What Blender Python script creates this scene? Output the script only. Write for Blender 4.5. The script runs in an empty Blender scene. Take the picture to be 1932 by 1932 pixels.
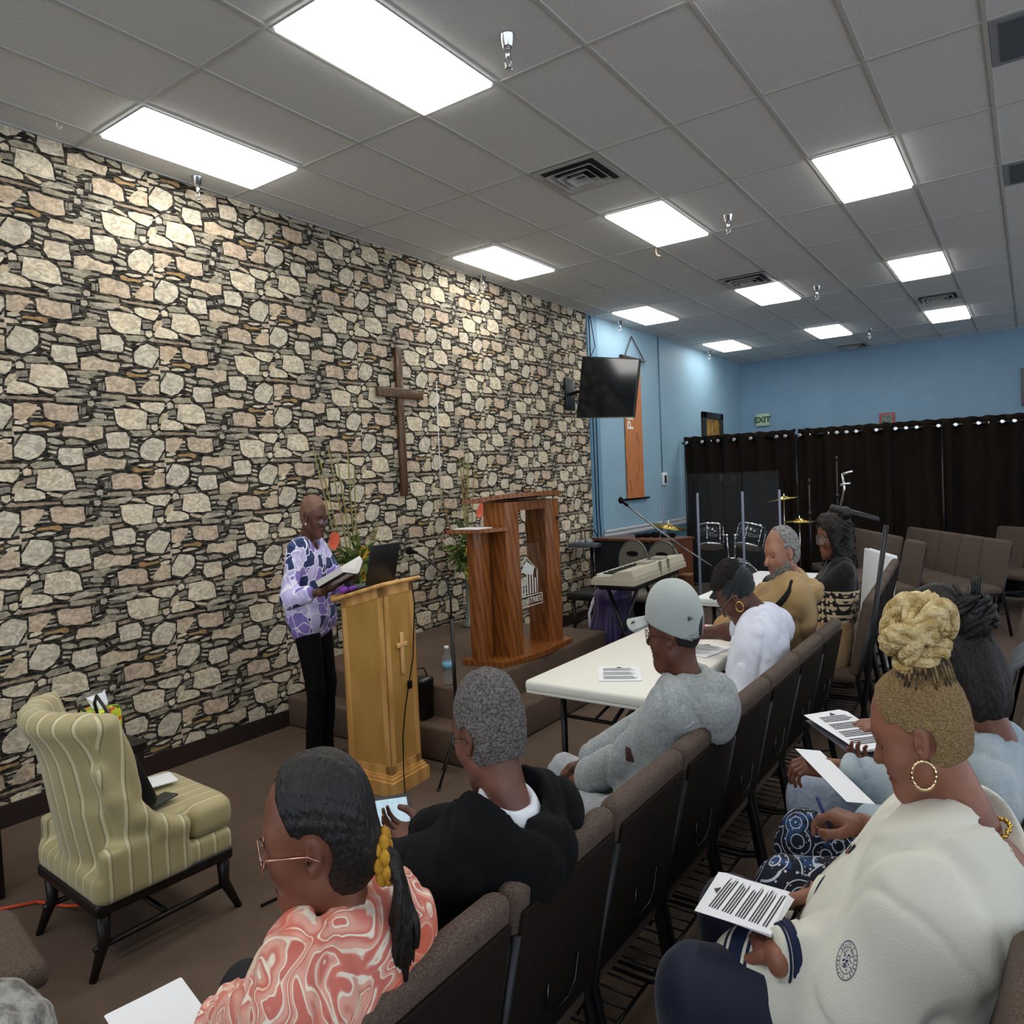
import bpy, bmesh, math, random
import numpy as np
from mathutils import Vector, Matrix
SC = bpy.context.scene
COL = SC.collection
PI = math.pi
# ------------------------------------------------------------ camera, exposure, world
cam_d = bpy.data.cameras.new('camera')
cam_o = bpy.data.objects.new('camera', cam_d)
COL.objects.link(cam_o)
RT = ((0.816477, 0.575815, -0.042446), (-0.01032, -0.058948, -0.998208), (-0.577285, 0.815452, -0.042188))
m3 = Matrix((RT[0], tuple(-v for v in RT[1]), tuple(-v for v in RT[2]))).transposed()
cam_o.matrix_world = Matrix.Translation((0, 0, 1.65)) @ m3.to_4x4()
cam_d.sensor_width = 36.0
cam_d.lens = 36.0 * 1390.7 / 1932.0
cam_d.clip_start = 0.05
SC.camera = cam_o
SC.view_settings.view_transform = 'Standard'
SC.view_settings.look = 'None'
SC.view_settings.exposure = 0.0
SC.view_settings.gamma = 1.0
SC.view_settings.use_curve_mapping = False
wd = bpy.data.worlds.new('world')
SC.world = wd
wd.use_nodes = True
wd.node_tree.nodes['Background'].inputs[0].default_value = (0.80, 0.88, 1.0, 1)
wd.node_tree.nodes['Background'].inputs[1].default_value = 1.75
LIGHT_W = 11.5          # emission strength of the ceiling panels
CEIL = 3.589            # ceiling height
WX = -4.288             # plane of the stone-papered wall
BY = 13.3               # back wall
GX, GY, GW, GL = -4.054, 2.0355, 0.4877, 0.9754   # ceiling grid origin and pitch

# ------------------------------------------------------------ helpers
def lin(h):
    if isinstance(h, str):
        h = h.lstrip('#')
        c = [int(h[i:i + 2], 16) / 255 for i in (0, 2, 4)]
        return tuple(v / 12.92 if v <= 0.04045 else ((v + 0.055) / 1.055) ** 2.4 for v in c) + (1,)
    return tuple(h) + (1,) if len(h) == 3 else tuple(h)

MATS = {}
def mat(name, color, rough=0.6, metal=0.0, c2=None, ns=20.0, nf=0.5, bump=0.0, bs=60.0, sheen=0.0, emit=None, es=0.0,
        alpha=None, trans=0.0, spec=0.5, detail=4.0, coat=0.0, stretch=(1, 1, 1), contrast=(0.35, 0.65), ior=1.45):
    if name in MATS: return MATS[name]
    m = bpy.data.materials.new(name); m.use_nodes = True
    nt = m.node_tree; N = nt.nodes; L = nt.links
    b = N['Principled BSDF']
    b.inputs['Base Color'].default_value = lin(color)
    b.inputs['Roughness'].default_value = rough
    b.inputs['Metallic'].default_value = metal
    b.inputs['Specular IOR Level'].default_value = spec
    b.inputs['IOR'].default_value = ior
    if sheen: b.inputs['Sheen Weight'].default_value = sheen
    if coat: b.inputs['Coat Weight'].default_value = coat
    if trans: b.inputs['Transmission Weight'].default_value = trans
    if alpha is not None: b.inputs['Alpha'].default_value = alpha
    if emit: b.inputs['Emission Color'].default_value = lin(emit); b.inputs['Emission Strength'].default_value = es
    if c2 is not None or bump:
        tc = N.new('ShaderNodeTexCoord'); mp = N.new('ShaderNodeMapping'); mp.inputs['Scale'].default_value = stretch
        L.new(tc.outputs['Object'], mp.inputs[0])
    if c2 is not None:
        n = N.new('ShaderNodeTexNoise'); n.inputs['Scale'].default_value = ns; n.inputs['Detail'].default_value = detail
        L.new(mp.outputs[0], n.inputs['Vector'])
        mr = N.new('ShaderNodeMapRange'); mr.inputs[1].default_value = contrast[0]; mr.inputs[2].default_value = contrast[1]
        L.new(n.outputs['Fac'], mr.inputs[0])
        mx = N.new('ShaderNodeMix'); mx.data_type = 'RGBA'
        mx.inputs[6].default_value = lin(color); mx.inputs[7].default_value = lin(c2)
        L.new(mr.outputs[0], mx.inputs[0]); L.new(mx.outputs[2], b.inputs['Base Color'])
    if bump:
        n2 = N.new('ShaderNodeTexNoise'); n2.inputs['Scale'].default_value = bs; n2.inputs['Detail'].default_value = 3
        L.new(mp.outputs[0], n2.inputs['Vector'])
        bp = N.new('ShaderNodeBump'); bp.inputs['Strength'].default_value = bump; bp.inputs['Distance'].default_value = 0.01
        L.new(n2.outputs['Fac'], bp.inputs['Height']); L.new(bp.outputs[0], b.inputs['Normal'])
    MATS[name] = m
    return m

class NG:
    """tiny node-graph writer for the patterned materials"""
    def __init__(s, name, rough=0.7, **kw):
        s.m = mat(name, (0.5, 0.5, 0.5), rough, **kw); s.N = s.m.node_tree.nodes; s.L = s.m.node_tree.links
        s.b = s.N['Principled BSDF']; s.tc = s.N.new('ShaderNodeTexCoord')
    def n(s, t, ins=None, **at):
        x = s.N.new('ShaderNode' + t)
        for k, v in at.items(): setattr(x, k, v)
        for k, v in (ins or {}).items():
            if hasattr(v, 'links') or isinstance(v, bpy.types.NodeSocket): s.L.new(v, x.inputs[k])
            else: x.inputs[k].default_value = v
        return x
    def math(s, op, a, b=0.0, c=0.0, clamp=False):
        x = s.n('Math', {0: a, 1: b, 2: c}, operation=op, use_clamp=clamp); return x.outputs[0]
    def mix(s, f, a, b):
        x = s.N.new('ShaderNodeMix'); x.data_type = 'RGBA'
        for i, v in ((0, f), (6, a), (7, b)):
            if isinstance(v, bpy.types.NodeSocket): s.L.new(v, x.inputs[i])
            else: x.inputs[i].default_value = v if i == 0 else lin(v)
        return x.outputs[2]
    def xyz(s, vec=None):
        x = s.n('SeparateXYZ', {0: vec or s.tc.outputs['Object']}); return x.outputs
    def noise(s, scale, detail=3, vec=None, dist=0.0):
        x = s.n('TexNoise', {'Vector': vec or s.tc.outputs['Object'], 'Scale': scale, 'Detail': detail, 'Distortion': dist}); return x.outputs
    def ramp(s, f, a, b):
        x = s.n('MapRange', {0: f, 1: a, 2: b}); return x.outputs[0]
    def mapping(s, scale=(1, 1, 1), rot=(0, 0, 0), loc=(0, 0, 0), vec=None):
        x = s.n('Mapping', {0: vec or s.tc.outputs['Object'], 'Location': loc, 'Rotation': rot, 'Scale': scale}); return x.outputs[0]
    def color(s, c): s.L.new(c, s.b.inputs['Base Color'])
    def bump(s, h, strength=0.4, dist=0.01):
        x = s.n('Bump', {'Height': h, 'Strength': strength, 'Distance': dist}); s.L.new(x.outputs[0], s.b.inputs['Normal'])

class MB:
    """collects vertices and faces, builds ONE mesh object"""
    def __init__(s): s.v = []; s.f = []; s.m = []; s.sm = []
    def add(s, vs, fs, mi=0, smooth=False):
        o = len(s.v); s.v += [tuple(v) for v in vs]
        for f in fs: s.f.append(tuple(i + o for i in f)); s.m.append(mi); s.sm.append(smooth)
        return s
    def box(s, lo, hi, mi=0, M=None):
        x0, y0, z0 = lo; x1, y1, z1 = hi
        vs = [(x0, y0, z0), (x1, y0, z0), (x1, y1, z0), (x0, y1, z0), (x0, y0, z1), (x1, y0, z1), (x1, y1, z1), (x0, y1, z1)]
        if M is not None: vs = [M @ Vector(v) for v in vs]
        return s.add(vs, [(0, 3, 2, 1), (4, 5, 6, 7), (0, 1, 5, 4), (1, 2, 6, 5), (2, 3, 7, 6), (3, 0, 4, 7)], mi)
    def rbox(s, lo, hi, r=0.01, mi=0, M=None, seg=2):
        bm = bmesh.new(); bmesh.ops.create_cube(bm, size=1)
        c = [(a + b) / 2 for a, b in zip(lo, hi)]; d = [abs(b - a) for a, b in zip(lo, hi)]
        for v in bm.verts: v.co = Vector((v.co.x * d[0] + c[0], v.co.y * d[1] + c[1], v.co.z * d[2] + c[2]))
        bmesh.ops.bevel(bm, geom=bm.edges[:], offset=min(r, min(d) * 0.49), segments=seg, affect='EDGES', profile=0.5)
        if M is not None: bmesh.ops.transform(bm, matrix=M, verts=bm.verts)
        bm.verts.index_update()
        s.add([v.co for v in bm.verts], [[v.index for v in f.verts] for f in bm.faces], mi, seg > 1); bm.free(); return s
    def tube(s, pts, r, seg=10, mi=0, cap=True, flat=None):
        pts = [Vector(p) for p in pts]; n = len(pts)
        rs = r if isinstance(r, (list, tuple)) else [r] * n
        t0 = (pts[1] - pts[0]).normalized()
        up = Vector((0, 0, 1)) if abs(t0.z) < 0.9 else Vector((1, 0, 0))
        a = t0.cross(up).normalized(); vs = []
        for i, p in enumerate(pts):
            t = (pts[min(i + 1, n - 1)] - pts[max(i - 1, 0)]).normalized()
            a = (a - t * a.dot(t)).normalized(); b = t.cross(a)
            for k in range(seg):
                an = 2 * PI * k / seg
                vs.append(p + a * math.cos(an) * rs[i] + b * math.sin(an) * rs[i] * (flat or 1))
        fs = [(i * seg + k, i * seg + (k + 1) % seg, (i + 1) * seg + (k + 1) % seg, (i + 1) * seg + k) for i in range(n - 1) for k in range(seg)]
        if cap: fs += [tuple(range(seg))[::-1], tuple((n - 1) * seg + k for k in range(seg))]
        return s.add(vs, fs, mi, True)
    def lathe(s, prof, seg=24, mi=0, M=None, c=(0, 0, 0)):
        vs = []; n = len(prof)
        for r, z in prof:
            for k in range(seg):
                a = 2 * PI * k / seg; v = Vector((c[0] + r * math.cos(a), c[1] + r * math.sin(a), c[2] + z))
                vs.append(M @ v if M is not None else v)
        fs = [(i * seg + k, i * seg + (k + 1) % seg, (i + 1) * seg + (k + 1) % seg, (i + 1) * seg + k) for i in range(n - 1) for k in range(seg)]
        if prof[0][0] > 1e-5: fs.append(tuple(range(seg))[::-1])
        if prof[-1][0] > 1e-5: fs.append(tuple((n - 1) * seg + k for k in range(seg)))
        return s.add(vs, fs, mi, True)
    def prism(s, poly, z0, z1, mi=0, M=None):
        n = len(poly); vs = [(x, y, z0) for x, y in poly] + [(x, y, z1) for x, y in poly]
        if M is not None: vs = [M @ Vector(v) for v in vs]
        return s.add(vs, [tuple(range(n))[::-1], tuple(range(n, 2 * n))] + [(i, (i + 1) % n, n + (i + 1) % n, n + i) for i in range(n)], mi)
    def ball(s, c, r, seg=14, mi=0):
        r = r if isinstance(r, (list, tuple)) else (r, r, r); vs = []
        R = seg // 2
        for i in range(R + 1):
            t = PI * i / R
            for k in range(seg):
                p = 2 * PI * k / seg
                vs.append((c[0] + r[0] * math.sin(t) * math.cos(p), c[1] + r[1] * math.sin(t) * math.sin(p), c[2] + r[2] * math.cos(t)))
        return s.add(vs, [(i * seg + k, (i + 1) * seg + k, (i + 1) * seg + (k + 1) % seg, i * seg + (k + 1) % seg) for i in range(R) for k in range(seg)], mi, True)
    def build(s, name, mats, parent=None, **props):
        me = bpy.data.meshes.new(name); me.from_pydata(s.v, [], s.f)
        for m in (mats if isinstance(mats, (list, tuple)) else [mats]): me.materials.append(m)
        me.polygons.foreach_set('material_index', s.m); me.polygons.foreach_set('use_smooth', s.sm); me.update()
        return link(name, me, parent, **props)

def link(name, me, parent=None, **props):
    o = bpy.data.objects.new(name, me); COL.objects.link(o)
    if parent is not None:
        o.parent = parent; o.matrix_parent_inverse = parent.matrix_world.inverted()
    for k, v in props.items(): o[k] = v
    return o

def thing(name, label, cat, loc=(0, 0, 0), group=None):
    o = bpy.data.objects.new(name, None); COL.objects.link(o); o.empty_display_size = 0.05
    o.matrix_world = Matrix.Translation(loc); o.location = loc
    o['label'] = label; o['category'] = cat
    if group: o['group'] = group
    return o

def tag(o, label, cat, group=None):
    o['label'] = label; o['category'] = cat
    if group: o['group'] = group
    return o

def text_mesh(txt, size, M, mb, mi=0, depth=0.002, bold=0.0):
    cu = bpy.data.curves.new('t', 'FONT'); cu.body = txt; cu.size = size; cu.align_x = 'CENTER'; cu.align_y = 'CENTER'
    cu.extrude = depth; cu.offset = bold; cu.resolution_u = 2
    o = bpy.data.objects.new('t', cu); COL.objects.link(o)
    bpy.context.view_layer.update()
    me = o.evaluated_get(bpy.context.evaluated_depsgraph_get()).to_mesh()
    mb.add([M @ v.co for v in me.vertices], [tuple(p.vertices) for p in me.polygons], mi)
    bpy.data.objects.remove(o); bpy.data.curves.remove(cu)

def frame_M(o, x, y):
    """matrix whose x and y axes follow the vectors x and y"""
    x = Vector(x).normalized(); z = x.cross(Vector(y)).normalized(); y = z.cross(x)
    M = Matrix((x, y, z)).transposed().to_4x4(); M.translation = Vector(o); return M

def rz(a): return Matrix.Rotation(a, 4, 'Z')
def T(*p): return Matrix.Translation(p)

def dup(root, M, label=None, group=None):
    """copy a thing whose parts are modelled around its own origin"""
    r = root.copy(); COL.objects.link(r); r.matrix_world = M
    if label: r['label'] = label
    if group: r['group'] = group
    for ch in list(root.children):
        c = ch.copy(); COL.objects.link(c); c.parent = r; c.matrix_parent_inverse = ch.matrix_parent_inverse.copy()
        for g in list(ch.children):
            d = g.copy(); COL.objects.link(d); d.parent = c; d.matrix_parent_inverse = g.matrix_parent_inverse.copy()
    return r
# ------------------------------------------------------------ materials of the room
def m_carpet():
    g = NG('carpet_brown', 0.95)
    a = g.noise(9, 4)[0]; b = g.noise(260, 2)[0]
    c = g.mix(g.ramp(b, .3, .7), '#4a3b30', '#6d5a4b')
    c = g.mix(g.math('MULTIPLY', g.ramp(a, .35, .7), .35), c, '#41342a')
    g.color(c); g.bump(b, .5, .004); return g.m
CARPET = m_carpet()
BLUE = mat('blue_paint', '#8fb0c2', .6, c2='#8aabbd', ns=3, bump=.06, bs=120)
BLUE_D = mat('dark_blue_paint', '#56809a', .6)
BLUE_B = mat('back_blue_paint', '#7fa0b8', .6, c2='#799ab2', ns=2)
WHITE_T = mat('white_trim', '#d9dde0', .45)
def m_tile():
    g = NG('ceiling_tile', 0.95)
    n = g.noise(150, 3)[0]; k = g.noise(1.3, 2)[0]
    c = g.mix(g.ramp(n, .4, .6), '#cfd0ce', '#dadbd9'); c = g.mix(g.math('MULTIPLY', k, .25), c, '#c3c4c2')
    g.color(c); g.bump(n, .35, .003); return g.m
TILE = m_tile()
GRID = mat('ceiling_grid_metal', '#b9bab6', .6)
DARKB = mat('baseboard_brown', '#2c201d', .5)

def struct(name, mb, m, parent=None):
    o = mb.build(name, m, parent)
    if parent is None: o['kind'] = 'structure'
    return o
X1, Y0 = 4.6, -3.4     # right wall and the wall behind the camera
b = MB(); b.box((WX - .1, Y0, -.1), (X1, BY, 0)); struct('floor', b, CARPET)
b = MB(); b.box((WX - .1, Y0, CEIL), (X1, BY, CEIL + .1)); ceiling = struct('ceiling', b, TILE)
b = MB(); b.box((WX - .1, Y0, 0), (WX, BY, CEIL)); wall_left = struct('wall_left', b, BLUE)
b = MB(); b.box((WX - .1, BY, 0), (X1 + .1, BY + .1, CEIL)); struct('wall_back', b, BLUE_B)
# unseen right and front walls: openings added so world light brightens the ceiling
b = MB(); b.box((X1, Y0, 0), (X1 + .1, BY, .5)); b.box((X1, Y0, CEIL - .3), (X1 + .1, BY, CEIL)); struct('wall_right', b, BLUE)
b = MB(); b.box((WX - .1, Y0 - .1, 0), (X1 + .1, Y0, .5)); b.box((WX - .1, Y0 - .1, CEIL - .3), (X1 + .1, Y0, CEIL)); struct('wall_front', b, BLUE)
# ceiling grid bars
b = MB()
i = -1
xs = [GX + GW * k for k in range(0, 18)]; ys = [GY + GL * k for k in range(-5, 12)]
for x in xs: b.box((x - .0095, Y0, CEIL - .006), (x + .0095, BY, CEIL + .001))
for y in ys: b.box((WX, y - .0095, CEIL - .0055), (X1, y + .0095, CEIL + .001))
for x in (WX + .01, X1 - .01): b.box((x - .01, Y0, CEIL - .007), (x + .01, BY, CEIL + .001))
b.box((WX, BY - .02, CEIL - .007), (X1, BY, CEIL + .001))
struct('ceiling_grid', b, GRID, ceiling)
# dado under the rail, pilaster, rail
b = MB(); b.box((WX, 7.97, 0), (WX + .006, BY, .95)); struct('trim_1', b, BLUE_D)
b = MB(); b.box((WX, 7.725, 0), (WX + .012, 7.97, CEIL)); struct('trim_2', b, mat('pilaster_blue', '#6a93ad', .6))
b = MB()
for z0, z1, d in ((.90, 1.0, .02), (.915, .935, .032), (.975, 1.0, .045)): b.box((WX, 7.97, z0), (WX + d, BY, z1))
struct('trim_3', b, WHITE_T)
# dark brown cove base
b = MB(); b.box((WX, Y0, 0), (WX + .014, 3.23, .115)); b.box((WX, 5.3, 0), (WX + .014, 7.7, .115)); b.box((WX, 7.97, 0), (WX + .014, BY, .115))
struct('baseboard_left', b, DARKB)
b = MB(); b.box((WX, BY - .014, 0), (X1, BY, .115)); struct('baseboard_back', b, DARKB)

# ------------------------------------------------------------ stone wallpaper (printed pattern as flat patches)
SHAPES = [
 ('cream', '500,150 640,165 900,205 1020,240 1130,300 1115,420 1100,600 980,590 740,565 600,480 560,430 530,300'),
 ('white', '355,590 600,590 730,610 810,730 785,910 600,900 395,870 380,720'),
 ('tan', '10,1010 250,975 400,1050 590,1095 720,1100 745,1150 700,1280 560,1275 440,1240 330,1240 130,1250 20,1230'),
 ('rect', '460,1370 620,1340 800,1380 930,1400 1000,1450 1045,1670 950,1690 800,1650 480,1630'),
 ('pale', '1000,900 1100,800 1230,760 1330,800 1436,850 1446,980 1400,1060 1320,1200 1200,1180 1080,1150 1000,1090 985,1000'),
 ('tan2', '1458,800 1650,800 1780,840 1770,920 1700,1020 1600,1110 1520,1060 1462,1040'),
 ('cream', '990,100 1100,95 1440,150 1430,260 1350,345 1190,300 1080,250 1000,190'),
 ('pebble', '1340,440 1400,340 1530,325 1525,400 1480,485 1400,525 1335,515'),
 ('slate', '1140,390 1318,400 1318,490 1150,490'), ('cream', '1190,530 1310,525 1328,620 1270,652 1200,610'),
 ('slate2', '1325,562 1436,557 1436,608 1330,600'), ('tan', '705,80 760,65 900,120 985,190 960,208 840,160 720,110'),
 ('slate2', '165,5 620,20 750,30 700,100 600,140 450,115 180,30'), ('slate', '200,82 480,110 490,145 200,112'),
 ('slate', '190,152 495,190 495,228 185,180'), ('slate2', '150,222 370,262 378,328 162,298'),
 ('slate2', '400,282 498,300 508,340 410,338'), ('slate3', '0,392 100,348 525,382 538,458 350,455 0,438'),
 ('tan3', '345,492 558,492 595,555 362,555'), ('slate3', '832,602 1165,612 1225,690 1130,732 852,698'),
 ('slate', '842,742 958,752 902,798'), ('cream', '1012,780 1062,748 1138,752 1062,788'),
 ('cream', '822,812 958,860 950,896 822,858'), ('slate2', '800,892 948,932 938,976 800,928'),
 ('slate3', '322,932 676,952 686,1030 592,1058 402,1010'), ('slate2', '702,972 850,976 966,1040 966,1098 880,1098 722,1020'),
 ('slate2', '762,1132 860,1122 968,1132 978,1178 762,1188'), ('white', '922,1242 1000,1222 1236,1232 1228,1264 1082,1288'),
 ('amber', '852,1272 900,1268 1000,1312 1228,1322 1228,1368 902,1368 842,1330'),
 ('tan', '1262,1245 1350,1232 1470,1240 1476,1325 1335,1312 1290,1285'), ('slate', '1232,1300 1290,1290 1320,1320 1270,1345 1236,1330'),
 ('cream', '1245,1375 1340,1342 1438,1352 1430,1408 1275,1408'), ('slate2', '1345,1195 1438,1050 1452,1195'),
 ('slate2', '1032,1432 1228,1442 1202,1478 1042,1468'), ('slate', '1062,1500 1200,1510 1180,1542 1072,1538'),
 ('tan', '1052,1572 1178,1562 1140,1618 1092,1628'), ('slate3', '392,1672 826,1702 836,1788 702,1788 385,1752'),
 ('tan3', '862,1717 1536,1742 1595,1788 1400,1798 882,1758'), ('slate2', '172,1642 232,1602 308,1622 308,1718 202,1718'),
 ('slate', '332,1482 398,1472 408,1598 332,1608'), ('slate', '412,1472 452,1462 452,1618 422,1618'),
 ('slate', '12,1502 168,1542 160,1568 0,1540'), ('slate', '0,1592 170,1622 150,1650 0,1625'),
 ('slate2', '2,1412 198,1422 206,1498 2,1478'), ('white', '272,1412 350,1402 426,1402 302,1438'),
 ('slate3', '0,1292 330,1282 476,1292 456,1328 300,1328 200,1398 0,1368'), ('slate', '200,782 368,772 376,848 240,868'),
 ('white', '162,842 198,872 188,888 166,872'), ('slate', '1130,335 1240,330 1320,372 1140,365'),
 ('slate3', '1100,520 1170,515 1185,600 1105,605'), ('slate2', '1240,700 1320,640 1400,690 1330,735'),
 ('slate', '60,1760 200,1750 190,1790 60,1800'), ('slate3', '760,560 830,640 850,560 800,600')]
PALETTE = {'cream': '#dccfb4', 'white': '#d3c8b2', 'tan': '#cbbaa0', 'rect': '#c8b49c', 'pale': '#cfc6b0', 'tan2': '#cab79c',
           'pebble': '#c4b496', 'slate': '#8f897b', 'slate2': '#b3aa97', 'slate3': '#a39b86', 'tan3': '#a08d77', 'amber': '#a98a5c'}
def m_stone(name, c):
    g = NG('stone_' + name, .75, spec=.25)
    L = lin(PALETTE[name])
    v = g.mapping(scale=(1, 1, 1.5), rot=(.5, 0, 0))
    n1 = g.noise(26, 5, v, 1.2)[0]; n2 = g.noise(9, 3)[0]; n3 = g.noise(110, 3, g.mapping(scale=(1, 1, 3)))[0]
    c = g.mix(g.ramp(n1, .38, .62), tuple(x * .62 for x in L[:3]), tuple(min(1, x * 1.12) for x in L[:3]))
    c = g.mix(g.math('MULTIPLY', g.ramp(n2, .5, .8), .35), c, tuple(x * y for x, y in zip(L[:3], (1.0, .74, .52))))
    c = g.mix(g.math('MULTIPLY', g.ramp(n3, .56, .7), .5), c, tuple(x * .4 for x in L[:3]))
    g.color(c); return g.m
def m_crack():
    g = NG('stone_cracks', .8, spec=.2)
    w = g.noise(60, 3, g.mapping(scale=(1, .35, 3.2)))[0]
    c = g.mix(g.ramp(w, .47, .62), '#141210', '#5d574c'); g.color(c); return g.m
stone_keys = list(PALETTE)
stone_mats = [m_stone(k, None) for k in stone_keys] + [m_crack()]
def wall_pt(px, py):
    """photo pixel of one pattern repeat -> (y, z) on the wall: measured once, then repeated over the real wall"""
    d = [(px - 966) / 1390.7, (py - 966) / 1390.7, 1.0]
    w = [sum(RT[k][a] * d[k] for k in range(3)) for a in range(3)]
    t = WX / w[0]
    return w[1] * t, w[2] * t + 1.65
b = MB()
YL, YR, ZT = -2.2, 7.715, CEIL - .004
b.add([(WX + .002, YL, 0), (WX + .002, YR, 0), (WX + .002, YR, ZT), (WX + .002, YL, ZT)], [(0, 1, 2, 3)], len(stone_keys))
rnd = random.Random(4)
base = []
for k, s in SHAPES:
    P = [wall_pt(150 + float(a.split(',')[0]) / 9.66, 570 + float(a.split(',')[1]) / 9.66) for a in s.split()]
    Q = []
    n = len(P)
    for i in range(n):
        p, q = P[i], P[(i + 1) % n]; L = math.dist(p, q); m = max(1, int(L / .018))
        for j in range(m):
            t = j / m; w = .0022 if j else .0006
            Q.append((p[0] + (q[0] - p[0]) * t + rnd.uniform(-w, w), p[1] + (q[1] - p[1]) * t + rnd.uniform(-w, w)))
    cx_ = sum(q[0] for q in Q) / len(Q); cz_ = sum(q[1] for q in Q) / len(Q)
    Q = [(q[0] - .0011 * (1 if q[0] > cx_ else -1) * min(1, abs(q[0] - cx_) / .02), q[1] - .0011 * (1 if q[1] > cz_ else -1) * min(1, abs(q[1] - cz_) / .008)) for q in Q]
    base.append((k, Q))
RC = (2.447, 2.405)       # half-turn centre of the print
cnt = 0
for ci in range(-6, 8):
    for cj in range(-6, 8):
        oy = ci * .807; oz = cj * .555 - ci * .163
        for half in (0, 1):
            for si, (k, Q) in enumerate(base):
                if half and k == 'pebble': continue
                pts = []
                for (y, z) in Q:
                    if half: y, z = 2 * RC[0] - y, 2 * RC[1] - z
                    pts.append((y + oy, z + oz))
                if max(p[0] for p in pts) < YL or min(p[0] for p in pts) > YR or max(p[1] for p in pts) < .0 or min(p[1] for p in pts) > ZT: continue
                pts = [(min(max(y, YL), YR), min(max(z, 0), ZT)) for y, z in pts]
                if half: pass
                x = WX + .0024 + .00002 * (si + half * 60)
                b.add([(x, y, z) for y, z in pts], [tuple(range(len(pts)))], stone_keys.index(k))
wp = b.build('stone_wallpaper', stone_mats, wall_left, label='beige and grey fieldstone patterned wallpaper')

# ------------------------------------------------------------ platform (carpeted stage with one step)
b = MB()
b.rbox((WX + .002, 3.40, .001), (-2.85, 5.28, .40), .018); b.rbox((WX + .002, 3.23, .001), (-2.66, 5.28, .205), .018)
platform = b.build('floor_platform', m_carpet()); platform['kind'] = 'structure'; platform.name = 'trim_4'

# ------------------------------------------------------------ ceiling lights, vents, sprinklers
PANEL = mat('light_diffuser', '#ffffff', .4, emit=(1.0, .985, .95), es=LIGHT_W)
FRAME = mat('light_frame', '#c9cac8', .4)
first = None
spots = [(0, 0), (3, 0), (0, 3), (3, 3), (6, 3), (0, 6), (3, 6), (6, 6), (0, 9), (3, 9), (6, 9), (9, 3), (9, 6), (9, 9), (0, -3), (3, -3), (6, 0), (9, 0), (6, -3)]
desc = {(0, 0): 'beside the stone wall, nearest the camera', (3, 0): 'largest one, at the top', (0, 3): 'second along the stone wall',
        (3, 3): 'with a wire hanging from its corner', (6, 3): 'nearest of the right-hand line', (0, 6): 'third along the wall, above the screen',
        (3, 6): 'directly behind the second square vent', (6, 6): 'second of the right-hand line', (0, 9): 'last along the blue wall, by the corner',
        (3, 9): 'last of the middle line', (6, 9): 'last of the right-hand line'}
for i, j in spots:
    x0, y0 = GX + i * GW, GY + j * GL
    M = T(x0 + GW / 2, y0 + GL / 2, CEIL)
    lab = 'white recessed ceiling light panel, ' + desc.get((i, j), 'outside the picture')
    if first is None:
        first = thing('ceiling_light', lab, 'ceiling light', group='recessed light panels')
        a = .0; w, l = GW / 2 - .012, GL / 2 - .012
        f = MB()
        for lo, hi in (((-w, -l, -.01), (w, -l + .016, 0)), ((-w, l - .016, -.01), (w, l, 0)), ((-w, -l, -.01), (-w + .016, l, 0)), ((w - .016, -l, -.01), (w, l, 0))): f.box(lo, hi)
        f.build('frame', FRAME, first)
        d = MB(); d.box((-w + .014, -l + .014, -.022), (w - .014, l - .014, -.001)); d.build('diffuser', PANEL, first)
        first.matrix_world = M
    elif (i, j) in desc or j <= 3: dup(first, M, lab)
VENT = mat('vent_metal', '#b9b9b6', .4); VDARK = mat('vent_dark', '#20252b', .7)
def vent(x0, y0, lab):
    t = thing('ceiling_vent', lab, 'vent', (x0 + GW / 2, y0 + GL / 4, CEIL), group='square four-way ceiling vents')
    cx, cy = x0 + GW / 2, y0 + GL / 4
    f = MB(); s = GW / 2 - .01
    f.box((cx - s, cy - s, CEIL - .004), (cx + s, cy + s, CEIL - .0005)); f.build('plate', VDARK, t)
    f = MB()
    for q, (w, d) in enumerate(((s, .012), (s * .70, .03), (s * .48, .036), (s * .28, .042))):
        wi = w - (.045 if q == 0 else .03)
        ring = [(-w, -w), (w, -w), (w, w), (-w, w)]; inn = [(-wi, -wi), (wi, -wi), (wi, wi), (-wi, wi)]
        vs = [(cx + x, cy + y, CEIL - d) for x, y in ring] + [(cx + x, cy + y, CEIL - .008) for x, y in inn]
        vs += [(cx + x, cy + y, CEIL - d + .003) for x, y in ring] + [(cx + x, cy + y, CEIL - .005) for x, y in inn]
        f.add(vs, [(k, (k + 1) % 4, 4 + (k + 1) % 4, 4 + k) for k in range(4)] + [(8 + k, 12 + k, 12 + (k + 1) % 4, 8 + (k + 1) % 4) for k in range(4)] + [(k, 8 + k, 8 + (k + 1) % 4, (k + 1) % 4) for k in range(4)])
    f.build('louvre', VENT, t)
vent(GX + 3 * GW, GY + 2 * GL, 'square metal air vent with stepped louvres, nearest in the ceiling')
vent(GX + 3 * GW, GY + 5.5 * GL, 'square metal air vent just before the middle light panel')
vent(GX + 3 * GW, GY + 11 * GL, 'distant square air vent close to the back wall')
vent(GX + 6 * GW, GY + 8.0 * GL, 'distant square air vent between the two far right light panels')
def grille(x0, y0, lab):
    t = thing('return_grille', lab, 'vent', (x0 + GW / 2, y0 + GL / 4, CEIL), group='grey return air grilles')
    f = MB(); f.box((x0 + .012, y0 + .012, CEIL - .006), (x0 + GW - .012, y0 + GL / 2 - .012, CEIL - .001)); f.build('frame', mat('grille_frame', '#8b9094', .5), t)
    f = MB()
    f.box((x0 + .05, y0 + .05, CEIL - .009), (x0 + GW - .05, y0 + GL / 2 - .05, CEIL - .005)); f.build('grille', mat('grille_grey', '#4a5158', .7, c2='#5b636b', ns=300), t)
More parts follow.
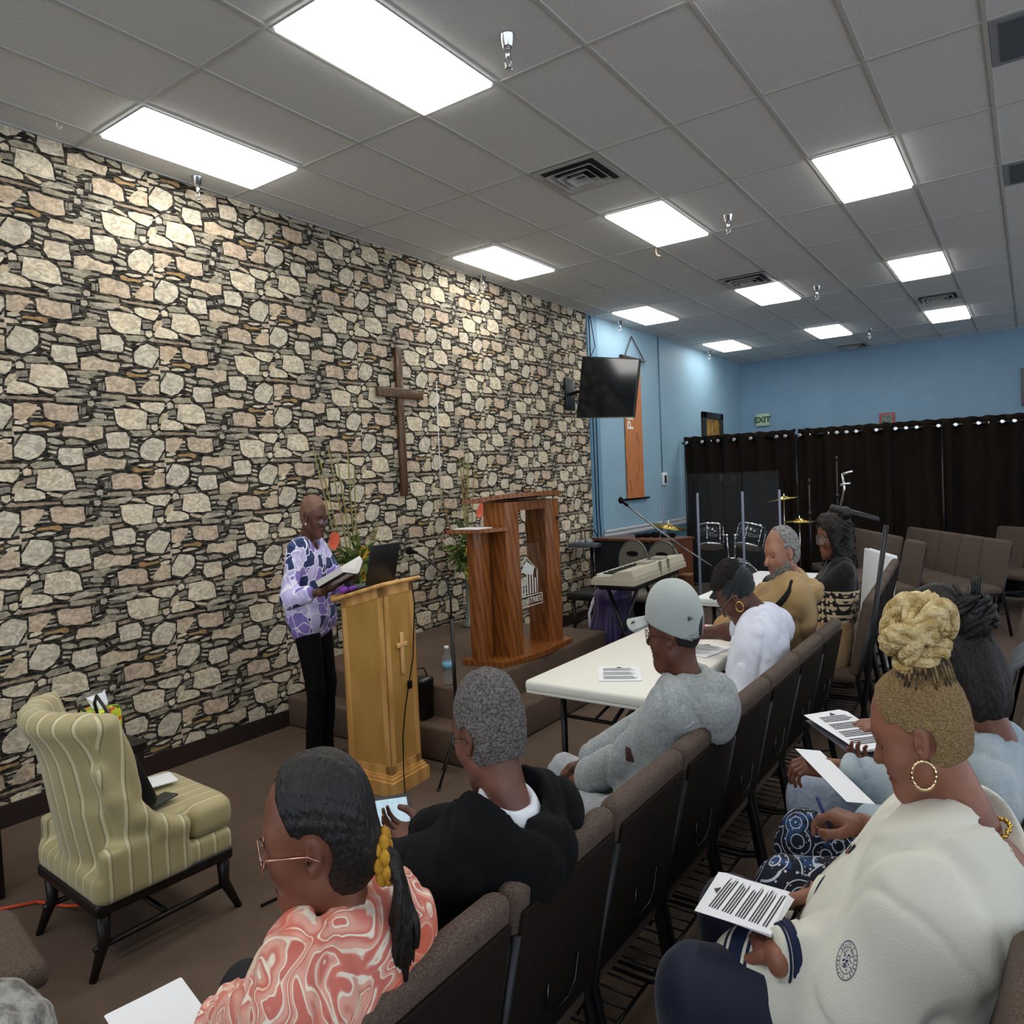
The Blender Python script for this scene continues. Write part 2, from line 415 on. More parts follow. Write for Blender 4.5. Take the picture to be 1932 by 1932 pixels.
grille(GX + 8 * GW, GY + 2 * GL, 'grey square return grille at the top right corner')
grille(GX + 8 * GW, GY + 4 * GL, 'grey square return grille second down on the right edge')
CHROME = mat('chrome', '#d6d8da', .15, 1.0)
sp = None
for x, y, lab in ((-4.16, 2.69, 'by the stone wall below the near light panel'), (-1.85, 2.73, 'at the top, right of the largest light panel'), (-4.2, 5.62, 'along the stone wall below the second panel'),
                  (-1.86, 5.62, 'right of the panel with the hanging wire'), (-4.19, 8.42, 'above the hanging screen'), (-1.86, 8.44, 'small and distant, mid ceiling'),
                  (-1.87, 11.59, 'farthest out in the middle of the ceiling'), (-4.2, 11.57, 'farthest along the blue wall')):
    lab = 'chrome fire sprinkler head ' + lab
    if sp is None:
        sp = thing('sprinkler', lab, 'sprinkler', group='chrome sprinkler heads')
        f = MB(); f.lathe([(.036, 0), (.034, -.004), (.022, -.05), (.018, -.055)], 18); f.build('escutcheon', CHROME, sp)
        f = MB(); f.lathe([(.012, -.05), (.014, -.07), (.01, -.09), (.006, -.10)], 12)
        for s_ in (-1, 1): f.tube([(s_ * .01, 0, -.085), (s_ * .016, 0, -.105), (s_ * .012, 0, -.125), (0, 0, -.14)], .003, 6)
        f.lathe([(.0, -.136), (.017, -.139), (.017, -.142), (.0, -.145)], 14); f.build('sprinkler_head', CHROME, sp)
        sp.matrix_world = T(x, y, CEIL)
    else: dup(sp, T(x, y, CEIL), lab)
f = MB(); f.tube([(-2.60, 5.955, CEIL), (-2.60, 5.955, CEIL - .05), (-2.59, 5.95, CEIL - .075), (-2.56, 5.95, CEIL - .09)], .006, 6)
tag(f.build('hanging_wire', mat('wire_tan', '#c9ab8b', .5)), 'short tan wire end hanging from the corner of a light panel', 'wire')
f = MB(); f.tube([(-4.06, 1.852, CEIL), (-4.06, 1.852, CEIL - .03), (-4.045, 1.86, CEIL - .045), (-4.04, 1.865, CEIL - .03)], .004, 6)
tag(f.build('ceiling_hook', mat('hook_white', '#d8d8d4', .4)), 'small white ceiling hook at the upper left', 'hook')
# ------------------------------------------------------------ smooth solid modelling (signed distances, surface nets)
BIG = 9.0
def nz(P, f, seed=0.0):
    x, y, z = P[..., 0] * f + seed, P[..., 1] * f + seed * 1.7, P[..., 2] * f - seed
    return (np.sin(x * 1.0 + 1.3 * np.sin(y * .9 + .5 * z)) + np.sin(y * 1.13 + 1.1 * np.sin(z * 1.07 + .6 * x) + 2.) + np.sin(z * .93 + 1.2 * np.sin(x * 1.21 + .7 * y) + 4.)) / 3
def s_cap(a, b, r1, r2=None):
    a = np.array(a, float); b = np.array(b, float); r2 = r1 if r2 is None else r2
    def f(P):
        d = b - a; t = np.clip(((P - a) @ d) / max(d @ d, 1e-9), 0, 1)
        return np.sqrt(((P - a - t[..., None] * d) ** 2).sum(-1)) - (r1 + (r2 - r1) * t)
    R = max(r1, r2)
    return f, np.minimum(a - r1, b - r2), np.maximum(a + r1, b + r2)
def s_ell(c, r, M=None):
    c = np.array(c, float); r = np.array(r, float)
    A = None if M is None else np.array(M.to_3x3() if hasattr(M, 'to_3x3') else M, float)
    def f(P):
        q = P - c
        if A is not None: q = q @ A
        k = np.sqrt(((q / r) ** 2).sum(-1)); k2 = np.sqrt(((q / r ** 2) ** 2).sum(-1))
        return k * (k - 1) / np.maximum(k2, 1e-6)
    m = r if A is None else np.full(3, r.max())
    return f, c - m, c + m
def s_box(c, h, rr=.01, M=None):
    c = np.array(c, float); h = np.array(h, float); A = None if M is None else np.array(M.to_3x3() if hasattr(M, 'to_3x3') else M, float)
    def f(P):
        q = P - c
        if A is not None: q = q @ A
        q = np.abs(q) - (h - rr)
        return np.sqrt((np.maximum(q, 0) ** 2).sum(-1)) + np.minimum(q.max(-1), 0) - rr
    m = h if A is None else np.full(3, np.linalg.norm(h))
    return f, c - m, c + m
def s_torus(c, R, r, M=None):
    c = np.array(c, float); A = None if M is None else np.array(M.to_3x3() if hasattr(M, 'to_3x3') else M, float)
    def f(P):
        q = P - c
        if A is not None: q = q @ A
        return np.sqrt((np.sqrt(q[..., 0] ** 2 + q[..., 1] ** 2) - R) ** 2 + q[..., 2] ** 2) - r
    return f, c - R - r, c + R + r
def s_chain(pts, rs):
    """tapering bent limb as several capsules"""
    return [s_cap(pts[i], pts[i + 1], rs[i], rs[i + 1]) for i in range(len(pts) - 1)]
def field(prims, k, vox, sub=(), post=None, grow=0.0, subk=None, pad=0.03):
    lo = np.min([p[1] for p in prims], 0) - pad - grow; hi = np.max([p[2] for p in prims], 0) + pad + grow
    n = np.ceil((hi - lo) / vox).astype(int) + 1
    ax = [lo[i] + vox * np.arange(n[i]) for i in range(3)]
    D = np.full(n, BIG)
    kk = max(k, 1e-6)
    def blk(p, m):
        i0 = np.maximum(0, np.floor((p[1] - m - lo) / vox).astype(int)); i1 = np.minimum(n, np.ceil((p[2] + m - lo) / vox).astype(int) + 1)
        if (i1 <= i0).any(): return None, None
        sl = tuple(slice(a, b) for a, b in zip(i0, i1))
        P = np.stack(np.meshgrid(*[ax[i][sl[i]] for i in range(3)], indexing='ij'), -1)
        return sl, P
    for p in prims:
        sl, P = blk(p, kk + vox * 3 + grow + .01)
        if sl is None: continue
        d = p[0](P) - grow; o = D[sl]
        h = np.maximum(kk - np.abs(o - d), 0) / kk
        D[sl] = np.minimum(o, d) - h * h * kk * .25
    ks = max(subk if subk is not None else .004, 1e-6)
    for p in sub:
        sl, P = blk(p, ks + vox * 2)
        if sl is None: continue
        d = -p[0](P); o = D[sl]
        h = np.maximum(ks - np.abs(o - d), 0) / ks
        D[sl] = np.maximum(o, d) + h * h * ks * .25
    if post is not None:
        P = np.stack(np.meshgrid(*ax, indexing='ij'), -1)
        D = post(P, D)
    D[0], D[-1], D[:, 0], D[:, -1], D[:, :, 0], D[:, :, -1] = BIG, BIG, BIG, BIG, BIG, BIG
    return D, lo
def nets(D, lo, vox):
    S = D < 0
    n = D.shape
    c = np.zeros(tuple(i - 1 for i in n), int)
    for dx in (0, 1):
        for dy in (0, 1):
            for dz in (0, 1): c += S[dx:n[0] - 1 + dx, dy:n[1] - 1 + dy, dz:n[2] - 1 + dz]
    act = (c > 0) & (c < 8)
    idx = np.full(act.shape, -1); I = np.argwhere(act); idx[act] = np.arange(len(I))
    acc = np.zeros((len(I), 3)); cnt = np.zeros(len(I))
    co = [(0, 0, 0), (1, 0, 0), (0, 1, 0), (1, 1, 0), (0, 0, 1), (1, 0, 1), (0, 1, 1), (1, 1, 1)]
    vals = [D[I[:, 0] + a, I[:, 1] + b, I[:, 2] + e] for a, b, e in co]
    for i in range(8):
        for j in range(i + 1, 8):
            df = [abs(co[i][q] - co[j][q]) for q in range(3)]
            if sum(df) != 1: continue
            a, b = vals[i], vals[j]; m = (a < 0) != (b < 0)
            t = np.where(m, a / np.where(a == b, 1, a - b), 0)
            p = np.array(co[i])[None] + t[:, None] * (np.array(co[j]) - np.array(co[i]))[None]
            acc[m] += p[m]; cnt[m] += 1
    V = lo + (I + acc / cnt[:, None]) * vox
    F = []
    for axis in range(3):
        o = [q for q in range(3) if q != axis]
        sl0 = [slice(None)] * 3; sl1 = [slice(None)] * 3
        sl0[axis] = slice(0, n[axis] - 1); sl1[axis] = slice(1, n[axis])
        for q in o: sl0[q] = slice(1, n[q] - 1); sl1[q] = slice(1, n[q] - 1)
        A, B = S[tuple(sl0)], S[tuple(sl1)]
        for flip, M in ((False, A & ~B), (True, ~A & B)):
            E = np.argwhere(M)
            if not len(E): continue
            E = E.copy(); E[:, o[0]] += 1; E[:, o[1]] += 1
            q = []
            for a, b in ((0, 0), (1, 0), (1, 1), (0, 1)):
                K = E.copy(); K[:, o[0]] -= a; K[:, o[1]] -= b; q.append(idx[K[:, 0], K[:, 1], K[:, 2]])
            Q = np.stack(q, 1)
            if flip ^ (axis == 1): Q = Q[:, ::-1]
            F.append(Q)
    return V, np.concatenate(F) if F else np.zeros((0, 4), int)
def solid(prims, k=.02, vox=.01, sub=(), post=None, grow=0.0, subk=None, smooth=1, xf=None, disp=None, pad=.03):
    D, lo = field(prims, k, vox, sub, post, grow, subk, pad)
    V, F = nets(D, lo, vox)
    for _ in range(smooth):
        S = np.zeros_like(V); C = np.zeros(len(V))
        for a in range(4):
            b = (a + 1) % 4
            np.add.at(S, F[:, a], V[F[:, b]]); np.add.at(C, F[:, a], 1); np.add.at(S, F[:, b], V[F[:, a]]); np.add.at(C, F[:, b], 1)
        V = V * .5 + .5 * S / np.maximum(C, 1)[:, None]
    if disp is not None: V = disp(V)
    return V, F
def solid_obj(name, parts, mats, parent=None, xf=None, mid=None, **props):
    """parts: list of (V, F); one mesh object"""
    vs = []; fs = []; o = 0
    for V, F in parts:
        vs.append(V); fs.append(F + o); o += len(V)
    V = np.concatenate(vs); F = np.concatenate(fs)
    mi = None
    if mid is not None: mi = mid(V[F].mean(1), F).astype(np.int32)
    if xf is not None: V = xf(V)
    me = bpy.data.meshes.new(name); me.from_pydata(V.tolist(), [], F.tolist())
    for m in (mats if isinstance(mats, (list, tuple)) else [mats]): me.materials.append(m)
    if mi is not None: me.polygons.foreach_set('material_index', mi)
    me.polygons.foreach_set('use_smooth', np.ones(len(me.polygons), bool)); me.update()
    return link(name, me, parent, **props)
# ------------------------------------------------------------ materials of the furniture
def m_fabric():
    g = NG('brown_fabric', .95)
    n = g.noise(240, 2, g.mapping(scale=(1, 1, 2.2)))[0]; k = g.noise(5, 3)[0]
    c = g.mix(g.ramp(n, .35, .65), '#3f342d', '#66574d'); c = g.mix(g.math('MULTIPLY', g.ramp(k, .4, .7), .25), c, '#5c4a3e')
    g.color(c); g.bump(n, .4, .003); return g.m
FAB = m_fabric()
FAB_BK = mat('chair_shell_shaded', '#17110e', .9, c2='#241b16', ns=180, spec=.2)  # rear of the brown fabric, near-black because shade is put into the colour
STEEL = mat('black_steel', '#101114', .38, spec=.5)
BLACK = mat('black_plastic', '#0c0c0e', .45)
SEAM = mat('black_matte', '#08080a', .85, spec=.2)
WHITEP = mat('table_plastic', '#e2e1d6', .45, bump=.12, bs=260)
WHITEP2 = mat('table_plastic_white', '#e8ecec', .4)
def m_wood(name, a, b_, sc=(2, 2, .35), rough=.4, ns=6.0):
    g = NG(name, rough, coat=.15)
    v = g.mapping(scale=sc)
    w = g.n('TexWave', {'Vector': v, 'Scale': ns, 'Distortion': 5.0, 'Detail': 3.0, 'Detail Scale': 1.4}, wave_type='BANDS', bands_direction='DIAGONAL').outputs['Fac']
    n = g.noise(40, 4, g.mapping(scale=(sc[0] * 4, sc[1] * 4, sc[2] * .6)))[0]
    f = g.math('MULTIPLY', g.math('ADD', w, n), .5)
    g.color(g.mix(g.ramp(f, .3, .75), a, b_)); return g.m
OAK = m_wood('oak_veneer', '#8e5424', '#6d3c16')
MAPLE = m_wood('maple_frame', '#d8a763', '#c2904d', sc=(1.4, 1.4, .25), ns=4)
MAPLEP = mat('maple_panel', '#c0954f', .4, c2='#b08441', ns=7, stretch=(1, 1, .5), coat=.1)
WALN = m_wood('cabinet_wood', '#6b3c1f', '#4c2812')
DOAK = m_wood('cross_wood', '#5d4122', '#402b14', sc=(3, 3, .5))
ESP = mat('espresso_wood', '#15100e', .35)
PAPER = mat('paper', '#e9ebee', .7)
INK = mat('ink', '#3a3c42', .8)

# ------------------------------------------------------------ padded stacking chair, modelled once (front towards -x)
def shear(mb, z0, k):
    mb.v = [(x - (z0 - z) * k if z > .3 else x, y, z) for x, y, z in mb.v]
def make_chair(label):
    t = thing('stacking_chair', label, 'chair')
    b = MB(); b.rbox((-.062, -.2035, .44), (0, .2035, .895), .03, seg=4)
    b.v = [(x - .012 * math.cos(y * 7) * (z > .7), y, z + .012 * math.cos(y * 7.5) * (z > .8)) for x, y, z in b.v]
    shear(b, .9, .2); b.build('backrest', FAB, t)
    b = MB(); b.rbox((-.004, -.185, .47), (.006, .185, .845), .004); shear(b, .9, .2)
    b.build('back_shell', FAB_BK, t)
    b = MB(); b.rbox((-.53, -.2035, .395), (-.10, .2035, .485), .034, seg=4)
    b.v = [(x, y, z - max(0, (-.42 - x)) * .28 - .012 * (abs(y) > .15) * (z > .45)) for x, y, z in b.v]
    b.build('seat', FAB, t)
    for s in (-1, 1):
        b = MB(); b.tube([(-.03 - .0, s * .186, .80), (-.105, s * .186, .43), (-.098, s * .186, .40), (-.03, s * .186, .0)], .0125, 8, flat=1.2)
        b.build('leg', STEEL, t)
        b = MB(); b.tube([(-.12, s * .180, .385), (-.46, s * .180, .375), (-.475, s * .180, .35), (-.50, s * .182, .0)], .011, 8)
        b.build('leg', STEEL, t)
    b = MB()
    for z in (.20,): 
        for x in (-.14, -.44): b.tube([(x, -.187, z), (x, .187, z)], .006, 6)
        for k in range(7): b.tube([(-.14, -.16 + k * .053, z), (-.44, -.16 + k * .053, z)], .0035, 5)
    for s in (-1, 1): b.tube([(-.062, s * .187, .22), (-.14, s * .187, .2), (-.44, s * .187, .2), (-.485, s * .188, .2)], .006, 6)
    b.build('book_rack', STEEL, t)
    b = MB(); b.tube([(.012, -.06, .62), (.016, -.058, .56), (.018, -.03, .535), (.018, .03, .535), (.016, .058, .56), (.012, .06, .62)], .0025, 6); shear(b, .9, .2)
    b.build('card_loop', mat('dull_chrome', '#55565a', .3, 1.0), t)
    return t
chair0 = None
def chair(x, y, a, label, group):
    """a = 0: front towards -x"""
    global chair0
    M = T(x, y, 0) @ rz(a)
    if chair0 is None:
        chair0 = make_chair(label); chair0['group'] = group; chair0.matrix_world = M; return chair0
    return dup(chair0, M, label, group)
GA = 'brown padded chairs of the front row'
ordi = ['first', 'second', 'third', 'fourth', 'fifth', 'sixth', 'seventh', 'eighth', 'ninth', 'tenth']
who = {0: 'behind the man in the tan hoodie', 1: 'in the front row, empty, second from its far end', 2: 'behind the woman in the white T-shirt', 3: 'in the front row, empty, fourth from its far end',
       4: 'behind the man in the grey hoodie and cap', 5: 'between the men in grey hoodie and black hoodie', 6: 'behind the man in the black hoodie', 7: 'behind the woman in the orange shirt',
       8: 'in the front row, nearest at the bottom edge'}
for i in range(9): chair(-.775, 3.728 - .409 * i, 0, 'brown padded stacking chair ' + who[i], GA)
GB = 'brown padded chairs of the second front row'
for i in range(5): chair(-.74 - .03 * i, 4.72 + .42 * i, .07, 'brown padded chair beyond the microphone stand, ' + ['nearest, behind the woman with curly hair', 'second of five', 'third of five', 'fourth of five', 'farthest of five'][i], GB)
GC = 'brown padded chairs of the right-hand row'
nm = ['at the right edge, nearest of the row', 'holding the woman in the white sweatshirt', 'holding the woman in the denim jacket', 'holding the person in olive with cornrows',
      'with a grey jacket hanging on its back', 'empty, just behind the braided bun', 'empty, second behind the braided bun', 'empty, third behind the braided bun', 'empty, fourth behind the braided bun']
for i in range(9): chair(.035, 1.225 + .411 * i + (.0 if i < 4 else .45), 0, 'brown padded stacking chair ' + nm[i], GC)
GD = 'brown padded chairs angled in the background'
def rowof(p, q, n, lab, gap=0):
    d = Vector((q[0] - p[0], q[1] - p[1])); L = d.length; d /= L
    a = math.atan2(-d.x, d.y)
    # chair faces -x turned by a
    for k in range(n):
        u = (k + .5) * .414 + (gap if k >= gap and False else 0)
        c = (p[0] + d.x * u, p[1] + d.y * u)
        chair(c[0], c[1], a, lab % ordi[n - 1 - k] , GD)
rowof((-.14, 8.25), (-1.34, 10.28), 5, 'brown padded chair in the five-chair row before the curtain, %s from the left')
rowof((-1.085, 8.58), (-1.84, 9.98), 4, 'brown padded chair of the row behind the folded table, %s from the left')
chair(-.915, 8.21, math.atan2(.48, .88), 'single brown padded chair standing apart in front of the five-chair row', GD)
rowof((.30, 9.62), (-.38, 10.25), 2, 'brown padded chair at the far right before the curtain, %s from the left')
chair(-2.40, .32, 4.55, 'brown padded chair at the bottom left corner, seat cushion showing', GD)

# ------------------------------------------------------------ folding tables
def folding_table(x0, x1, y0, y1, z, label, m):
    t = thing('folding_table', label, 'table', ((x0 + x1) / 2, (y0 + y1) / 2, 0))
    b = MB(); b.rbox((x0, y0, z - .048), (x1, y1, z), .014, seg=3)
    b.rbox((x0 + .004, y0 + .004, z - .058), (x1 - .004, y1 - .004, z - .04), .006)
    b.build('tabletop', m, t)
    for s in (0, 1):
        yy = y0 + .20 if s == 0 else y1 - .20; yb = yy + (.38 if s == 0 else -.38)
        for xx in (x0 + .07, x1 - .07):
            b = MB(); b.tube([(xx, yy, z - .05), (xx, yy, 0)], .0145, 10); b.build('leg', STEEL, t)
        b = MB()
        b.tube([(x0 + .07, yy, .14), (x1 - .07, yy, .14)], .010, 8); b.tube([(x0 + .07, yy, z - .2), (x1 - .07, yy, z - .2)], .009, 8)
        xm = (x0 + x1) / 2
        b.tube([(xm, yy, z - .2), (xm, yy + (yb - yy) * .55, z - .12), (xm, yb, z - .05)], .009, 8)
        b.tube([(xm - .09, yy, z - .2), (xm - .02, yb, z - .052)], .007, 6)
        b.build('brace', STEEL, t)
    b = MB(); b.box((x0 + .05, y0 + .05, z - .075), (x0 + .07, y1 - .05, z - .055)); b.box((x1 - .07, y0 + .05, z - .075), (x1 - .05, y1 - .05, z - .055))
    b.build('side_rail', STEEL, t)
    return t
folding_table(-1.80, -1.17, 2.58, 4.02, .79, 'cream folding table in front of the man in the cap', WHITEP)
folding_table(-1.93, -1.28, 4.86, 6.35, .79, 'white folding table in front of the man in the tan hoodie', WHITEP2)
# folded table leaning behind the curly haired woman
t = thing('folded_table', 'white folded plastic table standing on edge behind the curly haired woman', 'table', (-1.15, 6.9, 0))
Mt = frame_M((-1.28, 7.15, .0), (.30, -.60, 0), (.05, .1, 1))
b = MB(); b.rbox((0, 0, -.03), (.64, .92, 0), .012, M=Mt); b.rbox((0, 0, .006), (.64, .92, .036), .012, M=Mt); b.build('tabletop', WHITEP2, t)

# ------------------------------------------------------------ maple lectern in front
L0 = (-3.06, 2.66, 0)
t = thing('lectern', 'light maple lectern with a small cross on its front panel', 'lectern', L0)
W, Dp = .25, .31     # along y, along x
ML = T(-3.115, 2.735, 0) @ rz(.06)
def lz(x): return 1.035 + .27 * x      # slanted top, high towards the audience
b = MB()
for k, (g, z0, z1) in enumerate(((.03, 0, .075), (.018, .075, .092), (.008, .092, .105))): b.box((-g, -g, z0), (Dp + g, W + g, z1), M=ML)
b.build('plinth', MAPLE, t)
b = MB(); b.add([ML @ Vector(v) for v in [(.004, .004, .1), (Dp - .004, .004, .1), (Dp - .004, W - .004, .1), (.004, W - .004, .1), (.004, .004, lz(0)), (Dp - .004, .004, lz(Dp)), (Dp - .004, W - .004, lz(Dp)), (.004, W - .004, lz(0))]],
    [(0, 3, 2, 1), (4, 5, 6, 7), (0, 1, 5, 4), (1, 2, 6, 5), (2, 3, 7, 6), (3, 0, 4, 7)]); b.build('panel', MAPLEP, t)
b = MB()
for x, y in ((0, 0), (Dp, 0), (Dp, W), (0, W)):
    sx = 1 if x == 0 else -1; sy = 1 if y == 0 else -1
    b.box((min(x, x + sx * .042), min(y, y + sy * .006), .1), (max(x, x + sx * .042), max(y, y + sy * .006), lz(x) - .002), M=ML)
    b.box((min(x, x + sx * .006), min(y, y + sy * .042), .1), (max(x, x + sx * .006), max(y, y + sy * .042), lz(x) - .002), M=ML)
for z0, z1 in ((.1, .15),): 
    b.box((0, -.0, z0), (Dp, .006, z1), M=ML); b.box((Dp - .006, 0, z0), (Dp, W, z1), M=ML)
b.box((Dp - .006, 0, lz(Dp) - .05), (Dp, W, lz(Dp)), M=ML)
b.add([ML @ Vector(v) for v in [(0, 0, lz(0) - .05), (Dp, 0, lz(Dp) - .05), (Dp, 0, lz(Dp)), (0, 0, lz(0)), (0, .006, lz(0) - .05), (Dp, .006, lz(Dp) - .05), (Dp, .006, lz(Dp)), (0, .006, lz(0))]],
      [(0, 1, 2, 3), (7, 6, 5, 4), (0, 4, 5, 1), (3, 2, 6, 7)])
b.build('frame', MAPLE, t)
b = MB()
TT = ML @ Matrix.Translation((0, 0, lz(0))) @ Matrix.Rotation(-math.atan(.27), 4, 'Y')
b.rbox((-.045, -.035, 0), (Dp + .045, W + .035, .022), .008, M=TT); b.box((-.045, -.03, .022), (-.035, W + .03, .036), M=TT)
b.build('top', MAPLE, t)
b = MB(); cxm = ML @ Vector((Dp, W * .5, .78))
b.rbox((Dp, W * .5 - .012, .63), (Dp + .012, W * .5 + .012, .855), .003, M=ML); b.rbox((Dp, W * .5 - .04, .775), (Dp + .013, W * .5 + .04, .80), .003, M=ML)
b.build('cross', mat('cross_light', '#e3b57b', .4), t)
# laptop on the lectern
t = thing('laptop', 'open black laptop seen from behind on the maple lectern', 'laptop', tuple(TT @ Vector((.15, .25, .022))))
b = MB(); b.rbox((.02, .01, .023), (.20, .24, .035), .004, M=TT); b.build('keyboard_base', BLACK, t)
LH = TT @ Matrix.Translation((.195, .01, .034)) @ Matrix.Rotation(math.radians(29), 4, 'Y')
b = MB(); b.rbox((-.004, 0, 0), (.006, .235, .225), .004, M=LH); b.build('lid', mat('laptop_black', '#121315', .35), t)
b = MB(); b.box((-.006, .010, .012), (-.0045, .225, .213), M=LH); b.build('screen', mat('laptop_screen', '#20262c', .2, emit='#9fb4c8', es=.3), t)
b = MB(); b.ball(tuple(TT @ Vector((.02, .02, .05))), (.03, .03, .022)); b.ball(tuple(TT @ Vector((.05, .06, .045))), (.022, .03, .018))
tag(b.build('purple_cloth', mat('purple_satin', '#7a3a9c', .4)), 'small crumpled purple cloth on the maple lectern beside the open book', 'cloth')
b = MB(); pts = [(Dp + .012, W - .03, 1.12), (Dp + .02, W - .02, 1.0), (Dp + .016, W - .05, .7), (Dp + .014, W - .13, .45), (Dp + .02, W - .17, .3), (Dp + .03, W - .19, .12), (Dp + .06, W - .22, .004), (Dp + .3, W - .5, .004)]
b.tube([ML @ Vector(p) for p in pts], .0035, 6); q = ML @ Vector((Dp + .018, W - .09, .56)); b.rbox((q.x - .01, q.y - .012, q.z - .022), (q.x + .008, q.y + .012, q.z + .022), .004)
tag(b.build('laptop_cable', SEAM), 'thin black cable hanging down the front of the maple lectern', 'cable')

# ------------------------------------------------------------ oak pulpit on the platform
t = thing('pulpit', 'tall oak pulpit with open centre and side shelf on the carpeted platform', 'pulpit', (-3.04, 4.3, .4))
zb = .401
b = MB(); b.prism([(-3.22, 3.88), (-2.90, 3.93), (-2.86, 4.10), (-2.84, 4.40), (-2.88, 4.80), (-3.16, 4.86), (-3.24, 4.60)], zb, zb + .035); b.build('base', OAK, t)
def column(pts, z0, z1):
    b = MB(); b.prism(pts, z0, z1); b.build('column', OAK, t)
column([(-3.15, 4.10), (-2.955, 4.085), (-2.925, 4.12), (-2.925, 4.205), (-3.13, 4.225)], zb + .035, 1.505)
column([(-3.15, 4.62), (-2.965, 4.61), (-2.925, 4.65), (-2.93, 4.745), (-3.13, 4.76)], zb + .035, 1.505)
column([(-3.17, 3.925), (-3.095, 3.905), (-3.05, 3.93), (-3.06, 4.03), (-3.15, 4.05)], zb + .035, 1.31)
b = MB()
P = [(-3.24, 3.98), (-2.94, 4.07), (-2.86, 4.30), (-2.86, 4.55), (-2.93, 4.80), (-3.24, 4.86)]
n = len(P); zs = lambda x, k: 1.50 + k + .10 * (x + 3.24)
b.add([(x, y, zs(x, 0)) for x, y in P] + [(x, y, zs(x, .03)) for x, y in P], [tuple(range(n))[::-1], tuple(range(n, 2 * n))] + [(i, (i + 1) % n, n + (i + 1) % n, n + i) for i in range(n)]); b.build('top', OAK, t)
b = MB(); b.box((-3.17, 4.2, 1.44), (-2.95, 4.65, 1.505)); b.build('apron', OAK, t)
b = MB(); b.prism([(-3.24, 3.80), (-3.02, 3.84), (-2.95, 3.94), (-2.93, 4.16), (-3.16, 4.19), (-3.24, 4.0)], 1.312, 1.336); b.build('shelf', OAK, t)
b = MB(); b.ball((-2.91, 4.70, 1.36), (.012, .012, .014)); b.build('knob', ESP, t)
GL_ = mat('clear_acrylic', '#ffffff', .02, trans=1.0, ior=1.15, spec=.4)
b = MB(); b.box((-2.975, 4.205, .62), (-2.970, 4.64, 1.44)); gl = b.build('glass_panel', GL_, t)
ETCH = mat('etched_white', '#cfd6cf', .6)
b = MB(); Xg = -2.967
def seg(p, q, w=.0035): b.tube([(Xg, p[0], p[1]), (Xg, q[0], q[1])], w, 5)
seg((4.24, .93), (4.24, 1.02)); seg((4.20, .99), (4.34, 1.10)); seg((4.34, 1.10), (4.49, .985)); seg((4.475, .99), (4.475, .82))
for p, q in (((4.21, .82), (4.53, .82)), ((4.53, .82), (4.53, .745)), ((4.53, .745), (4.21, .745)), ((4.21, .745), (4.21, .82))): seg(p, q)
for k in range(6): b.box((Xg - .001, 4.27 + k * .034, .83), (Xg + .0005, 4.285 + k * .034, .99 - abs(k - 2.5) * .02))
b.prism([(4.27, 1.0), (4.42, .96), (4.44, 1.02), (4.34, 1.07)], 0, .001, M=frame_M((Xg, 0, 0), (0, 1, 0), (0, 0, 1)))
text_mesh('MINISTRIES', .058, frame_M((Xg, 4.37, .782), (0, 1, 0), (0, 0, 1)), b)
b.build('etched_logo', ETCH, gl)
b = MB(); b.box((-3.20, 3.83, 1.337), (-3.0, 4.0, 1.343), M=None); tag(b.build('paper_sheet', PAPER), 'white paper lying on the side shelf of the oak pulpit', 'paper')

# ------------------------------------------------------------ wooden cross on the wall
t = thing('wall_cross', 'large dark wooden cross hanging on the stone-patterned wall', 'cross', (WX + .02, 4.49, 1.5))
b = MB(); b.rbox((WX + .006, 4.455, 1.565), (WX + .04, 4.525, 2.79), .006); b.build('upright', DOAK, t)
b = MB(); b.rbox((WX + .012, 4.225, 2.37), (WX + .05, 4.755, 2.45), .006); b.build('crossbar', DOAK, t)

# ------------------------------------------------------------ hanging screen with its bracket
t = thing('television', 'black flat television hanging tilted beside the stone wall', 'television', (-3.45, 6.6, 2.5))
A, B_, C_, D_ = Vector((-3.92, 6.96, 2.95)), Vector((-3.28, 7.02, 2.845)), Vector((-3.33, 6.93, 2.245)), Vector((-4.02, 6.96, 2.30))
nrm = (B_ - A).cross(D_ - A).normalized(); nrm = nrm if nrm.y < 0 else -nrm
b = MB(); off = -nrm * .04; vs = [A, B_, C_, D_] + [v + off for v in (A, B_, C_, D_)]
b.add(vs, [(0, 1, 2, 3), (7, 6, 5, 4), (0, 4, 5, 1), (1, 5, 6, 2), (2, 6, 7, 3), (3, 7, 4, 0)]); b.build('case', BLACK, t)
b = MB(); ce = (A + B_ + C_ + D_) / 4; b.add([ce + (v - ce) * .965 + nrm * .002 for v in (A, B_, C_, D_)], [(0, 1, 2, 3)]); b.build('screen', mat('tv_screen', '#0b1016', .12), t)
b = MB(); b.tube([D_ + (0.02 * (C_ - D_)) + nrm * .003, C_ + nrm * .003], .006, 6); b.build('trim', mat('tv_trim', '#85898c', .3, .8), t)
b = MB(); m_ = ce + off; b.rbox((WX + .005, m_.y + .15, 2.42), (WX + .03, m_.y + .35, 2.78), .004); b.tube([(WX + .02, m_.y + .25, 2.6), (-3.98, 7.15, 2.62), tuple(m_)], .018, 8); b.build('wall_bracket', STEEL, t)

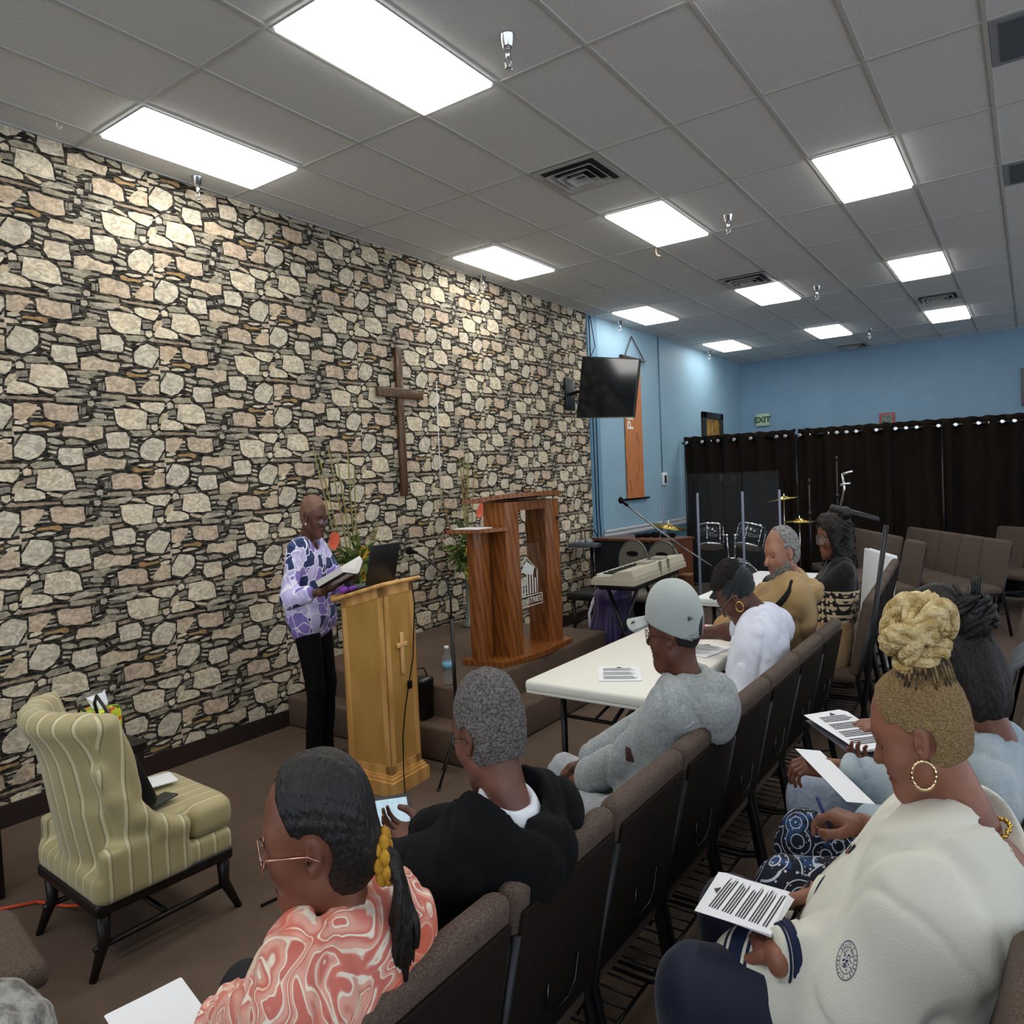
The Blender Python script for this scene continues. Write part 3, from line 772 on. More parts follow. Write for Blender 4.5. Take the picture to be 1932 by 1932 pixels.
# ------------------------------------------------------------ wooden board banner on the blue wall
t = thing('wooden_banner', 'tall reddish cedar board with white letters hanging on the blue wall', 'banner', (WX + .02, 8.87, 1.34))
def m_cedar():
    g = NG('cedar', .55)
    v = g.mapping(scale=(1, 5, .9)); w = g.n('TexWave', {'Vector': v, 'Scale': 2.2, 'Distortion': 9.0, 'Detail': 3.0}, bands_direction='Y').outputs['Fac']
    k = g.noise(3.5, 3, g.mapping(scale=(1, 2.5, .8)), 1.5)[0]
    c = g.mix(w, '#c98450', '#b56b3e'); g.color(g.mix(g.ramp(k, .58, .7), c, '#7c3f2b')); return g.m
b = MB(); b.box((WX + .012, 8.63, 1.36), (WX + .03, 9.11, 3.17)); b.build('board', m_cedar(), t)
b = MB(); b.box((WX + .008, 8.50, 1.335), (WX + .045, 9.24, 1.36)); b.box((WX + .008, 8.55, 3.17), (WX + .045, 9.26, 3.195)); b.build('rail', ESP, t)
b = MB(); b.tube([(WX + .04, 8.66, 3.2), (WX + .02, 8.90, 3.47), (WX + .04, 9.2, 3.2)], .008, 6); b.build('hanging_cord', mat('brown_cord', '#4c4036', .8), t)
b = MB(); text_mesh('PRAISE', .24, frame_M((WX + .031, 8.76, 2.60), (0, 0, 1), (0, -1, 0)), b, bold=.004); b.build('lettering', mat('white_letter', '#e8e0d0', .5), t)

# ------------------------------------------------------------ picture, thermostat, conduit, signs
t = thing('framed_picture', 'dark framed golden picture on the blue wall above the curtain', 'picture', (WX + .02, 11.8, 2.2))
b = MB()
for lo, hi in (((11.35, 2.52), (12.25, 2.62)), ((11.35, 1.75), (12.25, 1.85)), ((11.35, 1.75), (11.47, 2.62)), ((12.13, 1.75), (12.25, 2.62))): b.rbox((WX + .005, lo[0], lo[1]), (WX + .05, hi[0], hi[1]), .008)
b.build('frame', ESP, t)
b = MB(); b.box((WX + .008, 11.45, 1.83), (WX + .02, 12.15, 2.54)); b.build('artwork', mat('gold_art', '#b98a3c', .6, c2='#5e4a20', ns=9, stretch=(1, 2, .8)), t)
t = thing('thermostat', 'white wall thermostat with dark display on the blue wall', 'thermostat', (WX, 9.82, 1.55))
b = MB(); b.rbox((WX + .003, 9.745, 1.495), (WX + .03, 9.895, 1.675), .008); b.build('case', WHITE_T, t)
b = MB(); b.box((WX + .03, 9.79, 1.525), (WX + .033, 9.855, 1.635)); b.build('display', BLACK, t)
b = MB(); b.tube([(WX + .008, 9.77, 3.58), (WX + .008, 9.77, 1.67)], .008, 6); tag(b.build('conduit', mat('conduit_blue', '#5f7f93', .5)), 'thin painted vertical conduit running above the thermostat', 'conduit')
b = MB(); b.tube([(WX + .006, 4.98, 2.55), (WX + .006, 4.97, 1.4)], .004, 6); tag(b.build('white_cord', WHITE_T), 'thin white cord running down the stone wall right of the cross', 'cord')
b = MB()
b.tube([(WX + .03, 7.75, 3.56), (WX + .03, 7.76, 1.2), (WX + .04, 7.78, .5)], .006, 6)
b.tube([(WX + .03, 7.78, 3.56), (WX + .05, 7.84, 3.2), (-3.97, 7.2, 2.95)], .005, 6); b.tube([(WX + .03, 7.84, 2.4), (WX + .03, 7.83, 1.2), (WX + .05, 7.86, .5)], .006, 6)
tag(b.build('wall_cables', SEAM), 'black cables running down the dark blue pilaster behind the television', 'cable')
t = thing('exit_sign', 'small glowing EXIT sign with green letters on the back wall', 'sign', (-3.89, BY - .02, 2.53))
b = MB(); b.rbox((-4.0, BY - .05, 2.43), (-3.77, BY - .002, 2.645), .006); b.build('case', mat('exit_case', '#b9c9b4', .5), t)
b = MB(); text_mesh('EXIT', .135, frame_M((-3.885, BY - .052, 2.535), (1, 0, 0), (0, 0, 1)), b, bold=.006); b.build('lettering', mat('exit_green', '#1c5a33', .5), t)
t = thing('framed_notice', 'red framed notice on the back wall just above the curtain', 'picture', (-1.9, BY - .02, 2.4))
b = MB(); b.rbox((-2.02, BY - .03, 2.27), (-1.80, BY - .002, 2.49), .004); b.build('frame', mat('notice_red', '#a8474a', .5), t)
b = MB(); b.box((-1.99, BY - .034, 2.29), (-1.83, BY - .031, 2.462)); b.build('notice', mat('notice_paper', '#8b968e', .6, c2='#3d4a44', ns=30), t)
t = thing('wall_frame', 'dark framed board with white lines cut by the right edge', 'picture', (0, BY - .02, 2.6))
b = MB(); b.rbox((-.125, BY - .03, 2.43), (.5, BY - .002, 2.985), .006); b.build('frame', mat('frame_grey', '#5b5a60', .5), t)
b = MB(); b.box((-.09, BY - .034, 2.47), (.46, BY - .031, 2.95)); b.build('board', mat('board_lines', '#c8c8cc', .6, c2='#55555c', ns=22, stretch=(3, 1, .4)), t)

# ------------------------------------------------------------ black curtain on a rod
CURT = mat('curtain_black', '#17120f', .95, c2='#1f1813', ns=4, stretch=(2, 2, .3), spec=.15)
rod = thing('curtain_rod', 'black pipe rod carrying the dark curtains across the room', 'rod', (0, 10.45, 0))
b = MB(); b.tube([(-4.25, 10.45, 2.10), (3.2, 10.45, 2.10)], .016, 10); b.build('pipe', mat('rod_metal', '#3a3a3e', .25, .9), rod)
for x in (-4.2, -2.62, -.9, .9, 3.1):
    b = MB(); b.tube([(x, 10.45, 2.12), (x, 10.45, .02)], .02, 8); b.box((x - .15, 10.30, 0), (x + .15, 10.60, .012)); b.build('upright', STEEL, rod)
labs = ['from the blue wall to the first gap', 'just right of the first gap', 'in the middle under the red framed notice', 'right of the middle', 'cut by the right edge of the picture', 'beyond the right edge of the picture']
edges = [-4.22, -2.61, -1.45, -.80, .1, 1.2, 3.0]
for i in range(6):
    xa, xb = edges[i] - (.012 if i else 0), edges[i + 1]
    c = thing('curtain', 'dark brown-black grommet curtain panel ' + labs[i], 'curtain', ((xa + xb) / 2, 10.45, 0), 'dark curtain panels')
    n = int((xb - xa) / .025); f = 2 * PI / .235; b = MB(); vs = []
    zs_ = [2.185, 2.12, 2.05, 1.6, 1.0, .4, .03]
    for zi, z in enumerate(zs_):
        for k in range(n + 1):
            x = xa + (xb - xa) * k / n
            am = .045 * (1 if zi < 3 else .8) + .012 * math.sin(x * 9 + z * 2)
            narrow = (.03 if 0 < zi else 0) if (i == 0 and k > n - 3) else 0
            x2 = x + (.05 * (z - 1.6) if z > 1.6 and i == 1 and k < 3 else 0) - narrow * max(0, z - 1.4)
            vs.append((x2, 10.45 + am * math.sin(f * (x - xa)) + .01 * math.sin(x * 23 + z * 3), z + (.006 * math.sin(x * 40) if zi == 0 else 0)))
    b.add(vs, [(r * (n + 1) + k, r * (n + 1) + k + 1, (r + 1) * (n + 1) + k + 1, (r + 1) * (n + 1) + k) for r in range(len(zs_) - 1) for k in range(n)], 0, True)
    cl = b.build('curtain_cloth', CURT, c); md = cl.modifiers.new('s', 'SOLIDIFY'); md.thickness = .003
    g0 = None; x = xa + .0587
    while x < xb - .02:
        y = 10.45 + .05 * math.sin(f * (x - xa)) + (-.012)
        b = MB(); Mg = T(x, 10.405 if math.sin(f * (x - xa)) < 0 else 10.40, 2.10) @ Matrix.Rotation(PI / 2, 4, 'X')
        b.lathe([(.016, -.003), (.026, -.003), (.026, .003), (.016, .003)], 14, M=Mg); b.build('grommet', CHROME, c)
        x += .1175 * 2 if rnd.random() < .3 else .1175

# ------------------------------------------------------------ keyboard, bench, organ cabinet, banquet chairs
t = thing('organ_cabinet', 'wide organ cabinet with black grille cloth and walnut sides', 'cabinet', (-3.5, 7.3, 0))
b = MB()
Pc = [(-3.96, 7.13), (-3.03, 6.97), (-2.93, 7.40), (-3.84, 7.58)]
b.prism(Pc, .0, .965); b.build('case', WALN, t)
def quad_on(P, Q, z0, z1, off=.004):
    d = Vector((Q[0] - P[0], Q[1] - P[1])).normalized(); nn = Vector((d.y, -d.x)) * off
    return [(P[0] + nn.x, P[1] + nn.y, z0), (Q[0] + nn.x, Q[1] + nn.y, z0), (Q[0] + nn.x, Q[1] + nn.y, z1), (P[0] + nn.x, P[1] + nn.y, z1)]
b = MB(); b.add(quad_on((-3.95, 7.128), (-3.07, 6.977), .05, .955), [(0, 1, 2, 3)]); b.build('grille_cloth', mat('grille_cloth', '#0c1017', .9), t)
b = MB(); b.prism([(-3.98, 7.11), (-3.01, 6.95), (-2.91, 7.41), (-3.84, 7.60)], .965, .985); b.build('top', WALN, t)
b = MB(); b.rbox((-2.99, 7.13, .60), (-2.87, 7.25, .62), .004); b.build('bracket', mat('tan_metal', '#8a6a48', .5), t)
b = MB()
for k in range(5): b.rbox((-3.5 + k * .09, 7.2 + .02 * k, .986), (-3.44 + k * .09, 7.33, 1.02 + .012 * (k % 3)), .01)
tag(b.build('cable_pile', SEAM), 'pile of black audio gear and cables on top of the organ cabinet', 'equipment')
def banquet(x, y, lab):
    t = thing('banquet_chair', lab, 'chair', (x, y, 0), 'round-backed banquet chairs')
    M = T(x, y, 0) @ rz(-.17)
    g = mat('taupe_fabric', '#5b5850', .9, c2='#66625a', ns=200)
    b = MB(); pr = []
    for k in range(13):
        a = PI * k / 12; pr.append((.17 * math.cos(a) * (1.0), .28 + .17 + .17 * math.sin(a) * 1.15))
    pr += [(-.15, .10), (.15, .10)]
    MM = M @ T(0, .0, .42) @ Matrix.Rotation(PI / 2 - .12, 4, 'X')
    b.prism([(px, py - .10) for px, py in pr][::-1], -.02, .02, M=MM); b.build('backrest', g, t)
    b = MB(); b.tube([MM @ Vector((px * 1.06, (py - .10) * 1.02, .0)) for px, py in pr[:-2]], .012, 8); b.build('frame', mat('frame_greige', '#6e6d68', .4, .6), t)
    b = MB(); hp = [(.075 * math.cos(a), .42 + .028 * math.sin(a)) for a in [2 * PI * k / 16 for k in range(16)]]
    b.prism(hp, -.022, .0225, M=MM); b.build('hand_hole', SEAM, t)
    b = MB(); b.rbox((-.185, -.42, .42), (.185, -.02, .50), .03, M=M); b.build('seat', g, t)
    for sx in (-1, 1):
        for yy in (-.02, -.38):
            b = MB(); b.tube([M @ Vector((sx * .17, yy, .43)), M @ Vector((sx * .19, yy + (.04 if yy > -.1 else -.03), 0))], .011, 8); b.build('leg', mat('frame_greige', '#6e6d68', .4, .6), t)
banquet(-3.42, 6.93, 'grey round-backed banquet chair before the organ cabinet, left one')
banquet(-3.07, 6.88, 'grey round-backed banquet chair before the organ cabinet, right one')
t = thing('keyboard', 'beige electronic piano keyboard on a black stand', 'keyboard', (-2.6, 5.6, .84))
KB = mat('keyboard_beige', '#b9b29c', .5)
MK = T(-2.62, 5.40, .845) @ rz(.075)
prof = [(-.165, 0), (.165, 0), (.168, .05), (.15, .10), (.02, .085), (-.02, .055), (-.165, .045)]
b = MB(); n = len(prof)
b.add([MK @ Vector((x, -.48, z)) for x, z in prof] + [MK @ Vector((x, .72, z)) for x, z in prof], [tuple(range(n)), tuple(range(n, 2 * n))[::-1]] + [(i, n + i, n + (i + 1) % n, (i + 1) % n) for i in range(n)])
b.box((-.175, -.49, -.012), (.178, .73, .03), M=MK); b.build('case', KB, t)
b = MB(); b.box((-.16, -.42, .047), (-.03, .66, .062), M=MK); b.build('white_keys', mat('key_white', '#d8d5c8', .3), t)
b = MB()
for k in range(36):
    if k % 7 in (2, 6): continue
    b.box((-.11, -.405 + k * .0295, .060), (-.03, -.390 + k * .0295, .072), M=MK)
b.build('black_keys', BLACK, t)
b = MB(); b.box((.0, .0, .082), (.10, .2, .106), M=MK); b.box((.01, .3, .085), (.11, .45, .112), M=MK); b.build('control_panel', mat('panel_grey', '#8f8b7c', .5), t)
b = MB()
for yy in (0.08, .27): b.box((.16, yy, .0), (.182, yy + .012, .11), M=MK)
b.build('seam', mat('seam_grey', '#77735f', .6), t)
t = thing('keyboard_stand', 'black folding stand carrying the beige keyboard', 'stand', (-2.6, 5.5, 0))
b = MB(); b.rbox((-.15, -.42, -.06), (.15, .62, -.013), .01, M=MK); b.build('frame', STEEL, t)
for s in (-.3, .45):
    b = MB(); b.tube([MK @ Vector((-.13, s, -.04)), MK @ Vector((.16, s, -.83))], .016, 8); b.tube([MK @ Vector((.13, s, -.04)), MK @ Vector((-.16, s, -.83))], .016, 8); b.build('leg', STEEL, t)
t = thing('piano_bench', 'low black padded keyboard bench beside the stone wall', 'bench', (-3.45, 6.45, 0))
b = MB(); b.rbox((-3.75, 6.15, .46), (-3.22, 6.55, .535), .02); b.build('seat', mat('bench_vinyl', '#1b1d20', .4), t)
for x in (-3.69, -3.28):
    for y in (6.2, 6.5):
        b = MB(); b.tube([(x, y, .47), (x, y, 0)], .015, 8); b.build('leg', STEEL, t)
# mixer on a stand by the pilaster
t = thing('audio_mixer', 'small grey audio mixer on a black stand beside the dark blue pilaster', 'mixer', (-4.02, 7.2, 0))
b = MB(); b.rbox((-4.2, 7.0, .885), (-3.86, 7.42, .935), .01, M=None); b.build('case', mat('mixer_grey', '#4b5258', .5), t)
b = MB()
for i in range(6):
    for j in range(3): b.lathe([(.014, 0), (.012, .025), (0, .026)], 8, c=(-4.14 + j * .08, 7.06 + i * .06, .935))
b.build('knobs', mat('knob_light', '#a8adaf', .4), t)
b = MB(); b.tube([(-4.03, 7.2, .885), (-4.03, 7.2, .1)], .02, 8); b.tube([(-4.03, 7.2, .15), (-4.2, 7.05, .01)], .012, 6); b.tube([(-4.03, 7.2, .15), (-3.86, 7.0, .01)], .012, 6); b.tube([(-4.03, 7.2, .15), (-4.0, 7.4, .01)], .012, 6); b.build('stand', STEEL, t)
b = MB(); b.tube([(-4.05, 7.1, .93), (-4.08, 7.15, 1.05), (-4.05, 7.3, 1.06), (-4.0, 7.35, .93)], .005, 6); b.build('cable', SEAM, t)

# ------------------------------------------------------------ wing chair
def m_stripe():
    g = NG('striped_upholstery', .5, sheen=.3, coat=.08)
    x = g.n('Attribute', attribute_name='stripe').outputs['Fac']
    s = g.math('FRACT', g.math('MULTIPLY', x, 1 / .062))
    line = g.math('LESS_THAN', g.math('ABSOLUTE', g.math('SUBTRACT', s, .5)), .07)
    thin = g.math('LESS_THAN', g.math('ABSOLUTE', g.math('SUBTRACT', s, .62)), .02)
    c = g.mix(g.noise(4, 3)[0], '#a79a6b', '#b5a97a')
    c = g.mix(line, c, '#d3c9a0'); c = g.mix(g.math('MULTIPLY', thin, .8), c, '#6f684e')
    g.color(c); return g.m
STR = m_stripe()
def stripe(o, fn):
    me = o.data; n = len(me.vertices); co = np.zeros(n * 3); me.vertices.foreach_get('co', co); co = co.reshape(-1, 3)
    at = me.attributes.new('stripe', 'FLOAT', 'POINT'); at.data.foreach_set('value', fn(co).astype(np.float32))
WC = T(-2.86, 1.42, 0) @ rz(math.radians(87))     # local +x = front of the chair
WCi = np.array(WC.inverted())
def wloc(co): return co @ WCi[:3, :3].T + WCi[:3, 3]
def wxf(V): A = np.array(WC); return V @ A[:3, :3].T + A[:3, 3]
t = thing('wing_chair', 'gold striped upholstered slipper chair with curved back and dark legs', 'chair', tuple(WC @ Vector((0, 0, 0))))
pr = []
# back: curved shell from low capsule rows
for z in np.linspace(.33, .87, 13):
    lean = -(z - .33) * .15 - max(0, z - .75) * .25
    w = .222 + (z - .33) * .04
    flare = .055 if z > .6 else .02
    q = (-.20 + lean)
    pts = [(q + (abs(u) ** 2) * (.075 + flare), u * w * 1.04, z) for u in np.linspace(-1, 1, 9)]
    pr += [s_cap(pts[i], pts[i + 1],   .034 if z < .84 else .04) for i in range(8)]
# low arms sloping down to the seat front
for s in (-1, 1):
    pr += s_chain([(-.20, s * .225, .70), (-.16, s * .238, .60), (-.10, s * .25, .52), (-.03, s * .255, .455), (.05, s * .255, .43)], [.025, .032, .036, .034, .034])
    pr += [s_box((-.08, s * .252, .35), (.155, .032, .09), .02)]
pr += [s_box((.0, 0, .295), (.255, .262, .045), .02)]
o = solid_obj('upholstery', [solid(pr, .03, .011, smooth=2)], STR, t, xf=wxf)
def fstr(co):
    l = wloc(co); return np.where(np.abs(l[:, 1]) > .235, l[:, 0] * .95 + .2 * np.sign(l[:, 1]) , l[:, 1])
stripe(o, fstr)
o = solid_obj('seat_cushion', [solid([s_box((.055, 0, .40), (.22, .222, .065), .045), s_box((.18, 0, .40), (.09, .262, .065), .045)], .01, .011, smooth=2)], STR, t, xf=wxf); stripe(o, lambda co: wloc(co)[:, 1])
b = MB(); b.rbox((-.26, -.262, .215), (.252, .262, .262), .012, M=WC); b.build('base_rail', ESP, t)
for sx, sy in ((-1, -1), (-1, 1), (1, -1), (1, 1)):
    x0, y0 = (-.225 if sx < 0 else .225), sy * .225
    b = MB(); b.tube([WC @ Vector((x0, y0, .23)), WC @ Vector((x0, y0, .12)), WC @ Vector((x0 + (.05 * sx), y0 + sy * .012, 0))], [.026, .021, .013], 8); b.build('leg', ESP, t)
b = MB()
for s in (-1, 1): b.tube([WC @ Vector((-.26, s * .225, .10)), WC @ Vector((.24, s * .225, .11))], .011, 6)
b.tube([WC @ Vector((0, -.195, .105)), WC @ Vector((0, .195, .105))], .011, 6); b.build('stretcher', ESP, t)
# handbag, paper and phone on the wing chair
t = thing('handbag', 'black handbag with long handles leaning on the striped chair', 'bag', tuple(WC @ Vector((.0, .05, .48))))
MBG = WC @ T(-.055, -.06, .60) @ Matrix.Rotation(-.35, 4, 'Y')
o = solid_obj('body', [solid([s_box((0, 0, 0), (.04, .13, .12), .03)], .01, .009, smooth=1)], mat('bag_leather', '#0d0c0d', .45), t, xf=lambda V: V @ np.array(MBG)[:3, :3].T + np.array(MBG)[:3, 3])
for dx in (-.03, .03):
    b = MB(); b.tube([MBG @ Vector((dx + .01 * k2, y, z)) for k2, y, z in ((0, -.085, .10), (0, -.075, .2), (.5, -.04, .30), (1, .0, .335), (.5, .04, .30), (0, .075, .2), (0, .085, .10))], .006, 8); b.build('handle', mat('handle_leather', '#1d1b1b', .35), t)
b = MB(); Mp = WC @ T(.10, .09, .4835) @ rz(-.2); b.rbox((-.08, -.06, 0), (.10, .06, .006), .002, M=Mp); tag(b.build('folded_paper', PAPER), 'folded white paper on the striped chair seat', 'paper')
b = MB(); Mp = WC @ T(.045, -.115, .484) @ rz(.3); b.rbox((-.06, -.035, 0), (.06, .035, .009), .003, M=Mp); tag(b.build('tablet_case', mat('grey_case', '#3b3a3a', .35)), 'dark grey flat case on the striped chair seat by the handbag', 'case')
# small tables behind the wing chair
def side_table(x, y, w, d, h, lab, a=0.0):
    t = thing('side_table', lab, 'table', (x, y, 0)); M = T(x, y, 0) @ rz(a)
    b = MB(); b.rbox((-w / 2, -d / 2, h - .03), (w / 2, d / 2, h), .006, M=M); b.build('tabletop', ESP, t)
    b = MB(); b.box((-w / 2 + .02, -d / 2 + .02, h - .12), (w / 2 - .02, d / 2 - .02, h - .03), M=M); b.build('apron', mat('navy_apron', '#0e1220', .6), t)
    for sx in (-1, 1):
        for sy in (-1, 1):
            b = MB(); b.box((sx * (w / 2 - .03) - .018, sy * (d / 2 - .03) - .018, 0), (sx * (w / 2 - .03) + .018, sy * (d / 2 - .03) + .018, h - .03), M=M); b.build('leg', ESP, t)
    b = MB(); b.box((-w / 2 + .03, -d / 2 + .03, .12), (w / 2 - .03, d / 2 - .03, .135), M=M); b.build('lower_shelf', ESP, t)
side_table(-3.68, 1.06, .34, .30, .62, 'dark side table at the left edge behind the striped chair')
side_table(-3.28, 1.50, .30, .26, .60, 'dark small table behind the striped chair, holding the tissue box')
t = thing('tissue_box', 'green and yellow floral tissue box with a tissue pulled up', 'tissue box', (-3.27, 1.5, .6))
MT = T(-3.27, 1.50, .601) @ rz(.35)
def m_floral():
    g = NG('floral_print', .5)
    v = g.n('TexVoronoi', {'Vector': g.tc.outputs['Object'], 'Scale': 42.0}).outputs
    c = g.mix(g.ramp(g.noise(24, 2)[0], .4, .6), '#7fb32c', '#d6d93a')
    r = g.n('SeparateColor', {0: v['Color']}).outputs[0]
    c = g.mix(g.math('GREATER_THAN', r, .8), c, '#e0662e'); c = g.mix(g.math('LESS_THAN', r, .25), c, '#2f6b2a'); g.color(c); return g.m
b = MB(); b.rbox((-.062, -.062, 0), (.062, .062, .155), .004, M=MT); b.build('box', m_floral(), t)
b = MB(); vs = [MT @ Vector(v) for v in [(-.02, -.01, .153), (.03, -.015, .153), (.03, .015, .153), (-.02, .02, .153), (-.05, -.01, .20), (.01, -.02, .185), (.055, .0, .18), (.0, .03, .215), (.03, .01, .235), (-.01, 0, .17)]]
b.add(vs, [(0, 1, 5, 4), (1, 2, 6, 5), (2, 3, 7, 6), (3, 0, 4, 7), (4, 5, 9), (5, 6, 8), (6, 7, 8), (5, 8, 9), (7, 4, 9), (7, 9, 8)]); b.build('tissue', mat('tissue_white', '#eef2f6', .8), t)
# bottles
WATER = mat('bottle_plastic', '#e8f2f8', .06, trans=.92, ior=1.2)
def bottle(x, y, z, lab, h=.24, r=.031):
    t = thing('water_bottle', lab, 'bottle', (x, y, z))
    b = MB(); b.lathe([(r * .8, .001), (r, .008), (r, .06), (r * .93, .066), (r, .072), (r, h * .62), (r * .85, h * .72), (r * .45, h * .88), (r * .42, h * .93)], 18, c=(x, y, z)); b.build('body', WATER, t)
    b = MB(); b.lathe([(r * .47, h * .92), (r * .47, h), (0, h)], 14, c=(x, y, z)); b.build('cap', mat('cap_white', '#e6e8ea', .4), t)
    b = MB(); b.lathe([(r * 1.01, h * .40), (r * 1.01, h * .60)], 18, c=(x, y, z)); b.build('label', mat('label_blue', '#7fb0cf', .4), t)
bottle(-2.99, 3.455, .402, 'clear water bottle with blue label on the platform edge')
bottle(-3.62, 1.06, .136, 'clear pump bottle on the lower shelf of the left side table', .22, .032)
bottle(-3.58, 1.13, .136, 'second clear bottle on the lower shelf of the left side table', .2, .03)
t = thing('glass_dish', 'clear glass dish and cups on the dark table at the left edge', 'dish', (-3.66, 1.1, .62))
b = MB(); b.lathe([(.05, 0), (.075, .03), (.082, .075), (.078, .075), (.07, .032), (.0, .006)], 20, c=(-3.66, 1.10, .621)); b.build('bowl', WATER, t)
b = MB(); b.lathe([(.028, 0), (.035, .09), (.031, .09), (.025, .006), (0, .006)], 16, c=(-3.58, 1.15, .621)); b.build('cup', WATER, t)
b = MB(); b.lathe([(.03, 0), (.038, .07), (.034, .07), (.027, .006), (0, .006)], 16, c=(-3.38, 1.42, .601)); tag(b.build('glass_cup', WATER), 'small clear plastic cup beside the tissue box', 'cup')
b = MB(); b.tube([(-3.35, 1.25, .01), (-3.2, 1.30, .012), (-3.05, 1.33, .05), (-3.0, 1.38, .12), (-2.99, 1.42, .2)], .006, 8); b.tube([(-3.6, .9, .01), (-3.35, 1.25, .01)], .006, 8)
tag(b.build('extension_cord', mat('orange_cord', '#d8502e', .5)), 'orange extension cord on the carpet left of the striped chair', 'cord')
b = MB(); b.tube([(-2.52, 1.72, .008), (-2.5, 1.85, .008), (-2.46, 1.93, .02), (-2.5, 2.05, .008), (-2.62, 2.25, .008), (-2.8, 2.55, .008)], .005, 6)
tag(b.build('floor_cable', SEAM), 'thin black cable on the carpet right of the striped chair', 'cable')
# black bag on the step
t = thing('tote_bag', 'glossy black tote bag standing on the platform step by the lectern', 'bag', (-3.08, 3.33, .2))
o = solid_obj('body', [solid([s_box((-3.10, 3.335, .335), (.055, .06, .13), .02)], .01, .01, smooth=1, disp=lambda V: V + .006 * nz(V, 30)[:, None])], mat('bag_gloss', '#0b0b0c', .25), t)
b = MB(); b.tube([(-3.12, 3.30, .46), (-3.11, 3.31, .52), (-3.08, 3.34, .52), (-3.07, 3.36, .46)], .005, 6); b.build('handle', SEAM, t)
# microphone stands
def mic_stand(x, y, base, lab, pole, boom, legs, name='microphone_stand'):
    t = thing(name, lab, 'microphone stand', (x, y, base))
    b = MB(); b.tube(pole, .0105, 8); b.build('pole', STEEL, t)
    for q in legs:
        b = MB(); b.tube([(x, y, base + .30), q], .008, 6); b.ball((q[0], q[1], q[2] + .006), (.011, .011, .008)); b.build('leg', STEEL, t)
    b = MB(); b.rbox((x - .02, y - .02, base + .28), (x + .02, y + .02, base + .34), .006); b.build('collar', BLACK, t)
    if boom: b = MB(); b.tube(boom[0], .006, 8); b.build('boom', STEEL, t); b = MB(); p, q = Vector(boom[0][-1]), Vector(boom[1]); b.tube([p, p + (q - p) * .6, q], [.008, .012, .017], 10); b.ball(tuple(q), (.022, .022, .024)); b.build('microphone', SEAM, t)
    return t
mic_stand(-2.63, 3.10, 0, 'black gooseneck microphone stand between the lectern and the platform',
          [(-2.63, 3.10, .28), (-2.64, 3.105, .9)], ([(-2.64, 3.105, .86), (-2.635, 3.10, 1.02), (-2.645, 3.09, 1.10), (-2.67, 3.075, 1.16), (-2.70, 3.055, 1.20), (-2.745, 3.02, 1.25), (-2.775, 3.0, 1.275)], (-2.81, 2.975, 1.29)),
          [(-2.63, 2.92, .0), (-2.80, 3.16, .0), (-2.46, 3.20, .0)])
MS = (-.63, 3.32)
mic_stand(MS[0], MS[1], 0, 'tall black microphone stand rising before the far chairs', [(MS[0], MS[1], .28), (MS[0] + .08, MS[1] + .05, 1.0), (MS[0] + .13, MS[1] + .08, 1.40)], None,
          [(MS[0] - .22, MS[1] - .06, .0), (MS[0] + .14, MS[1] - .2, .0), (MS[0] + .08, MS[1] + .24, .0)])
t = thing('microphone_boom', 'black boom clutch and short boom arm on the tall stand', 'boom', (MS[0], MS[1], 1.44))
b = MB(); b.ball((MS[0] - .015, MS[1], 1.455), (.03, .03, .03)); b.tube([(MS[0] - .06, MS[1] - .04, 1.48), (MS[0] + .10, MS[1] + .06, 1.42)], .017, 8); b.build('clutch', BLACK, t)
b = MB(); b.tube([(MS[0] - .03, MS[1], 1.48), (MS[0] - .018, MS[1] + .02, 1.56), (MS[0] - .02, MS[1], 1.62)], .005, 6); b.tube([(MS[0] - .03, MS[1], 1.575), (MS[0] + .01, MS[1], 1.58)], .006, 6); b.tube([(MS[0] - .02, MS[1], 1.62), (MS[0] + .02, MS[1], 1.63)], .006, 6); b.build('clip', CHROME, t)
# far boom stand beside the organ
t = thing('boom_stand', 'silver boom microphone stand leaning across the organ cabinet', 'microphone stand', (-2.6, 6.6, 0))
b = MB(); b.tube([(-3.22, 6.5, 1.36), (-2.93, 6.55, 1.12), (-2.72, 6.6, .96)], .009, 8); b.tube([(-2.72, 6.6, .96), (-2.45, 6.64, .78)], .006, 8); b.build('boom', mat('boom_silver', '#8b8d92', .3, .8), t)
b = MB(); b.tube([(-3.22, 6.5, 1.36), (-3.27, 6.49, 1.40)], .014, 8); b.ball((-3.285, 6.485, 1.415), (.026, .026, .034)); b.build('microphone', SEAM, t)
b = MB(); b.tube([(-2.80, 6.59, 1.02), (-2.80, 6.6, .1)], .01, 8); b.build('pole', STEEL, t)
for q in ((-3.02, 6.5, 0), (-2.65, 6.45, 0), (-2.75, 6.82, 0)):
    b = MB(); b.tube([(-2.80, 6.6, .15), q], .009, 6); b.build('leg', STEEL, t)
for k, (x, y, h, lab) in enumerate(((-2.1, 8.9, 1.5, 'thin dark microphone stand before the curtain gap'), (-1.88, 9.3, 1.75, 'taller thin dark microphone stand right of the curtain gap'))):
    t = thing('microphone_stand', lab, 'microphone stand', (x, y, 0))
    b = MB(); b.tube([(x, y, .01), (x, y, h)], .010, 8); b.ball((x, y, h), (.02, .02, .035)); b.ball((x, y, h * .75), (.025, .025, .03)); b.build('pole', STEEL, t)
    b = MB(); b.lathe([(.13, 0), (.13, .012), (.02, .03), (0, .03)], 20, c=(x, y, 0)); b.build('base', STEEL, t)

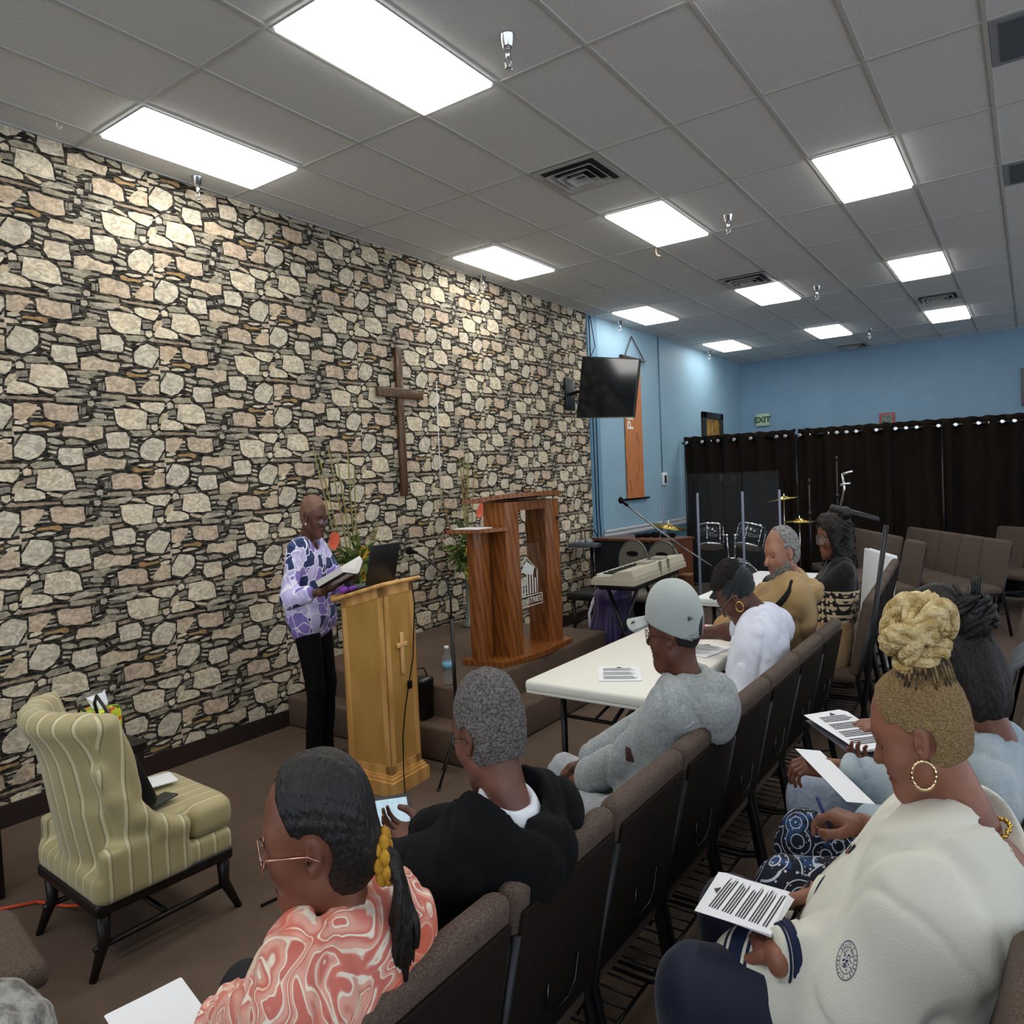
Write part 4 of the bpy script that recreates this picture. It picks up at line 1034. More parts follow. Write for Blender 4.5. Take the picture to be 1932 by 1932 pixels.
# ------------------------------------------------------------ drum kit behind a clear shield
SH = mat('shield_acrylic', '#6d7880', .06, alpha=.05, spec=.4)
EDGE = mat('shield_edge', '#8e97ac', .25)
t = thing('drum_shield', 'clear acrylic drum shield of tall hinged panels around the drum kit', 'shield', (-2.9, 8.2, 0))
SP = [(-3.78, 8.62), (-3.17, 8.2), (-2.68, 8.3), (-2.36, 8.62), ]
for i in range(3):
    p, q = Vector((*SP[i], 0)), Vector((*SP[i + 1], 0)); b = MB(); M = frame_M(p, q - p, (0, 0, 1)); L = (q - p).length
    b.rbox((.006, .01, -.004), (L - .006, 1.64, .004), .003, M=M); b.build('panel', SH, t)
for i in (0, 1, 2, 3):
    x, y = SP[i]; b = MB(); b.rbox((x - .012, y - .012, .01), (x + .012, y + .012, 1.42 if i else 1.3), .004); b.build('hinge', EDGE, t)
DR = mat('drum_black', '#0e1216', .2, coat=.4)
HEAD = mat('drum_head_tan', '#a38a6a', .5)
def drum(name, lab, M, r, h, head=None, lugs=6, parent=None):
    t = thing(name, lab, 'drum', tuple(M.translation))
    b = MB(); b.lathe([(r, -h / 2), (r, h / 2)], 32, M=M); b.build('shell', DR, t)
    b = MB(); b.lathe([(0, h / 2 + .004), (r * .98, h / 2 + .004)], 32, M=M); b.lathe([(r * .98, -h / 2 - .004), (0, -h / 2 - .004)], 32, M=M); b.build('head', head or HEAD, t)
    b = MB()
    for z in (-h / 2, h / 2): b.lathe([(r, z - .012), (r + .01, z - .012), (r + .01, z + .012), (r, z + .012)], 32, M=M)
    b.build('hoop', CHROME, t)
    b = MB()
    for k in range(lugs):
        a = 2 * PI * (k + .3) / lugs; b.tube([M @ Vector(((r + .012) * math.cos(a), (r + .012) * math.sin(a), z)) for z in (-h / 2, h / 2)], .005, 6)
        for z in (-h / 4, h / 4): b.ball(tuple(M @ Vector(((r + .01) * math.cos(a), (r + .01) * math.sin(a), z))), (.012, .012, .016))
    b.build('lugs', CHROME, t); return t
RX = lambda a: Matrix.Rotation(a, 4, 'X')
Mb = T(-2.92, 8.72, .33) @ rz(.42) @ RX(PI / 2)
bd = drum('bass_drum', 'black bass drum with white script on its front head', Mb, .26, .4, mat('bass_head', '#0b0e12', .3), 8)
b = MB(); text_mesh('Orbit', .15, Mb @ T(-.02, .10, .209) , b, bold=.002); b.build('lettering', mat('white_ink', '#cfd6da', .5), bd)
drum('tom_drum', 'black rack tom with chrome hardware, left one', T(-3.22, 8.72, .87) @ rz(.3) @ Matrix.Rotation(-.35, 4, 'X'), .145, .25)
drum('tom_drum', 'black rack tom with chrome hardware, right one', T(-2.76, 8.80, .86) @ rz(.2) @ Matrix.Rotation(-.35, 4, 'X') @ Matrix.Rotation(.2, 4, 'Y'), .15, .25)
drum('floor_tom', 'small dark snare or floor tom right of the bass drum', T(-2.42, 8.95, .66), .14, .17)
b = MB(); b.tube([(-3.0, 8.72, .58), (-3.02, 8.72, .88)], .012, 8); b.tube([(-2.93, 8.73, .58), (-2.92, 8.73, .88)], .012, 8)
for s, e in (((-3.02, 8.72, .88), (-3.12, 8.72, .90)), ((-2.92, 8.73, .88), (-2.85, 8.76, .9))): b.tube([s, e], .01, 8); b.ball(s, (.022, .022, .022))
b.rbox((-3.03, 8.69, .575), (-2.9, 8.75, .62), .01); tag(b.build('tom_mount', CHROME), 'chrome double tom mount on top of the bass drum', 'drum hardware')
BRASS = mat('cymbal_brass', '#b8a25c', .25, .9)
def cymbal(x, y, z, r, tilt, lab):
    t = thing('cymbal', lab, 'cymbal', (x, y, 0)); M = T(x, y, z) @ Matrix.Rotation(tilt, 4, 'Y')
    b = MB(); b.lathe([(r, 0), (r * .3, .016), (r * .22, .035), (0, .042), (0, .038), (r * .2, .03), (r * .28, .012), (r, -.003)], 32, M=M); b.build('plate', BRASS, t)
    b = MB(); b.tube([(x, y, z + .07), (x, y, .35)], .008, 8); b.build('pole', CHROME, t)
    for k in range(3):
        a = 2.1 * k + .4; b = MB(); b.tube([(x, y, .38), (x + .22 * math.cos(a), y + .22 * math.sin(a), .0)], .008, 6); b.build('leg', STEEL, t)
cymbal(-2.50, 9.32, 1.28, .22, -.15, 'brass crash cymbal, highest of the kit')
cymbal(-2.28, 9.15, 1.02, .2, .0, 'brass ride cymbal at the right of the kit')
cymbal(-3.52, 8.15, 1.03, .22, .22, 'brass cymbal at the left of the kit above the organ')

# purple jersey over a small chair with bottle, pink jacket, cap on table etc.
t = thing('purple_jersey', 'dark purple satin jersey with white trim draped over a stool', 'garment', (-2.7, 5.55, 0))
def jf(P, D): return D + .012 * np.sin(np.arctan2(P[..., 1] - 5.55, P[..., 0] + 2.92) * 14) * np.clip((.75 - P[..., 2]) * 2, 0, 1)
o = solid_obj('cloth', [solid([s_cap((-2.92, 5.55, .25), (-2.92, 5.55, .60), .21, .15), s_ell((-2.92, 5.55, .64), (.15, .15, .09)), s_cap((-2.92, 5.55, .05), (-2.92, 5.55, .3), .235, .21)], .05, .012, post=jf, smooth=1)], mat('purple_jersey_cloth', '#2c1d4f', .45, sheen=.2), t)
b = MB(); b.tube([(-3.07, 5.43, .15), (-3.09, 5.44, .5), (-3.05, 5.46, .62), (-2.98, 5.49, .70), (-2.90, 5.47, .725), (-2.84, 5.5, .715)], .014, 8); b.build('trim', mat('jersey_white', '#dcdce6', .6), t)
b = MB(); b.lathe([(.03, 0), (.032, .02), (.032, .10), (.02, .13), (.0, .13)], 16, c=(-2.93, 5.53, .71)); tag(b.build('dark_bottle', mat('bottle_dark', '#27363d', .2)), 'dark bottle standing above the purple jersey', 'bottle')
b = MB(); b.tube([(-3.55, 5.9, .02), (-3.5, 5.95, .2), (-3.45, 5.9, .02), (-3.35, 5.85, .02), (-3.3, 6.0, .15), (-3.32, 6.02, .25), (-3.42, 6.0, .3)], .012, 8); tag(b.build('orange_cable', mat('orange_cable', '#d9512a', .5)), 'bright orange coiled cable on the floor left of the purple jersey', 'cable')
b = MB(); rn = random.Random(7)
for k in range(9):
    x, y = -3.95 + rn.uniform(0, .5), 5.5 + rn.uniform(0, 1.0); b.tube([(x + rn.uniform(-.2, .2), y + rn.uniform(-.25, .25), .012 + .05 * rn.random()) for _ in range(5)], .006, 5)
o = b.build('cable_tangle', SEAM); tag(o, 'tangle of black cables on the floor by the stone wall', 'cable'); o['kind'] = 'stuff'
t = thing('pink_jacket', 'bright pink jacket crumpled on the far end of the cream table', 'garment', (-1.62, 3.8, .79))
solid_obj('cloth', [solid([s_ell((-1.58, 3.72, .855), (.13, .12, .07)), s_ell((-1.64, 3.86, .90), (.10, .12, .10)), s_ell((-1.50, 3.70, .83), (.08, .06, .04))], .04, .009, smooth=1,
     post=lambda P, D: np.maximum(D + .016 * np.sin(nz(P, 13, 2) * 5), .793 - P[..., 2]))], mat('pink_fleece', '#e0477f', .8, sheen=.3), t)
t = thing('table_gear', 'black headset case on the white table by the man in tan', 'case', (-1.5, 5.3, .79))
solid_obj('case', [solid([s_ell((-1.50, 5.25, .835), (.075, .085, .085)), s_cap((-1.52, 5.0, .82), (-1.40, 5.22, .82), .03)], .02, .009, post=lambda P, D: np.maximum(D, .793 - P[..., 2]))], BLACK, t)
def papers(name, lab, M, w, l, n=2, lines=14, grp=None):
    t = thing(name, lab, 'paper', tuple(M.translation)); b = MB()
    for k in range(n): b.box((0, 0, .0012 * k), (w, l, .0012 * k + .0008), M=M @ rz(.02 * k))
    b.build('sheets', PAPER, t); b = MB(); rn = random.Random(len(lab)); z = .0012 * n + .0006
    for k in range(lines):
        y = l * (.86 - .8 * k / lines)
        if k % 5 == 4: continue
        b.add([M @ Vector(v) for v in ((w * .1, y, z), (w * rn.uniform(.7, .92), y, z), (w * rn.uniform(.7, .92), y + l * .018, z), (w * .1, y + l * .018, z))], [(0, 1, 2, 3)])
    b.prism([(w * .42, l * .9), (w * .58, l * .9), (w * .5, l * .97)], z, z + .0003, M=M)
    b.build('printed_text', INK, t); return t
papers('handout', 'printed handout on the near end of the cream table', T(-1.50, 2.70, .7915) @ rz(.5), .18, .23)
papers('handout', 'open papers on the cream table under the bent woman', T(-1.50, 3.32, .7915) @ rz(-.2), .26, .24, 3)
papers('handout', 'loose papers on the white table behind the bent woman', T(-1.72, 5.0, .7915) @ rz(.3), .17, .22)
# grey jacket on a chair back of the right-hand row
t = thing('hanging_jacket', 'grey jacket hanging over a chair back at the right edge', 'garment', (0, 3.35, .9))
b = MB(); vs = []
for j, z in enumerate((.50, .62, .75, .88, .935, .88, .6)):
    for k in range(13):
        y = 3.18 + .42 * k / 12; x = (-.125, -.11, -.085, -.055, .0, .045, .03)[j] + .008 * math.sin(k * 1.9 + j)
        vs.append((x, y + .01 * math.sin(j), z + .006 * math.cos(k)))
b.add(vs, [(r * 13 + k, r * 13 + k + 1, (r + 1) * 13 + k + 1, (r + 1) * 13 + k) for r in range(6) for k in range(12)], 0, True)
o = b.build('cloth', mat('grey_jacket', '#4a5057', .8), t); md = o.modifiers.new('s', 'SOLIDIFY'); md.thickness = .012
# ------------------------------------------------------------ people
SX, SZ = .8, 1.067
def m_skin(name, c, c2):
    g = NG('skin_' + name, .42, spec=.45)
    n = g.noise(16, 4)[0]; g.color(g.mix(g.ramp(n, .35, .7), c, c2)); g.bump(g.noise(220, 2)[0], .12, .002)
    g.b.inputs['Subsurface Weight'].default_value = .06; g.b.inputs['Subsurface Radius'].default_value = (.02, .008, .004)
    return g.m
def m_cloth(name, c, c2=None, ns=8, rough=.9, wv=300, b=.3, sheen=.15):
    return mat(name, c, rough, c2=c2 or c, ns=ns, bump=b, bs=wv, sheen=sheen, spec=.3)
def vec(*a): return np.array(a, float)
def rotm(yaw=0, pitch=0, roll=0):
    """head frame: +x forward; pitch > 0 looks down"""
    return np.array((Matrix.Rotation(yaw, 3, 'Z') @ Matrix.Rotation(pitch, 3, 'Y') @ Matrix.Rotation(roll, 3, 'X')))
def head_solid(jaw=1.0, nose=1.0, full=1.0, ears=True, open_eyes=False, vox=.0036, long_neck=True, brow=1.0):
    p = [s_ell((-.014, 0, .032), (.100, .078, .092)), s_ell((.026, 0, .03), (.068, .066, .075)), s_ell((.030, 0, -.040), (.062, .057 * full, .074)),
         s_ell((.062, 0, -.092), (.026, .026 * jaw, .020)), s_cap((.058, .0, -.092), (-.005, .050 * jaw, -.06), .020 * full), s_cap((.058, 0, -.092), (-.005, -.050 * jaw, -.06), .020 * full)]
    p += [s_cap((.080, .012, .026), (.070, .042, .024), .011 * brow), s_cap((.080, -.012, .026), (.070, -.042, .024), .011 * brow)]
    p += [s_ell((.060, .038 * full, -.024), (.026, .024, .024)), s_ell((.060, -.038 * full, -.024), (.026, .024, .024))]
    D, lo = None, None
    q = [s_cap((.084, 0, .012), (.107 * nose - .0, 0, -.024), .0085, .0125 * nose), s_ell((.092, .0125 * nose, -.028), (.012, .0085, .008)), s_ell((.092, -.0125 * nose, -.028), (.012, .0085, .008))]
    lips = [s_ell((.088, 0, -.0535), (.011, .024, .0065)), s_ell((.086, 0, -.0655), (.012, .021, .0075))]
    lids = [s_ell((.071, .031, .006), (.0155, .0165, .0125)), s_ell((.071, -.031, .006), (.0155, .0165, .0125))] if not open_eyes else []
    nk = [s_cap((-.022, 0, -.05), (-.045, 0, -.20), .054, .060)] if long_neck else []
    sub = [s_ell((.094, .033, .004), (.017, .019, .013)), s_ell((.094, -.033, .004), (.017, .019, .013)), s_ell((.0975, 0, -.0595), (.006, .026, .0014))]
    e = []
    if ears:
        for s in (-1, 1):
            M = Matrix.Rotation(.28 * s, 3, 'Z') @ Matrix.Rotation(-.15, 3, 'Y')
            e += [s_ell((-.010, s * .0775, -.002), (.0175, .0075, .0285), M), s_ell((-.003, s * .076, -.026), (.010, .007, .010), M)]
    V = None
    # stages: soft mass, then features with tighter blending
    lo_all = np.min([a[1] for a in p + nk + e], 0) - .02; hi_all = np.max([a[2] for a in p + nk + q], 0) + .02
    box = (lambda P: np.full(P.shape[:-1], BIG), lo_all, hi_all)
    def post(P, D):
        def add(D, prims, k):
            for f, a, b in prims:
                i0 = np.maximum(0, ((a - k - .01 - P[0, 0, 0]) / vox).astype(int)); i1 = np.maximum(i0 + 1, ((b + k + .01 - P[0, 0, 0]) / vox).astype(int) + 1)
                sl = tuple(slice(x, y) for x, y in zip(i0, i1)); d = f(P[sl]); o = D[sl]
                h = np.maximum(k - np.abs(o - d), 0) / k; D[sl] = np.minimum(o, d) - h * h * k * .25
            return D
        def cut(D, prims, k):
            for f, a, b in prims:
                i0 = np.maximum(0, ((a - k - .01 - P[0, 0, 0]) / vox).astype(int)); i1 = np.maximum(i0 + 1, ((b + k + .01 - P[0, 0, 0]) / vox).astype(int) + 1)
                sl = tuple(slice(x, y) for x, y in zip(i0, i1)); d = -f(P[sl]); o = D[sl]
                h = np.maximum(k - np.abs(o - d), 0) / k; D[sl] = np.maximum(o, d) + h * h * k * .25
            return D
        D = add(D, nk, .03); D = cut(D, sub[:2], .012); D = add(D, q, .008); D = add(D, lids, .003); D = add(D, lips, .004)
        D = cut(D, sub[2:], .002); D = add(D, e, .004)
        if ears: D = cut(D, [s_ell((-.006, s * .0855, .003), (.0105, .0055, .018)) for s in (-1, 1)] + [s_ell((-.002, s * .084, -.010), (.006, .007, .008)) for s in (-1, 1)], .003)
        return D
    return solid(p + [box], .03, vox, post=post, smooth=1)
def lips_mid(C, F):  # face centres in head space
    m = ((C[:, 0] > .076) & (np.abs(C[:, 1]) < .026 - .28 * np.abs(C[:, 2] + .0595)) & (C[:, 2] > -.0745) & (C[:, 2] < -.046))
    return m.astype(int)
def hand_solid(side=1, curl=.5, spread=.12, thumb=.5, pinch=0.0, vox=.0032):
    """wrist at the origin, fingers towards +x, palm towards -z; side 1: thumb towards +y"""
    p = [s_box((.044, 0, 0), (.046, .039, .0135), .013), s_cap((-.03, 0, 0), (.01, 0, 0), .027, .026), s_ell((.03, side * .026, -.008), (.03, .016, .014))]
    q = []
    for i, (y, L, r) in enumerate(((.029, .074, .0088), (.0095, .082, .009), (-.0105, .076, .0086), (-.029, .060, .0076))):
        y *= side; b = vec(.086 - abs(i - 1) * .003, y, .001); a = 0.0; fan = (1.5 - i) * spread * side * .35
        c = curl * (1 + .12 * i) if not (pinch and i == 0) else pinch
        pts = [b]; rs = [r * 1.08]
        for f, seg in enumerate((.44, .31, .25)):
            a += c * (.75 if f == 0 else 1.0)
            d = vec(math.cos(a) * math.cos(fan), math.sin(fan) * math.cos(a), -math.sin(a)); pts.append(pts[-1] + d * L * seg); rs.append(r * (1.0 - .1 * (f + 1)))
        q += s_chain(pts, rs)
    t0 = vec(.018, side * .030, -.006); d1 = vec(.62, side * .62, -.45 * (thumb + .3)); d1 /= np.linalg.norm(d1)
    t1 = t0 + d1 * .040; d2 = vec(.86, side * (.45 - thumb * .7), -.35 * thumb - .1); d2 /= np.linalg.norm(d2); t2 = t1 + d2 * .032; d3 = vec(.95, side * (.15 - thumb * .6), -.3 * thumb); d3 /= np.linalg.norm(d3)
    q += s_chain([t0, t1, t2, t2 + d3 * .024], [.0145, .0115, .0102, .0085])
    D, lo = field(p, .012, vox, pad=.13)
    n = D.shape; ax = [lo[i] + vox * np.arange(n[i]) for i in range(3)]; k = .0035
    for f, a, b in q:
        i0 = np.maximum(0, ((a - k - .006 - lo) / vox).astype(int)); i1 = ((b + k + .006 - lo) / vox).astype(int) + 2
        sl = tuple(slice(x, y) for x, y in zip(i0, i1)); P = np.stack(np.meshgrid(*[ax[j][sl[j]] for j in range(3)], indexing='ij'), -1)
        d = f(P); o = D[sl]; h = np.maximum(k - np.abs(o - d), 0) / k; D[sl] = np.minimum(o, d) - h * h * k * .25
    V, F = nets(D, lo, vox)
    return V, F
def ik(A, B, l1, l2, pole):
    A = np.array(A, float); B = np.array(B, float); d = B - A; L = np.linalg.norm(d); L2 = min(L, (l1 + l2) * .995)
    d /= max(L, 1e-6); x = (l1 * l1 - l2 * l2 + L2 * L2) / (2 * L2); h = math.sqrt(max(l1 * l1 - x * x, 0))
    p = np.array(pole, float); p = p - d * (p @ d); p /= np.linalg.norm(p)
    return A + d * x + p * h
class Person:
    def __init__(s, label, org, yaw, scale=1.0, head=None, hyaw=None, hpitch=10, hroll=0, bulk=1.0, sh=.165, pel=(0, 0, .52)):
        s.org = vec(*org); s.yaw = math.radians(yaw); s.sc = scale; c, n = math.cos(s.yaw), math.sin(s.yaw)
        s.R = np.array([[c, -n, 0], [n, c, 0], [0, 0, 1]]); s.S = vec(SX * scale, SX * scale, SZ * scale)
        s.t = thing('person', label, 'person', tuple(org)); s.bulk = bulk
        s.head = s.W2L(head); s.HR = rotm(math.radians(hyaw - yaw), math.radians(hpitch), math.radians(hroll))
        s.pel = vec(*pel)
        s.N = s.head + s.HR @ vec(-.03, 0, -.11) * .6 + vec(-.018, 0, -.11) * .4; s.N[2] -= .035
        s.N = s.head * 1.0 + .55 * (s.HR @ vec(-.04, 0, -.165)) + .45 * vec(-.045, 0, -.165)
        s.sh = {}
        for k, sg in (('l', 1), ('r', -1)): s.sh[k] = s.N + vec(-.01, sg * sh, -.045)
        s.parts = []
    def W2L(s, w): return (s.R.T @ (vec(*w) - s.org)) / s.S
    def xf(s, V): return (V * s.S) @ s.R.T + s.org
    def hx(s, V): return V @ s.HR.T + s.head
    def d2l(s, d): v = (s.R.T @ vec(*d)) / s.S; return v / np.linalg.norm(v)
    def torso(s, g=0.0, top=True, lo=0.0, belly=0.0, bust=0.0, shw=.125, flare=0.0):
        A, B = s.pel, s.N; p = []
        rows = ((0, .080, .112), (.18, .062, .104), (.38, .054, .096), (.55, .062, .098), (.72, .076, .096), (.86, .088, .076), (.93, .080, .056))
        for t, w, r in rows:
            if t < lo: continue
            c = A + (B - A) * t + vec(-.02 * math.sin(PI * t), 0, 0) + vec(belly * math.exp(-((t - .3) / .2) ** 2), 0, 0)
            w, r = w * s.bulk, r * s.bulk + g + flare * (1 - t)
            c = c + vec(bust * math.exp(-((t - .66) / .12) ** 2), 0, 0)
            p.append(s_cap(c + vec(0, -w, 0), c + vec(0, w, 0), r))
        if top: p.append(s_cap(s.sh['l'] * .8 + s.N * .2 + vec(0, 0, .012), s.sh['r'] * .8 + s.N * .2 + vec(0, 0, .012), .040 + g * .8)); p.append(s_cap(s.N + vec(-.01, 0, -.06), s.N + vec(0, 0, .0), .062 + g * .8, .048 + g * .6))
        return p
    def arm(s, k, wrist, pole, fdir=None, palm=None, hand=None, l1=.29, l2=.255, world=True):
        W = s.W2L(wrist) if world else vec(*wrist)
        E = ik(s.sh[k], W, l1, l2, pole)
        L = np.linalg.norm(W - s.sh[k])
        if L > (l1 + l2) * .995: E = s.sh[k] + (W - s.sh[k]) * l1 / (l1 + l2)
        setattr(s, 'E' + k, E); setattr(s, 'W' + k, W)
        if hand is not None:
            x = (s.d2l(fdir) if world else vec(*fdir)); x = x / np.linalg.norm(x)
            z = -(s.d2l(palm) if world else vec(*palm)); z = z - x * (x @ z); z /= np.linalg.norm(z); y = np.cross(z, x)
            M = np.stack([x, y, z], 1); V, F = hand_solid(**hand); s.parts.append((V @ M.T + W, F)); setattr(s, 'H' + k, (M, W))
    def armp(s, k, g, r=(.05, .043, .036, .030), frm=0.0, to=1.0):
        S, E, W = s.sh[k], getattr(s, 'E' + k), getattr(s, 'W' + k); b = .5 + .5 * s.bulk
        p = []
        if frm < .5: 
            e = min(1, to * 2); p.append(s_cap(S, S + (E - S) * e, (r[0] * b + g), (r[0] + (r[1] - r[0]) * e) * b + g))
        if to > .5: 
            e = (to - .5) * 2; p.append(s_cap(E, E + (W - E) * e, (r[1] * b + g), (r[2] + 0 * e) * b + g if e < 1 else r[3] * b + g))
        return p
    def legs_sit(s, knees, ankles, world=True, r=(.085, .062, .042)):
        s.K = {}; s.A = {}
        for k, sg in (('l', 1), ('r', -1)):
            s.K[k] = s.W2L(knees[k]) if world else vec(*knees[k]); s.A[k] = s.W2L(ankles[k]) if world else vec(*ankles[k])
        s.lr = r
    def legp(s, g=0.0, k2=('l', 'r'), to=1.0):
        p = []
        for k in k2:
            sg = 1 if k == 'l' else -1; h = s.pel + vec(0, sg * .09, -.0); r = [v * (.5 + .5 * s.bulk) + g for v in s.lr]
            p.append(s_cap(h, s.K[k], r[0] * 1.05, r[1])); p.append(s_cap(s.K[k], s.K[k] + (s.A[k] - s.K[k]) * to, r[1], r[2]))
        p.append(s_cap(s.pel + vec(0, -.08, -.0), s.pel + vec(0, .08, 0), .12 * s.bulk + g))
        return p
    def skin(s, m, lips=None, legs=False, **hk):
        V, F = head_solid(**hk); nh = len(V); s.hV = V
        hmid = lips_mid(V[F].mean(1), F)
        body = s.torso(-.012)
        for k in 'lr':
            if hasattr(s, 'E' + k): body += s.armp(k, -.006)
        if hasattr(s, 'K'): body += s.legp(-.012)
        Vb, Fb = solid(body, .035, .013, smooth=1)
        parts = [(s.hx(V), F), (Vb, Fb)] + s.parts
        ntot = sum(len(f) for _, f in parts)
        mid = np.zeros(ntot, int); mid[:len(F)] = hmid
        s.body = solid_obj('body', parts, [m, lips or m], s.t, xf=s.xf, mid=lambda C, F_: mid)
        return s.body
    def cloth(s, name, prims, m, k=.024, vox=.011, sub=(), fold=.006, ff=11, seed=1.0, post=None, smooth=1, sk=.008, **kw):
        def pp(P, D):
            if fold:
                q = nz(P * vec(1, 1, .55), ff * 1.5, seed + 3); q2 = nz(P * vec(.6, 1, 1), ff * 2.1, seed + 7)
                D = D + fold * (.8 * nz(P, ff, seed) + 1.5 * np.maximum(0, 1 - np.abs(q) * 4) ** 1.5 + .8 * np.maximum(0, 1 - np.abs(q2) * 5) ** 1.5 - .3)
            return post(P, D) if post else D
        return solid_obj(name, [solid(prims, k, vox, sub=sub, post=pp, smooth=smooth, subk=sk, pad=.04)], m, s.t, xf=s.xf, **kw)
    def hmesh(s, name, prims, m, k=.02, vox=.005, sub=(), post=None, smooth=1, parent=None, sk=.006, **kw):
        """piece modelled in head space"""
        return solid_obj(name, [solid(prims, k, vox, sub=sub, post=post, smooth=smooth, subk=sk)], m, parent or s.t, xf=lambda V: s.xf(s.hx(V)), **kw)
    def hmb(s, name, mb, m, parent=None):
        V = s.xf(s.hx(np.array(mb.v))); mb.v = [tuple(v) for v in V]; return mb.build(name, m, parent or s.t)
    def lmb(s, name, mb, m, parent=None):
        V = s.xf(np.array(mb.v)); mb.v = [tuple(v) for v in V]; return mb.build(name, m, parent or s.t)
    def face_bits(s, brow='#1a120e', lash=True, brows=True, bw=.0032):
        if brows:
            b = MB()
            for g in (-1, 1): b.tube([(.089, g * .013, .028), (.0875, g * .026, .0345), (.079, g * .041, .033), (.069, g * .050, .027)], [bw * .8, bw, bw * .9, bw * .4], 6, flat=1.0)
            s.hmb('eyebrows', b, mat('brow_' + brow[1:], brow, .9))
        if lash:
            b = MB()
            for g in (-1, 1): b.tube([(.0845, g * .019, .0), (.088, g * .030, -.004), (.083, g * .043, .0005)], .0016, 5)
            s.hmb('eyelashes', b, SEAM)
    def eyes(s):
        b = MB()
        for g in (-1, 1): b.ball((.0715, g * .031, .006), .0145, 14)
        s.hmb('eye_whites', b, mat('eye_white', '#d8d2cc', .2))
        b = MB()
        for g in (-1, 1): b.ball((.0805, g * .031, .004), (.006, .0065, .0065), 10)
        s.hmb('irises', b, mat('iris', '#1c100a', .15))
        b = MB()
        for g in (-1, 1): b.ball((.0715, g * .031, .0115), (.0162, .0175, .0115), 12)
        s.hmb('upper_lids', b, s.body.data.materials[0])
    def glasses(s, m, lens=True, w=.030, h=.021, z=-.002, x=.106, r=.0016, rimless=False):
        t = MB()
        for g in (-1, 1):
            L = [(x - abs(math.cos(a)) * .0 - .012 * max(0, math.cos(a) * 1) , g * (.034 + w * math.cos(a)), z + h * math.sin(a)) for a in [2 * PI * i / 20 for i in range(21)]]
            t.tube(L, r, 6, cap=False)
            t.tube([(x - .012, g * (.034 + w), z + .006), (x - .03, g * .073, z + .007), (.0, g * .083, z + .004), (-.02, g * .084, -.008)], r, 6)
        t.tube([(x, -.006, z + .004), (x + .004, 0, z + .007), (x, .006, z + .004)], r, 6)
        o = s.hmb('glasses', t, m)
        if lens:
            b = MB()
            for g in (-1, 1):
                ring = [(x - .012 * max(0, math.cos(a)), g * (.034 + w * math.cos(a)), z + h * math.sin(a)) for a in [2 * PI * i / 20 for i in range(20)]]
                b.add(ring, [tuple(range(20))])
            s.hmb('lenses', b, mat('lens', '#dfe8ee', .03, alpha=.16, spec=.8), o)
def hair_cap(p, m, t=.006, vox=.004, front=.075, nape=-.06, side=.0, rough=.0, f=90, name='hair', back=1.0, seed=2, line=1.0):
    """close-cropped hair: shell over the skull behind a hairline"""
    pr = [s_ell((-.014, 0, .032), (.100, .078, .092)), s_ell((.026, 0, .03), (.068, .066, .075)), s_ell((-.03, 0, -.01), (.075 * back, .070, .085))]
    def post(P, D):
        if rough: D = D + rough * nz(P, f, seed)
        x, y, z = P[..., 0], P[..., 1], P[..., 2]
        # hairline: forehead arc, temples, over the ear, nape
        line_ = (x - (front - .30 * np.maximum(0, .085 - z) * line)) * .8
        line_ = np.where(z < .045, (x - (-.005 + .9 * np.maximum(0, z - .0) + side)) * .8, line_)
        n = nape - z
        ear = .030 - np.sqrt((x + .008) ** 2 + (z + .006) ** 2 + (np.abs(y) - .08) ** 2 * .3)
        return np.maximum(np.maximum(D, line_), np.maximum(n, ear * .9))
    return p.hmesh(name, pr, m, .03, vox, post=post) if not t else solid_obj(name, [solid(pr, .03, vox, post=post, grow=t, smooth=1)], m, p.t, xf=lambda V: p.xf(p.hx(V)))
def strand_tube(b, pts, r, n=10, mi=0, strands=0):
    """smooth tube through control points; strands > 0 twists thin ropes round it"""
    P = [np.array(q, float) for q in pts]; out = []
    for i in range(len(P) - 1):
        p0, p1, p2, p3 = P[max(i - 1, 0)], P[i], P[i + 1], P[min(i + 2, len(P) - 1)]
        for j in range(n):
            t = j / n; out.append(.5 * ((2 * p1) + (-p0 + p2) * t + (2 * p0 - 5 * p1 + 4 * p2 - p3) * t * t + (-p0 + 3 * p1 - 3 * p2 + p3) * t ** 3))
    out.append(P[-1]); rs = [r * (1 - .5 * abs(2 * i / (len(out) - 1) - 1) ** 6) for i in range(len(out))]
    if not strands: b.tube([tuple(q) for q in out], rs, 10, mi); return
    for s_ in range(strands):
        q2 = []
        for i, q in enumerate(out):
            tg = out[min(i + 1, len(out) - 1)] - out[max(i - 1, 0)]; tg /= np.linalg.norm(tg) + 1e-9
            a = np.cross(tg, (.3, .2, 1)); a /= np.linalg.norm(a); c = np.cross(tg, a); ph = 2 * PI * s_ / strands + i * .28
            q2.append(tuple(q + (a * math.cos(ph) + c * math.sin(ph)) * r * .55))
        b.tube(q2, [x * .55 for x in rs], 6, mi)
LIPS_D = mat('lips_dark', '#5f3a35', .4); LIPS_M = mat('lips_mid', '#8a5046', .4)
HAIRB = mat('hair_black', '#0d0b0b', .45, c2='#1b1716', ns=60, bump=.6, bs=160, stretch=(1, 1, .25))
def grey_hair(name, a, b_, ns=190): return mat(name, a, .9, c2=b_, ns=ns, bump=1.0, bs=170, contrast=(.38, .62), spec=.2)
GOLD = mat('gold', '#d9b45a', .22, 1.0)
SILV = mat('silver_frame', '#8c8a88', .3, .8)

